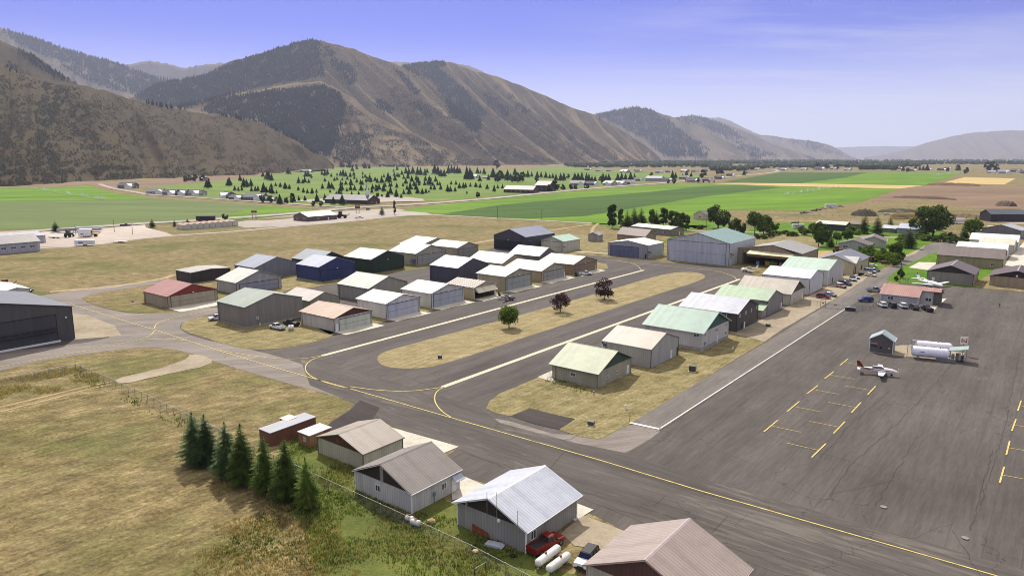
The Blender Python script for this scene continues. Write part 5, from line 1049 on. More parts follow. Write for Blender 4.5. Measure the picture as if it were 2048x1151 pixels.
A1 = '115,265,165 575,275,210 615,290,200 650,275,190 700,300,240 615,365,305 255,390,300 310,390,330 340,385,290 395,385,325 350,300,220 385,300,210 425,320,270r 745,355,300 780,285,235 780,345,290 830,290,210 865,295,190 900,300,215 920,340,285 960,305,230 990,225,150 1010,290,215 1015,330,275 850,350,300 1050,380,310 1130,270,225 1130,320,270 1165,310,270r 1230,260,235 1225,300,260 1190,390,310r 1230,380,300r 1300,360,295 1330,385,310 1390,390,280 1420,310,250 1480,380,240 1510,340,280 1570,355,270 1560,290,225 1600,300,235 1625,305,240 1550,230,190 1600,210,140 1665,275,205 1690,330,265 1720,260,160 1760,270,170 1815,265,160 1880,280,160 1920,280,170 1980,285,180 2010,250,180 5,435,370 70,465,375 130,465,400 250,485,420 320,515,440 375,525,460 440,530,445 500,520,460 580,465,385 670,465,355 710,460,370 735,475,420 685,515,460 830,425,350 850,410,360 900,410,345 970,420,320 830,490,400 855,480,410 915,500,440 965,485,400 1020,485,410 1100,405,330 1125,410,340 1110,490,400 1190,490,395 1265,470,395 1255,520,450 1320,500,420r 1355,475,390 1415,500,400 1435,440,370 1500,440,370 1525,430,370 1510,540,430 1595,450,380 1590,580,460 1470,580,490 1690,540,465 1655,590,520 1720,400,310 1680,430,370 1735,480,400 1765,540,440 1780,480,360 1830,430,350 1860,480,380 1880,530,440 1900,420,350 1860,350,270 1885,390,290 1800,370,280 1750,330,230 1945,530,455 1995,525,455 1985,360,280 1970,415,360 2035,410,330 980,540,490 1075,540,490 770,550,490 820,560,470r 1330,580,520r 1390,575,540r 1190,560,500r 770,165,40r 1110,120,50r 1160,190,100 1220,190,120 1050,200,130 850,175,90r 950,180,80'
A2 = '70,335,265 60,390,330 120,390,265 140,335,280 165,400,340 200,345,270 225,390,330 255,390,330 140,445,380 185,445,380 265,445,370 30,500,425 75,490,425 115,485,455r 355,475,380 390,470,395 450,470,400 400,380,325 460,385,320 505,430,355 555,430,350 585,420,350 645,410,350 715,415,345 770,425,355 860,440,370 950,470,380 995,430,375 1055,430,370 365,245,135 405,230,130 440,240,140 480,240,140 510,240,160 190,250,120 230,260,140 270,280,180 310,280,180 600,320,150 640,320,160 665,320,200 735,240,155 775,240,190 820,250,160 765,340,260 875,325,245 935,300,165 990,350,240r 1035,320,215r 1090,300,240 1120,335,190 1160,300,230 1215,265,165 1190,350,270r 1250,350,240r 1310,340,230r 1380,290,195 1430,280,210 1500,290,205 1550,290,210 1610,300,210 1660,300,240 1700,300,230 1500,370,280r 1740,330,240 1800,335,230 1840,330,225 1895,310,250r 1980,350,230 2030,340,240 600,505,470r 740,540,480r 980,180,80r 1320,490,450r 1430,485,430r 1500,480,420r 1600,460,380r 1650,470,390r 1710,460,340r 1760,450,380r 1830,450,380r 1930,440,380r 1990,440,385r'
A3 = '60,345,230 100,340,230 150,345,220 210,340,230 240,330,240 280,350,265 320,350,265 420,340,230 400,370,280r 460,340,245 495,335,240 610,330,230 660,335,230 710,330,235 775,335,220 825,310,235 1040,275,225r 1310,320,200 1350,300,220 1440,300,240 1490,280,220r 1550,280,220 1700,310,205r 1260,370,320r 1330,370,310r 1635,355,300r 1705,355,310 1780,355,320 1845,350,315 1900,250,170r 1940,245,145 190,430,400r 225,430,380r 20,435,390r 60,435,390r'
A0 = '785,210,95 760,210,110 1140,130,45 1020,185,80 1000,180,105 1080,235,175 1185,200,95 1215,195,105 1265,190,100 1270,245,180 1315,245,180 1345,240,175 1410,265,140 1440,260,190 1480,260,190 1505,275,185 1555,270,225 1495,200,145 1545,185,140 1597,195,140 1655,215,140 1700,215,160 1450,110,10 1470,120,20 1500,125,40 1400,80,20 1120,240,185 1160,235,180'
FT = [(1488,351,338,''),(1635,338,326,'r'),(1651,340,328,'r'),(1674,338,326,''),(1831,337.6,329,''),(1839,341,331,''),(1846,341,331,''),(1854,342,328.6,''),(1932,348,336,'r'),(1815,344,336,'r'),(1806,343,334,'r'),(1916,342,331,'r'),(1977,343,324,'r'),(1992,342,330,'r'),(1895,343,336,'r'),
      (525,405,391,'r'),(540,406,393,'r'),(560,408,388,''),(573,407,396,'r'),(586,406,389,'r'),(598,402,391,''),(610,402,391,''),(627.5,412.5,403,'r'),(634,404.5,387,''),(643,413,403,'r'),(650,401,387,''),(667,409,393,''),(685,410,389,''),(745,405.5,391,''),(380,362,352,'r'),(390,363,350,'r'),(371,364,353,'r'),(405,362,350,'r')]
for A, ox, oy, sc in ((A0, 280, 340, 5.689), (A1, 560, 310, 6.827), (A2, 840, 310, 6.4), (A3, 1140, 310, 6.4)):
    for tk in A.split():
        r_ = tk.endswith('r'); a, b, c = (float(v) for v in tk.rstrip('r').split(',')); FT.append((ox + a / sc, oy + b / sc, oy + c / sc, 'r' if r_ else ''))
print('far trees', len(FT))
for x, y, tp, k in FT:
    g0 = G(x, y); h = hat(g0, tp); me = tr_.choice(FB if k else FC); o = bpy.data.objects.new('shade_tree' if k else 'conifer_tree', me); COL.objects.link(o)
    s = h / 10 * 1.08; o.location = (g0.x, g0.y, 0); o.rotation_euler = (0, 0, tr_.uniform(0, 6.28)); w_ = s * tr_.uniform(.85, 1.15); o.scale = (w_, w_, s)
    tag(o, 'leafy round tree among the far lawns and roadside houses' if k else 'dark pointed conifer on the golf course and distant roadside', 'tree', 'far leafy trees' if k else 'far conifers')
# ---------------------------------------------------------------- weeds and grass tufts
def blades(name, poly_, n, h0, h1, w0, mat, dens=None):
    pts = [G(*p).to_2d() for p in poly_]; xs = [p.x for p in pts]; ys = [p.y for p in pts]; P = [(p.x, p.y) for p in pts]; mb = MB(); k = 0
    while k < n:
        x = tr_.uniform(min(xs), max(xs)); y = tr_.uniform(min(ys), max(ys)); k += 1
        if not inside(x, y, P): continue
        if dens and mnoise.noise(Vector((x * dens[0], y * dens[0], dens[2]))) < dens[1] + tr_.uniform(-.12, .12): continue
        for _ in range(4):
            a = tr_.uniform(0, 6.28); h = tr_.uniform(h0, h1); ww = w0 * tr_.uniform(.6, 1.3); ox, oy = tr_.uniform(-.25, .25), tr_.uniform(-.25, .25); ln = tr_.uniform(-.3, .3) * h
            c, s = math.cos(a), math.sin(a)
            mb.add([(x + ox - c * ww, y + oy - s * ww, 0), (x + ox + c * ww, y + oy + s * ww, 0), (x + ox + ln * s, y + oy - ln * c, h)], [(0, 1, 2)])
    o = mb.build(name, mat); tag(o, kind='stuff'); return o
M_w1 = leafmat('weed_green', (60, 78, 28), (124, 140, 62), 0.35, tr=0.45); M_w2 = leafmat('weed_dry', (112, 104, 74), (164, 152, 114), 0.35, tr=0.45); M_w3 = leafmat('grass_dry', (128, 110, 70), (176, 156, 108), 0.25, tr=0.45)
WP = [(585,880),(640,860),(720,905),(720,945),(815,1020),(935,1040),(1060,1110),(1190,1160),(1150,1330),(760,1330),(640,1151),(600,1040),(560,960)]
blades('weeds', WP, 20000, .15, .55, .06, M_w1, (.12, -.08, 1)); blades('weeds', WP, 12000, .2, .7, .06, M_w2, (.10, .08, 8))
blades('weeds', [(150,735),(390,850),(640,960),(900,1080),(1075,1160),(1060,1175),(880,1095),(620,975),(370,860),(150,755)], 12000, .2, .6, .07, M_w1, (.12, -.15, 4))
blades('grass_tufts', [(0,820),(200,775),(390,860),(480,980),(600,1040),(640,1151),(500,1300),(-300,1300),(-100,900)], 16000, .05, .16, .05, M_w3, (.09, -.05, 2))
blades('weeds', [(470,930),(640,960),(700,1151),(720,1330),(420,1330),(400,1100)], 9000, .12, .4, .06, M_w1, (.11, .0, 5)); blades('grass_tufts', [(430,930),(640,960),(800,1330),(350,1330)], 12000, .12, .45, .06, M_w3, (.13, -.05, 6))
blades('weeds', [(0,762),(150,730),(200,750),(190,775),(60,790),(0,800)], 5000, .3, .7, .07, M_w2, (.14, -.1, 3))
blades('weeds', [(1100,745),(1190,782),(1200,790),(1150,785),(1090,765)], 500, .15, .5, .07, M_w1)
# ---------------------------------------------------------------- vehicles
M_tyre = plain((20, 20, 21), 0.85); M_rim = plain((150, 150, 152), 0.35, metal=0.7); M_wglass = plain((26, 30, 36), 0.08, vary=0.05, spec=0.9)
M_lamp = plain((220, 220, 214), 0.2); M_tail = plain((140, 24, 20), 0.35); M_bump = plain((44, 44, 46), 0.6)
def paintm(c): 
    m = plain(c, 0.28, vary=0.03, spec=0.6); return m
def prof_body(mb, prof, w, inset=.12):
    # side outline lofted across the width with rolled edges
    cx = sum(p[0] for p in prof) / len(prof); cz = sum(p[1] for p in prof) / len(prof)
    rings = []
    for y, k in ((-w/2, .94), (-w/2 + inset, 1.0), (w/2 - inset, 1.0), (w/2, .94)):
        rings.append([(cx + (p[0] - cx) * (k if k == 1 else .985), y, cz + (p[1] - cz) * k) for p in prof])
    mb.loft(rings)
def vehicle(kind, col, label, rear, front, group=None, cat=None, L=None, at=None, world=None):
    if world: c, ang = world
    else:
        a, b = G(*rear).to_2d(), G(*front).to_2d(); c = (a + b) / 2; ang = math.atan2((b - a).y, (b - a).x)
    L = L or {'suv': 4.8, 'pickup': 5.7, 'car': 4.6, 'van': 5.2, 'jeep': 4.2}[kind]; wd = 1.9 if kind != 'car' else 1.8
    nm = {'suv': 'parked_suv', 'pickup': 'pickup_truck', 'car': 'parked_car', 'van': 'parked_van', 'jeep': 'off_roader'}[kind]
    t = thing(nm, label, cat or {'suv': 'suv', 'pickup': 'pickup', 'car': 'car', 'van': 'van', 'jeep': 'jeep'}[kind], (c.x, c.y, .09), ang, group)
    h = L / 2; pm_ = paintm(col); b = MB(); hw = wd / 2
    if kind == 'pickup':
        prof_body(b, [(-h, .5), (-h, 1.02), (-.35, 1.04), (1.35, 1.06), (h - .25, .98), (h, .8), (h, .45), (h - .5, .38), (-h + .4, .38)], wd)
        gx = (-.45, 1.5, -.15, .85)
    elif kind == 'jeep':
        prof_body(b, [(-h, .55), (-h, 1.1), (.5, 1.12), (h - .1, 1.05), (h, .6), (h - .3, .45), (-h + .3, .45)], wd); gx = (-h + .05, .75, -h + .2, .45)
    elif kind == 'van':
        prof_body(b, [(-h, .4), (-h, 1.1), (h - 1.2, 1.12), (h - .15, .9), (h, .5), (h - .4, .35), (-h + .4, .35)], wd); gx = (-h + .05, h - 1.0, -h + .12, h - 1.7)
    elif kind == 'suv':
        prof_body(b, [(-h, .5), (-h + .05, 1.02), (.9, 1.06), (h - .3, .95), (h, .7), (h - .05, .42), (h - .5, .34), (-h + .45, .34)], wd); gx = (-h + .08, 1.25, -h + .45, .45)
    else:
        prof_body(b, [(-h, .5), (-h + .05, .88), (-h + .9, .92), (.9, .92), (h - .35, .78), (h, .58), (h - .05, .36), (h - .5, .3), (-h + .4, .3)], wd, .14); gx = (-h + .75, 1.15, -h + 1.35, .4)
    bo = b.build('body', pm_, t)
    zt = {'pickup': 1.82, 'jeep': 1.85, 'van': 1.95, 'suv': 1.76, 'car': 1.42}[kind]; zb = {'car': .86, 'pickup': 1.0, 'jeep': 1.05}.get(kind, 1.0)
    gl = MB(); a0, a1, t0, t1 = gx; wi = hw - .10; wt = hw - .28
    gl.add([(a0, -wi, zb), (a1, -wi, zb), (a1, wi, zb), (a0, wi, zb), (t0, -wt, zt - .07), (t1, -wt, zt - .07), (t1, wt, zt - .07), (t0, wt, zt - .07)], [(0,3,2,1),(4,5,6,7),(0,1,5,4),(1,2,6,5),(2,3,7,6),(3,0,4,7)])
    gl.build('window', M_wglass, t)
    rf = MB(); rf.add([(t0 - .06, -wt - .04, zt - .09), (t1 + .08, -wt - .04, zt - .09), (t1 + .08, wt + .04, zt - .09), (t0 - .06, wt + .04, zt - .09), (t0 + .08, -wt + .08, zt), (t1 - .08, -wt + .08, zt), (t1 - .08, wt - .08, zt), (t0 + .08, wt - .08, zt)], [(0,3,2,1),(4,5,6,7),(0,1,5,4),(1,2,6,5),(2,3,7,6),(3,0,4,7)])
    nmid = 1 if kind in ('car', 'pickup') else 2
    for s in (-1, 1):      # pillars
        for f in [i / (nmid + 1) for i in range(nmid + 2)]:
            xb = a0 + (a1 - a0) * f; xt = t0 + (t1 - t0) * f
            rf.tube((xb, s * (wi + .01), zb), (xt, s * (wt + .01), zt - .06), .045, n=4)
    rf.build('roof', M_black if kind == 'jeep' and sum(col) > 500 else pm_, t)
    if kind == 'pickup':
        bed = MB(); bed.box(-h + .12, -.6, -hw + .2, hw - .2, 1.035, 1.055); bed.build('cargo_bed', M_bump, t)
        rl = MB()
        for s in (-1, 1): rl.box(-h + .02, -.55, s * (hw - .1) - .06, s * (hw - .1) + .06, 1.03, 1.2)
        rl.box(-h + .02, -h + .12, -hw + .16, hw - .16, 1.03, 1.2); rl.build('bed_rail', pm_, t)
    for x in (-h + .95, h - .95):
        for s in (-1, 1):
            r = .40 if kind in ('pickup', 'jeep') else .35; w_ = MB(); w_.tube((x, s * (hw - .2), r - .09), (x, s * (hw + .02), r - .09), r, n=14); wo_ = w_.build('wheel', M_tyre, t)
            w2 = MB(); w2.tube((x, s * (hw + .021), r - .09), (x, s * (hw + .035), r - .09), r * .58, n=10); w2.build('rim', M_rim, wo_)
    for s in (-1, 1):
        MB().box(h - .1, h + .015, s * (hw - .35) - .17, s * (hw - .35) + .17, .62, .78).build('headlight', M_lamp, t)
        MB().box(-h - .012, -h + .08, s * (hw - .22) - .09, s * (hw - .22) + .09, .66, .92).build('taillight', M_tail, t)
        MB().box(gx[1] - .35, gx[1] - .15, s * (hw + .03) - .09, s * (hw + .03) + .09, zb, zb + .16).build('mirror', M_bump, t)
    bp = MB(); bp.box(h - .08, h + .06, -hw + .1, hw - .1, .36, .52); bp.box(-h - .06, -h + .08, -hw + .1, hw - .1, .36, .52); bp.box(h - .02, h + .03, -.5, .5, .56, .76); 
    bpo = MB(); bpo.box(h - .08, h + .06, -hw + .1, hw - .1, .36, .52); bpo.build('bumper', M_bump, t); b2_ = MB(); b2_.box(-h - .06, -h + .08, -hw + .1, hw - .1, .36, .52); b2_.build('bumper', M_bump, t); MB().box(h - .02, h + .03, -.45, .45, .56, .78).build('grille', M_bump, t)
    if kind == 'jeep': MB().tube((-h - .03, 0, 1.0), (-h - .22, 0, 1.0), .36, n=14).build('spare_wheel', M_tyre, t)
    return t
WH = (214, 216, 218); BK = (26, 27, 30)
vehicle('pickup', (118, 24, 22), 'old red pickup parked in the weeds beside the silver roofed foreground hangar', (1066,1110), (1117,1081))
vehicle('jeep', WH, 'white off-roader with black roof parked beside the pink ribbed foreground roof', (1187,1112), (1160,1145))
vehicle('pickup', WH, 'white pickup parked on the grass in front of the tall grey hangar', (569,661), (541,655))
vehicle('pickup', BK, 'black pickup parked in shade between the tall grey and brown roofed hangars', (596,653), (570,648))
vehicle('pickup', WH, 'white pickup whose front pokes out behind the tall grey hangar', (448,637.5), (425,640.5))
vehicle('pickup', WH, 'white pickup parked in front of the beige roofed end hangar', (1161,549.5), (1180,549.5))
vehicle('suv', (110, 26, 30), 'dark red suv parked beside the white hangar on the gravel', (1634,595), (1659,597.5))
vehicle('car', (120, 128, 142), 'grey-blue wagon parked behind the dark red suv', (1651,589.5), (1671,594), L=4.8)
vehicle('jeep', (176, 146, 140), 'small faded pink open off-roader on the gravel beside the pale green roofed hangar', (1675,573.5), (1690,577))
vehicle('pickup', (34, 44, 84), 'navy pickup parked on the gravel beside the pale green roofed hangar', (1680,567), (1701,572))
vehicle('jeep', WH, 'white off-roader with black top parked nose out on the gravel', (1699,557), (1713,566), L=4.6)
vehicle('car', WH, 'white car mostly hidden behind the white off-roader', (1707,554), (1718,560))
vehicle('pickup', (130, 136, 148), 'silver grey pickup on the access road left of the terminal', (1737,583), (1761,583))
vehicle('suv', (44, 58, 120), 'blue suv on the access road beside the terminal fence', (1745,603), (1717,602.5), L=5.0)
TA = math.atan2(DA.y, DA.x)
for k, cc, x, y, lb in (('suv', WH, 1764.5, 617, 'white suv at the left end of the line of cars by the terminal'), ('jeep', (48,50,56), 1784, 618.5, 'dark grey off-roader with a spare wheel in the line by the terminal'),
    ('suv', (206,208,212), 1805, 619, 'white compact suv in the middle of the line by the terminal'), ('suv', (60,62,70), 1827.5, 622, 'charcoal suv in the line by the terminal, left of the black pickup'), ('pickup', BK, 1853.5, 625, 'black pickup at the right end of the line of cars by the terminal')):
    vehicle(k, cc, lb, None, None, world=(G(x, y - 4).to_2d(), TA + .55), L=4.4 if k == 'suv' else None)
vehicle('car', WH, 'white sedan farthest along the front of the cream shop', (1737,533), (1752,534))
vehicle('van', (170,176,186), 'silver van parked in front of the cream shop', (1734,544.5), (1746,546))
vehicle('car', (50,56,66), 'dark sedan parked beyond the silver van', (1746,541), (1755,543))
vehicle('car', (206,196,168), 'cream coupe parked nearest in front of the cream shop', (1734,551.5), (1747,553))
vehicle('car', (60,62,66), 'dark car parked behind the very large charcoal hangar', (46,583), (61,583))
vehicle('pickup', BK, 'black pickup driving on the highway above the machinery yard', (243,452), (259,451.5), L=7)
vehicle('car', WH, 'white car driving on the highway above the wide roofed store', (551,428.5), (559,428), L=6)
vehicle('car', WH, 'white car at the junction below the church', (671,417.5), (677,416.5), L=6)
vehicle('suv', (50,50,54), 'dark suv on the highway below the church car park', (733,420.5), (740,419.5), L=6)
vehicle('pickup', WH, 'white pickup with trailer parked right of the wide roofed store', (714,437), (724,436.5), L=7)
vehicle('pickup', BK, 'black pickup in front of the storage units', (1603,427), (1612,427), L=7)
for i, (x, y, cc, lb) in enumerate(((1618,425.5,(190,194,200),'silver car'), (1628,422.5,(60,62,68),'dark car'), (1637,420.5,(40,42,48),'black car'), (1646,418,(150,152,156),'grey car'), (1682,414,(70,74,80),'slate car'), (1775,430,WH,'white truck'), (1799,425.5,(190,186,180),'pale truck'), (1836,427,(130,36,34),'red truck'), (1788,434,WH,'white boat-like car'), (1920,432,WH,'white lorry'), (1862,444,(70,80,90),'slate hatchback'), (1590,447,(70,74,80),'dark hatchback'), (1602,459,(60,60,64),'black suv'), (1647,519,(52,64,110),'blue sedan'))):
    vehicle('suv' if 'truck' in lb or 'lorry' in lb or 'suv' in lb else 'car', cc, '%s parked %s' % (lb, 'along the field edge beyond the camper' if i < 5 else 'behind the maintenance hangar' if i == 13 else 'in the cluttered yard beyond the gardens' if i < 11 else 'by the camper on the dirt'), None, None, world=(G(x, y).to_2d(), tr_.uniform(-.8, .4)), L=6 if i < 12 else 4.6)
# trailers and campers: box on wheels
def trailer(label, px, ang, L, W, z0, z1, col, name='trailer', cat='trailer', group=None):
    g0 = G(*px); t = thing(name, label, cat, (g0.x, g0.y, 0.09), ang, group); b = MB(); prof_body(b, [(-L/2, z0), (-L/2, z1 - .2), (-L/2 + .25, z1), (L/2 - .3, z1), (L/2, z1 - .35), (L/2, z0)], W, .1); bo = b.build('body', plain(col, .5), t)
    for s in (-1, 1):
        for dx_ in (-.45, .45): MB().tube((dx_, s * (W/2 - .15), .26), (dx_, s * (W/2 + .05), .26), .35, n=10).build('wheel', M_tyre, t)
    MB().box(L/2, L/2 + 1.2, -.06, .06, z0, z0 + .1).build('hitch', M_steel, t)
    if z1 > 2: MB().box(-L*.3, -L*.05, -W/2 - .02, -W/2 + .005, z0 + 1, z0 + 1.6).build('window', M_wglass, t)
    return t
trailer('white camper trailer on the dirt beyond the huge grey-white hangar', (1596,457), .0, 8.5, 2.4, .5, 3.1, (206,208,208), 'camper', 'camper')
trailer('white box trailer at the field edge beyond the parked cars', (1662,416.5), .0, 12, 3, .6, 4.0, (206,206,202))
trailer('white mobile trailer in the yard right of the huge spreading tree', (1911,447), .1, 15, 3, .7, 3.8, (204,204,206))
trailer('long straw coloured trailer in the cluttered yard', (1813,437), .0, 26, 3.2, .6, 4.2, (176,152,96))
trailer('white box trailer at the edge of the gravel machinery yard', (170,491), .25, 10, 2.6, .6, 3.2, (214,216,220))
trailer('rounded white tank trailer in the machinery yard', (171,473.5), .2, 7, 4, .6, 5, (222,222,224))
trailer('long grey flatbed trailer at the back of the machinery yard', (158,464.5), .2, 26, 3, 1.0, 2.8, (150,150,150))
trailer('pale slatted trailer right of the long grey flatbed trailer', (178,463.5), .2, 16, 3, 1.0, 3.6, (186,186,184))
trailer('white flat utility trailer in the middle of the machinery yard', (112,476), -.3, 10, 3, .6, 1.1, (206,206,204))
trailer('flatbed trailer with headboard standing by the frontage road', (241,485), -.1, 8, 2.4, .6, 1.0, (196,190,184))
trailer('dark covered trailer parked behind the storage units', (412,442.5), .1, 14, 3.2, .8, 4.4, (40,44,48))
def machine(label, px, ang, col, s=1.0, cat='machine'):
    g0 = G(*px); t = thing('farm_machine', label, cat, (g0.x, g0.y, .02), ang); pc = plain(col, .5)
    b = MB(); b.box(-1.6, .3, -.6, .6, .7, 1.6); b.box(.3, 1.9, -.45, .45, .7, 1.45); b.build('body', pc, t)
    c = MB(); c.box(-1.3, .1, -.55, .55, 1.61, 2.7); c.build('cab', M_wglass, t); MB().box(-1.4, .2, -.62, .62, 2.71, 2.82).build('cab_roof', pc, t)
    for x, r in ((-1.1, .8), (1.3, .5)):
        for y in (-.75, .75): MB().tube((x, y - .15, r), (x, y + .15, r), r, n=14).build('wheel', M_tyre, t)
    MB().tube((1.9, 0, .8), (3.2, 0, 1.8), .12).build('loader_arm', pc, t); t.scale = (s, s, s); return t
machine('yellow tractor beside the rounded white tank trailer', (185,473), .2, (190,160,50), 1.5)
machine('dark crane machine in the machinery yard behind the white trailers', (139,474), 1.6, (50,48,48), 1.7)
machine('orange-red machine behind the very large charcoal hangar', (15,575), 1.2, (160,66,36), 1.2)
machine('dark truck tractor beside the wide roofed store', (684,436), 0, (40,38,46), 2.0)
machine('rusty red machine on the dirt behind the maintenance hangar', (1675,505), .5, (140,60,40), 1.3)
machine('red machine parked at the far corner of the cream shop', (1746,524), .3, (130,40,34), .9)
machine('small dark tractor mower beside the end hangar pickup', (1153,551.5), 1.0, (34,34,36), .55)
# tanks
def tank(label, a, b, r, zc, col=(206,206,200), name='propane_tank', dome=True, sep_=None, group=None):
    A, B = G(*a).to_2d(), G(*b).to_2d(); c = (A + B) / 2; L = (B - A).length; ang = math.atan2((B - A).y, (B - A).x)
    t = thing(name, label, 'tank', (c.x, c.y, .02), ang, group); m = MB(); n = 20; rings = []
    for f, k in ((-.5, .02), (-.495, .35), (-.47, .75), (-.43, .97), (-.40, 1), (.40, 1), (.43, .97), (.47, .75), (.495, .35), (.5, .02)):
        rings.append([(f * L, math.cos(i * 2 * math.pi / n) * r * k, zc + math.sin(i * 2 * math.pi / n) * r * k) for i in range(n)])
    m.loft(rings); m.build('tank_body', plain(col, .35, vary=.08), t, smooth=True)
    for x in (-.3, .3): MB().box(x * L - .12, x * L + .12, -r * .7, r * .7, 0, zc - r * .72).build('saddle', M_steel, t)
    if dome: MB().tube((0 if dome is True else dome * L, 0, zc + r * .95), (0 if dome is True else dome * L, 0, zc + r + .18), .16, n=10).build('valve_dome', M_rust, t)
    return t
tank('white propane tank with rusty valve cap nearest the red pickup', (1073,1140), (1118,1105), .52, .85, dome=-.1)
tank('white propane tank with dark valve cap beside the white off-roader', (1095,1152), (1138,1120), .52, .85, dome=.1)
tank('white propane tank nearer the wall in the shade of the white foreground hangar', (812,1041), (827,1046), .4, .6)
tank('white propane tank by the fence behind the white foreground hangar', (822,1049), (841,1055), .42, .6)
tank('small white propane tank on the grass between the pickups', (577,660), (588,660), .6, .95, (226,226,224))
f1 = tank('large white fuel tank at the front of the ramp fuel station', (1820,714), (1898,721.5), 1.3, 1.75, (222,222,232), 'fuel_tank', .25)
f2 = tank('large white fuel tank at the back of the ramp fuel station', (1828,703), (1904,710.5), 1.15, 2.0, (226,226,230), 'fuel_tank', .1)
for f_ in (f1, f2):
    for i in range(4): MB().tube((-3 + i * 1.9, .2, 3.0), (-3 + i * 1.9, .2, 3.4), .09, n=8).build('vent_pipe', M_steel, f_)
    l = MB()
    for s in (-.25, .25): l.tube((-5.0, s, .1), (-5.0, s, 3.3), .035, n=5)
    for i in range(9): l.tube((-5.0, -.25, .4 + i * .33), (-5.0, .25, .4 + i * .33), .02, n=4)
    l.box(-5.0, -4.0, -.6, .6, 3.05, 3.1)
    for x, y in ((-5, -.6), (-5, .6), (-4, -.6), (-4, .6)): l.tube((x, y, 3.1), (x, y, 4.0), .03, n=4)
    l.build('ladder', M_steel, f_)
    MB().box(-2.2, -1.4, -1.34, -1.28, 1.9, 2.05).build('label_strip', plain((90,96,120),.5), f_) if f_ is f1 else None
kg = G(1915,722).to_2d(); ks = thing('fuel_kiosk', 'slanted green-grey canopy with pumps and pipes at the end of the fuel tanks', 'fuel station', (kg.x, kg.y, .02), ROT + R_(4))
c = MB(); c.prism([(-2.0, 2.6), (2.0, 3.5), (2.0, 3.58), (-2.0, 2.68)], 'y', -1.2, 3.0); c.build('canopy', panel((146,166,160), 'x', .5), ks)
for x, y in ((-1.7,-1),(1.7,-1),(-1.7,2.8),(1.7,2.8)): MB().tube((x, y, 0), (x, y, 2.65 + (x + 1.7) * .22), .06, n=6).build('post', M_steel, ks)
for i, (x, y, hh) in enumerate(((-1.1,.3,1.6),(-.2,.4,1.9),(.9,.2,1.5),(.2,1.8,1.7))): MB().box(x - .32, x + .32, y - .25, y + .25, 0, hh).build('pump', (M_steel, plain((120,112,96),.5), M_black, M_trimw)[i], ks)
for z in (.5, .9, 1.3): MB().tube((-1.7, -.6, z), (1.7, -.6, z), .05, n=6).build('pipe', M_steel, ks)
MB().box(-4.6, -.4, -2.2, -1.6, 0, .75).build('equipment_box', plain((120,120,118),.6), ks)
# fuel brand panel on its pole
sg0 = G(1925,709); sw = thing('pole_sign', 'white pole sign with a red angular mark beside the fuel tanks', 'sign', (sg0.x, sg0.y, .02), -math.atan2(sg0.x, sg0.y))
MB().tube((0, 0, 0), (0, 0, 2.9), .07).build('pole', M_black, sw); pn = MB().box(-.85, .85, -.06, .06, 2.75, 4.75).build('panel', plain((226,216,200),.5), sw)
rd = plain((150,40,34),.5); lt = MB()
def stroke(mb, x0, z0, x1, z1, w_):
    d = Vector((x1 - x0, 0, z1 - z0)).normalized(); n = Vector((-d.z, 0, d.x)) * w_ / 2; a = Vector((x0, 0, z0)); b = Vector((x1, 0, z1))
    q = [a + n, b + n, b - n, a - n]; mb.add([(p.x, -.11, p.z) for p in q] + [(p.x, -.065, p.z) for p in q], [(0,1,2,3),(7,6,5,4),(0,4,5,1),(1,5,6,2),(2,6,7,3),(3,7,4,0)])
stroke(lt, .55, 4.35, .55, 3.3, .16); stroke(lt, .55, 3.3, -.5, 4.1, .17); stroke(lt, -.5, 4.2, -.5, 3.3, .16); stroke(lt, -.5, 3.3, .1, 3.62, .14); lt.build('emblem', rd, sw)
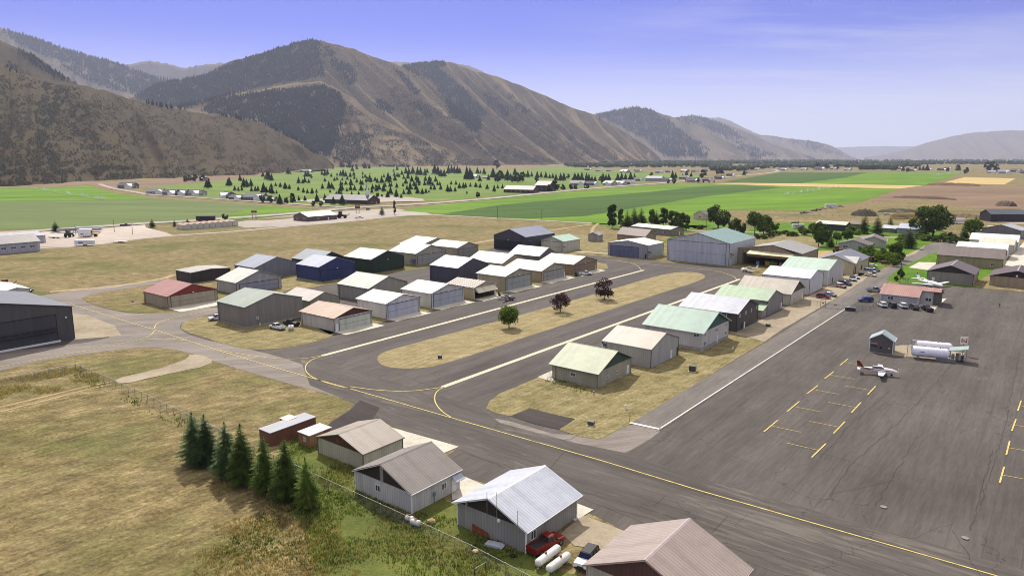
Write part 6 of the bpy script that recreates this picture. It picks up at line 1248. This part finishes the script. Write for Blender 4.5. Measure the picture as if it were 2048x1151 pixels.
# ---------------------------------------------------------------- aircraft
def aircraft(label, tail, nose, span, L, fr_=.62, col=(226,226,226), accent=(120,24,24), finc=None, wingz=.7, tailz=1.2, jet=False, belly=1.15, dark=False):
    a, b = G(*tail).to_2d(), G(*nose).to_2d(); c = (a + b) / 2; ang = math.atan2((b - a).y, (b - a).x)
    t = thing('airplane', label, 'airplane', (c.x, c.y, .06), ang); pc = plain(col, .3, vary=.03); ac = plain(accent, .35)
    n = 16; rings = []; h = L / 2
    for f, k, dz in ((-.5, .10, .30), (-.42, .2, .24), (-.25, .52, .12), (-.05, .9, .03), (.1, 1, 0), (.25, .96, 0), (.38, .8, -.03), (.46, .55, -.08), (.5, .16 if jet else .34, -.12)):
        rings.append([(f * L, math.cos(i * 2 * math.pi / n) * fr_ * k, belly + dz * fr_ * 1.4 + math.sin(i * 2 * math.pi / n) * fr_ * 1.08 * k) for i in range(n)])
    m = MB(); m.loft(rings); m.build('fuselage', pc, t, smooth=True)
    # canopy and side windows
    if not jet:
        g_ = MB(); g_.loft([[(x, math.cos(i * math.pi / 8) * fr_ * k * .86, belly + fr_ * .62 + math.sin(i * math.pi / 8) * fr_ * kz) for i in range(9)] for x, k, kz in ((-.14 * L, .7, .2), (-.04 * L, .98, .72), (.08 * L, 1, .78), (.17 * L, .9, .3))], closed=False, caps=False)
        g_.add([], []); g_.build('canopy', M_wglass, t, smooth=True)
        rr = MB(); rr.box(-.12 * L, .08 * L, -.18, .18, belly + fr_ * 1.36, belly + fr_ * 1.42); rr.build('cabin_roof', pc, t)
        pr = MB(); pr.tube((h, 0, belly - .1), (h + .3, 0, belly - .1), .16, .03, 10); pr.box(h + .06, h + .12, -.07, .07, belly - 1.0, belly + .8); pr.build('propeller', M_steel if dark else M_trimw, t)
        s_ = MB()
        for s in (-1, 1): s_.loft([[(x, s * fr_ * k, belly + z), (x, s * fr_ * (k - .03), belly + z + .16)] for x, k, z in ((-.4 * L, .27, .2), (-.25 * L, .56, .1), (-.05 * L, .93, .06), (.1 * L, 1.015, .04), (.25 * L, .98, .02), (.4 * L, .77, 0))], closed=False, caps=False)
        s_.build('stripe', ac, t)
    else:
        for s in (-1, 1):
            for i in range(5): MB().tube((.02 * L + i * .75 - .4, s * fr_ * .93, belly + .26), (.02 * L + i * .75 - .4, s * (fr_ + .03), belly + .28), .15, n=10).build('cabin_window', M_wglass, t)
            MB().tube((-.20 * L, s * (fr_ + .42), belly + .45), (-.33 * L, s * (fr_ + .38), belly + .5), .36, .24, 14).build('engine', pc, t)
        MB().prism([(.37 * L, belly + .32), (.30 * L, belly + .72), (.26 * L, belly + .75), (.30 * L, belly + .35)], 'y', -.42, .42).build('windscreen', M_wglass, t)
    def wing(y1, xr0, xr1, xt0, xt1, z, dz, th, nm, mt, dx0=0):
        w_ = MB()
        for s in (-1, 1):
            q = [(xr0, 0, z), (xr1, 0, z), (xt1, s * y1, z + dz), (xt0, s * y1, z + dz)]
            w_.add([(p[0], p[1], p[2] - th * (1 if abs(p[1]) < .1 else .5)) for p in q] + [(p[0], p[1], p[2] + th * (1 if abs(p[1]) < .1 else .5)) for p in q], [(0,1,2,3),(7,6,5,4),(0,4,5,1),(1,5,6,2),(2,6,7,3),(3,7,4,0)])
        w_.build(nm, mt, t)
    wing(span / 2, .02 * L, .22 * L, .02 * L if not jet else -.02 * L, .13 * L if not jet else .06 * L, wingz, span * .045, .09, 'wing', pc if not dark else pc)
    wing(span * .18, -.5 * L, -.40 * L, -.5 * L, -.44 * L, tailz + (.0 if not jet else 1.0), .05, .05, 'tailplane', pc)
    fn = MB(); zt = belly + fr_ * .3; fh = 1.5 if not jet else 2.6
    fn.prism([(-.33 * L, zt + .1), (-.5 * L, zt), (-.53 * L - (.4 if jet else 0), zt + fh), (-.46 * L - (.4 if jet else 0), zt + fh)], 'y', -.05, .05); fn.build('tail_fin', plain(finc, .35) if finc else pc, t)
    if jet: MB().prism([(-.50 * L - .2, zt + fh - .6), (-.53 * L - .4, zt + fh + .01), (-.46 * L - .4, zt + fh + .01), (-.44 * L - .2, zt + fh - .6)], 'y', -.06, .06).build('fin_tip', plain((40,60,52),.4), t)
    for x, y in ((.36 * L, 0), (.06 * L, 1.5 if not jet else 2.0), (.06 * L, -1.5 if not jet else -2.0)):
        gmb = MB(); gmb.tube((x, y, .25), (x, y * .9, belly - .3), .05, n=6); go = gmb.build('landing_gear', M_steel, t); MB().tube((x, y - .09, .24), (x, y + .09, .24), .24, n=12).build('wheel', M_tyre, go)
    return t
p1 = aircraft('white propeller airplane with dark red tail fin parked on the open ramp', (1722,745), (1786,752.5), 10, 8.4, accent=(150,52,48), finc=(104,24,28))
for s in (-1, 1):
    rg = MB(); 
    for i in range(6): rg.box(-2.9 + i * .24, -2.9 + i * .24 + .15, s * .475 - .01, s * .475 + .01, 1.12, 1.36)
    rg.build('registration_letters', plain((30,34,50),.5), p1)
aircraft('small black and silver airplane parked in front of the open hangar', (1000,598.5), (1027,601), 9.2, 6.6, .5, (52,52,58), (206,206,210), dark=True, wingz=.75, tailz=1.0, belly=1.0)
aircraft('white low wing airplane with tan stripe in front of the open maintenance hangar', (1514,543), (1483,544), 9.6, 8.0, .6, (226,224,216), (170,150,90))
aircraft('white business jet with dark fin tip parked behind the terminal', (1836,567), (1882,578.5), 15.8, 14.2, .85, (226,228,230), jet=True, wingz=.95, belly=1.45)
# ---------------------------------------------------------------- fences, gate
def meshmat():
    t = NT('chain_link'); tr = t.n('ShaderNodeBsdfTransparent'); mxs = t.n('ShaderNodeMixShader'); mxs.inputs[0].default_value = 0.16
    t.b.inputs['Base Color'].default_value = lin((130, 130, 126)); t.l(tr.outputs[0], mxs.inputs[1]); t.l(t.b.outputs[0], mxs.inputs[2]); t.l(mxs.outputs[0], t.out.inputs[0]); return t.m
M_link = meshmat()
def fence(label, pts, h, step=3.0, rail=True, wood=False, name='chain_link_fence'):
    P = [G(*p).to_2d() for p in pts]; o = P[0]; t = thing(name, label, 'fence', (o.x, o.y, 0)); n = MB(); r = MB()
    for a, b in zip(P, P[1:]):
        k = max(1, round((b - a).length / step))
        for i in range(k + (b is P[-1])):
            p = a.lerp(b, i / k) - o; MB().tube((p.x, p.y, 0), (p.x, p.y, h + .05), .05 if not wood else .08, n=6).build('post', M_steel if not wood else M_bark, t)
        A, B = a - o, b - o
        if not wood: n.add([(A.x, A.y, .06), (B.x, B.y, .06), (B.x, B.y, h), (A.x, A.y, h)], [(0, 1, 2, 3)])
        for z in ((h,) if not wood else (h * .5, h)): r.tube((A.x, A.y, z), (B.x, B.y, z), .035, n=5)
    if n.v: n.build('wire_mesh', M_link, t)
    r.build('top_rail', plain((176,174,168),.5), t)
fence('chain link fence running from the corner down past the spruces and foreground hangars', [(152,740.5),(219,768.5),(284,798),(375,843),(634,969),(790,1042),(943,1114),(1085,1190),(1200,1255)], 1.7)
fence('chain link fence from the left edge to the corner by the gravel path', [(-80,793),(13,768.5),(70,757),(152,740.5)], 1.7)
fence('chain link fence joining the gate on the gravel side', [(1585,607),(1618,611),(1650,614.5)], 1.9, 3)
fence('chain link fence enclosing the corner between gate and terminal', [(1711,620.5),(1738,623),(1758,607)], 1.9, 2.5)
fence('chain link fence panels behind the terminal roof beside the jet', [(1797,571),(1815,566),(1817,560)], 1.9, 2.5)
fence('wooden post fence across the dry field beyond the gardens', [(1480,447),(1560,436),(1606,427),(1650,431),(1740,436)], 1.3, 6, wood=True, name='post_fence')
fence('wooden rail fence along the gravel road by the gardens', [(1500,461),(1560,464),(1640,466.5),(1700,469)], 1.2, 5, wood=True, name='post_fence')
a, b = G(1651,614.8).to_2d(), G(1692,618.4).to_2d(); gl_ = (b - a).length; gt = thing('sliding_gate', 'white framed sliding gate closed across the access road', 'gate', (a.x, a.y, 0), math.atan2((b - a).y, (b - a).x))
m = MB()
for z in (.15, 1.85): m.box(0, gl_, -.04, .04, z - .07 if z < 1 else z - .03, z + .07 if z < 1 else z + .03)
for i in range(5): m.box(gl_ * i / 4 - .04, gl_ * i / 4 + .04, -.05, .05, .23, 1.81)
m.build('frame', M_trimw, gt); MB().add([(0, 0, .15), (gl_, 0, .15), (gl_, 0, 1.85), (0, 0, 1.85)], [(0,1,2,3)]).build('wire_mesh', M_link, gt); sgp = MB().box(gl_ * .40, gl_ * .56, -.1, -.055, 1.0, 1.5).build('sign_plate', plain((130,30,28),.5), gt); MB().box(gl_ * .415, gl_ * .545, -.115, -.101, 1.2, 1.3).build('lettering', M_trimw, sgp)
bw = G(1690,621).to_2d(); be = G(1711,622.5).to_2d(); w_ = thing('block_planter', 'low dark block wall beside the sliding gate', 'wall', (bw.x, bw.y, 0), math.atan2((be - bw).y, (be - bw).x)); MB().box(0, (be - bw).length, 0, .7, 0, 1.15).build('wall', plain((58,54,62),.8,vary=.2), w_); MB().box(-.08, (be - bw).length + .08, -.08, .78, 1.15, 1.22).build('coping', M_steel, w_)
for x_, y_, hh, lb in ((1645.5,614.5,2.6,'steel sign post pair left of the sliding gate'),):
    g0 = G(x_, y_); q = thing('gate_post', lb, 'sign', (g0.x, g0.y, 0), ROT); 
    for s in (-.75, .75): MB().tube((s, 0, 0), (s, 0, hh), .06).build('post', M_bump, q)
    MB().box(-.75, .75, -.04, .04, hh - .1, hh).build('bar', M_bump, q); MB().box(-.25, .25, -.08, -.045, 1.3, 1.8).build('plate', plain((120,50,44),.5), q)
# ---------------------------------------------------------------- poles, boxes, small things
def pole(label, px, top, arms=True, name='utility_pole'):
    g0 = G(*px); h = hat(g0, top); t = thing(name, label, 'pole', (g0.x, g0.y, 0), .3); MB().tube((0, 0, 0), (0, 0, h), max(.13, g0.y * .00035), .1, 7).build('pole', M_bark, t)
    if arms: MB().box(-1.2, 1.2, -.07, .07, h - .9, h - .75).build('crossarm', M_bark, t)
    else: MB().box(-.4, .9, -.12, .12, h - .05, h + .12).build('lamp_head', M_steel, t)
pole('utility pole on the grass between access road and terminal', (1799.5,565), 524); pole('utility pole at the field edge left of the second field pole', (995,437), 413); pole('utility pole at the field edge nearer the charcoal hangar', (1083.5,440), 419)
pole('tall pole beside the dense round tree', (1412,461), 428); pole('utility pole beside the parked camper', (1595.5,462), 441)
pole('light pole in the middle of the machinery yard', (229,464), 439, False, 'light_pole'); pole('light pole at the right side of the machinery yard', (265.5,469), 447, False, 'light_pole'); pole('light pole near the grey flatbed trailer', (152,471), 449, False, 'light_pole')
def pylon(label, px, top, wd, cc):
    g0 = G(*px); h = hat(g0, top); t = thing('pylon_sign', label, 'sign', (g0.x, g0.y, 0), -.1)
    for s in (-1, 1): MB().tube((s * wd * .3, 0, 0), (s * wd * .3, 0, h), .2).build('post', M_bump, t)
    MB().box(-wd / 2, wd / 2, -.25, .25, h * .78, h).build('panel', plain(cc[0], .5), t); MB().box(-wd / 2, wd / 2, -.2, .2, h * .5, h * .72).build('panel', plain(cc[1], .5), t)
pylon('roadside pylon sign with red and white panels near the storage units', (509,439), 421, 4.6, ((130,46,40),(200,196,190))); pylon('roadside pylon sign on two posts right of the wide roofed store', (715.5,425), 408, 4.6, ((120,104,96),(60,50,48)))
def cabinet(label, px, w_, d_, h_, col, name='utility_box', cat='utility box'):
    g0 = G(*px); t = thing(name, label, cat, (g0.x, g0.y, .03), ROT + .2); MB().box(-w_/2 - .2, w_/2 + .2, -d_/2 - .2, d_/2 + .2, 0, .1).build('pad', M_conc, t)
    MB().box(-w_/2, w_/2, -d_/2, d_/2, .1, h_).build('cabinet', plain(col, .5), t); MB().prism([(-w_/2 - .03, h_), (w_/2 + .03, h_), (w_/2 - .05, h_ + .1), (-w_/2 + .05, h_ + .1)], 'y', -d_/2 - .03, d_/2 + .03).build('lid', plain(tuple(min(255, c + 20) for c in col), .5), t)
cabinet('dark green transformer box on the lawn by the pinkish roofed hangar', (1385,742), 1.5, 1.3, 1.3, (62,72,62)); cabinet('grey-green box near the corner of the dry lot', (1182,850), 1.2, .8, .75, (78,84,74)); cabinet('small dark box at the left tip of the median strip', (880,717), .9, .7, .8, (60,72,52)); cabinet('green box on the gravel beside the brown-grey hangar', (1536,653), 1.4, .9, .7, (60,76,62)); cabinet('low drum cover on the grass of the junction lot', (265,604), .8, .8, .35, (40,40,42)); cabinet('brown waste skip on the gravel beyond the cream shop', (1768,528), 3.0, 1.8, 1.5, (96,60,46), 'waste_skip', 'skip')
def stub(label, px, h_, r, col, name='marker_post'):
    g0 = G(*px); t = thing(name, label, 'post', (g0.x, g0.y, 0)); MB().tube((0, 0, 0), (0, 0, h_), r, n=10).build('post', plain(col, .5), t); MB().tube((0, 0, h_), (0, 0, h_ + .12), r * 1.25, r * .7, 10).build('cap', M_trimw, t)
stub('short white standpipe on the dry lot', (1251,818), .9, .2, (226,226,222)); stub('thin brown marker post at the corner of the dry lot', (1259.5,842), 2.0, .06, (90,64,50)); stub('small pipe stub near the pale green roofed hangar', (1187.5,789), .8, .12, (150,140,130)); stub('short white pipe on the grass by the mint roofed building', (1465.5,699), .8, .14, (226,226,222)); stub('white pipe at the wall of the tall grey hangar', (520,651), .8, .15, (220,220,218))
for lb, px_, r in (('manhole cover with cracked paving nearer the bottom line', (1767,1014), .9), ('manhole cover farther right on the ramp', (1930,1076), .9)):
    g0 = G(*px_); o = MB().tube((0, 0, .1), (0, 0, .14), r * .5, n=20).build('manhole_cover', plain((120,118,112),.7)); o.location = (g0.x, g0.y, 0); tag(o, lb, 'cover')
def rock(label, px_, s, col=(150,126,100)):
    g0 = G(*px_); rg = random.Random(int(px_[0])); m = MB(); rings = []
    for k, z in ((.8, 0), (1, .35), (.75, .75), (.2, .95)): rings.append([(math.cos(i * .785) * k * rg.uniform(.85, 1.15), math.sin(i * .785) * .8 * k * rg.uniform(.85, 1.15), z * .8) for i in range(8)])
    m.loft(rings); o = m.build('boulder', plain(col, .9, vary=.2), smooth=False); o.location = (g0.x, g0.y, -.03); o.scale = (s, s, s); tag(o, label, 'rock')
rock('tan boulder in the weeds between two foreground hangars', (863,1044), .75); rock('pale boulder in the weeds by the fence', (951,1103), .5, (200,176,130))
b_ = MB(); prof_body(b_, [(-1.3, 0), (-1.1, .3), (.9, .35), (1.4, .15), (1.3, 0)], 1.1, .3); q = b_.build('canoe', plain((170,176,190),.4)); g0 = G(988,1091); q.location = (g0.x, g0.y, .05); q.rotation_euler = (0, 0, -.4); tag(q, 'grey-white upturned boat hull lying against the silver roofed hangar', 'boat')
g0 = G(1026,1112); q = MB(); rr_ = []
for i in range(16):
    a = i * math.pi / 8; rr_.append([(math.cos(a) * (.32 + .1 * math.cos(j * 1.571)), math.sin(a) * (.32 + .1 * math.cos(j * 1.571)), .1 + .1 * math.sin(j * 1.571)) for j in range(4)])
rr_.append(rr_[0]); q.loft(rr_, caps=False); o = q.build('old_tyre', M_tyre, smooth=True); o.location = (g0.x, g0.y, 0); tag(o, 'old tyre lying in the weeds behind the silver roofed hangar', 'tyre')
# wooden rail in the weeds
g0 = G(960,1142); t = thing('barrier_rail', 'weathered rail on two posts in the weeds outside the fence', 'barrier', (g0.x, g0.y, 0), .75)
for x in (-.9, .9): MB().tube((x, 0, 0), (x, 0, 1.0), .07, n=6).build('post', M_bark, t)
MB().tube((-1.0, -.07, .8), (1.0, -.07, .9), .05, n=6).build('rail', M_steel, t)
# earth mounds in the far fields
def mound(label, a, b, w_, h_, col=(70,56,42)):
    A, B = G(*a).to_2d(), G(*b).to_2d(); n = 24; m = MB(); rings = []; d = (B - A).normalized(); nn = Vector((-d.y, d.x))
    for i in range(n + 1):
        f = i / n; p = A.lerp(B, f); k = math.sin(math.pi * f) ** .35 * (1 + .3 * mnoise.noise(Vector((i * .5, a[0], 0)))) + .02
        rings.append([(p.x + nn.x * w_ * u * k, p.y + nn.y * w_ * u * k, h_ * k * z - .1) for u, z in ((-1, 0), (-.5, .55), (-.1, 1), (.2, .9), (.6, .4), (1, 0))])
    m.loft(rings, closed=False, caps=False); o = m.build('earth_mound', ground_mat('earth', [col, tuple(c + 24 for c in col), tuple(c + 44 for c in col)], .05, .3, 2, bump=.8, bd=.6), smooth=True); tag(o, label, 'mound')
mound('long low brown earth bank below the striped hay field', (1851,370), (1962,372), 10, 5, (84,64,44)); mound('long brown earth bank across the fallow field', (1783,395), (1915,400), 6, 3.4, (72,54,38)); mound('pile of dark earth near the black barn', (1991,411), (2033,413), 10, 5.5, (66,52,42)); mound('dark scrubby earth heap behind the garden conifers', (1703,431), (1752,431), 9, 5.5, (50,46,34)); mound('dark scrubby bank behind the cluttered yard', (1755,424), (1835,424), 8, 3.5, (58,54,38)); mound('earth bank right of the huge spreading tree', (1895,432), (1975,436), 8, 3, (84,66,48))
# irrigation lines with their spray
def spraymat():
    t = NT('water_spray'); tr = t.n('ShaderNodeBsdfTransparent'); mxs = t.n('ShaderNodeMixShader'); n = t.noise(t.pos(), .5, 4); t.l(t.math('MULTIPLY', n, .42), mxs.inputs[0])
    t.b.inputs['Base Color'].default_value = (.9, .92, .92, 1); t.l(tr.outputs[0], mxs.inputs[1]); t.l(t.b.outputs[0], mxs.inputs[2]); t.l(mxs.outputs[0], t.out.inputs[0]); return t.m
M_spray = spraymat()
for lb, a, b, k, hh in (('wheel line sprinkling the bright green field right of centre', (1566,392), (1690,373), 11, 4), ('wheel line sprinkling the far right green field', (1870,352), (1925,345.5), 6, 5), ('wheel line sprinkling the green field at far left', (60,378), (215,402), 6, 4.5)):
    A, B = G(*a).to_2d(), G(*b).to_2d(); t = thing('irrigation_line', lb, 'sprinkler', (A.x, A.y, 0)); V = B - A; MB().tube((0, 0, 1.2), (V.x, V.y, 1.2), .12, n=5).build('pipe', M_steel, t); sm = MB()
    for i in range(k):
        p = V * ((i + .5) / k); d = V.normalized(); l_ = V.length / k * tr_.uniform(.25, .4)
        for s in (-1, 1):
            fan = [(p.x, p.y, 1.3)] + [(p.x + d.x * s * l_ * f + tr_.uniform(-1, 1), p.y + d.y * s * l_ * f, 1.3 + hh * math.sin(math.pi * (.15 + .7 * f)) * tr_.uniform(.7, 1.1)) for f in (.15, .35, .55, .75, .95)] + [(p.x + d.x * s * l_, p.y + d.y * s * l_, .4)]
            fb = [(q[0] + 1.2, q[1] + 1.2, q[2] * .9) for q in fan]; n = len(fan)
            sm.add(fan + fb, [(0, j, j + 1) for j in range(1, n - 1)] + [(n, n + j, n + j + 1) for j in range(1, n - 1)])
    sm.build('spray', M_spray, t)
# ---------------------------------------------------------------- people
def person(label, px, ang, shirt, trousers, hair=(60,40,30), stride=.12):
    g0 = G(*px)
    V = [((0,0,.95),.15),((0,0,1.15),.14),((0,0,1.35),.17),((0,0,1.50),.06),((0,.02,1.62),.095),((0,.02,1.74),.075),
         ((-.1,0,.88),.105),((-.11,stride,.48),.07),((-.11,-stride,.09),.05),((-.11,-stride+.16,.05),.04),
         ((.1,0,.88),.105),((.11,stride*1.3,.50),.07),((.11,stride*1.6,.09),.05),((.11,stride*1.6+.16,.05),.04),
         ((-.19,0,1.40),.07),((-.25,-.04,1.14),.05),((-.27,.06,.90),.035),((-.27,.09,.80),.035),
         ((.19,0,1.40),.07),((.25,.03,1.14),.05),((.27,.10,.90),.035),((.27,.12,.80),.035)]
    E_ = [(0,1),(1,2),(2,3),(3,4),(4,5),(0,6),(6,7),(7,8),(8,9),(0,10),(10,11),(11,12),(12,13),(2,14),(14,15),(15,16),(16,17),(2,18),(18,19),(19,20),(20,21)]
    me = bpy.data.meshes.new('skeleton'); me.from_pydata([v for v, r in V], E_, []); o = bpy.data.objects.new('tmp', me); COL.objects.link(o)
    md = o.modifiers.new('skin', 'SKIN'); o.modifiers.new('sub', 'SUBSURF').levels = 2
    for i, (v, r) in enumerate(V): me.skin_vertices[0].data[i].radius = (r, r)
    me.skin_vertices[0].data[0].use_root = True
    dg = bpy.context.evaluated_depsgraph_get(); dg.update(); m2 = bpy.data.meshes.new_from_object(o.evaluated_get(dg)); bpy.data.objects.remove(o)
    m2.materials.clear()
    for c_ in ((176,128,100), shirt, trousers, (40,34,30), hair): m2.materials.append(plain(c_, .8))
    for p in m2.polygons:
        c = p.center; z = c.z; arm = abs(c.x) > .2 and z < 1.38
        p.material_index = 3 if z < .13 else 2 if z < .97 and not (arm and abs(c.x) > .215) else 0 if (z > 1.50 or (arm and z < 1.12)) else 1
        if z > 1.70 or (z > 1.58 and c.y < -.03): p.material_index = 4
        p.use_smooth = True
    q = bpy.data.objects.new('person', m2); COL.objects.link(q); q.location = (g0.x, g0.y, .02); q.rotation_euler = (0, 0, ang); tag(q, label, 'person')
person('person in an orange top and blue jeans walking across the open ramp', (1998.5,615), 2.6, (176,70,44), (70,90,120))
person('person in a white top and dark trousers standing by the terminal porch', (1870,609), 1.2, (220,218,214), (30,30,34), stride=.03)
#@@HAZE
hz = MB(); hz.box(-34000, 34000, -300, 30000, -1.5, 1520); hm = bpy.data.materials.new('haze'); hm.use_nodes = True
hn = hm.node_tree; hn.nodes.clear(); ho = hn.nodes.new('ShaderNodeOutputMaterial'); hv = hn.nodes.new('ShaderNodeVolumePrincipled')
hv.inputs['Color'].default_value = (0.70, 0.77, 1.0, 1); hv.inputs['Density'].default_value = 0.00004; hv.inputs['Anisotropy'].default_value = 0.2
hn.links.new(hv.outputs[0], ho.inputs['Volume']); tag(hz.build('haze', hm), kind='stuff')
#@@ENDHAZE
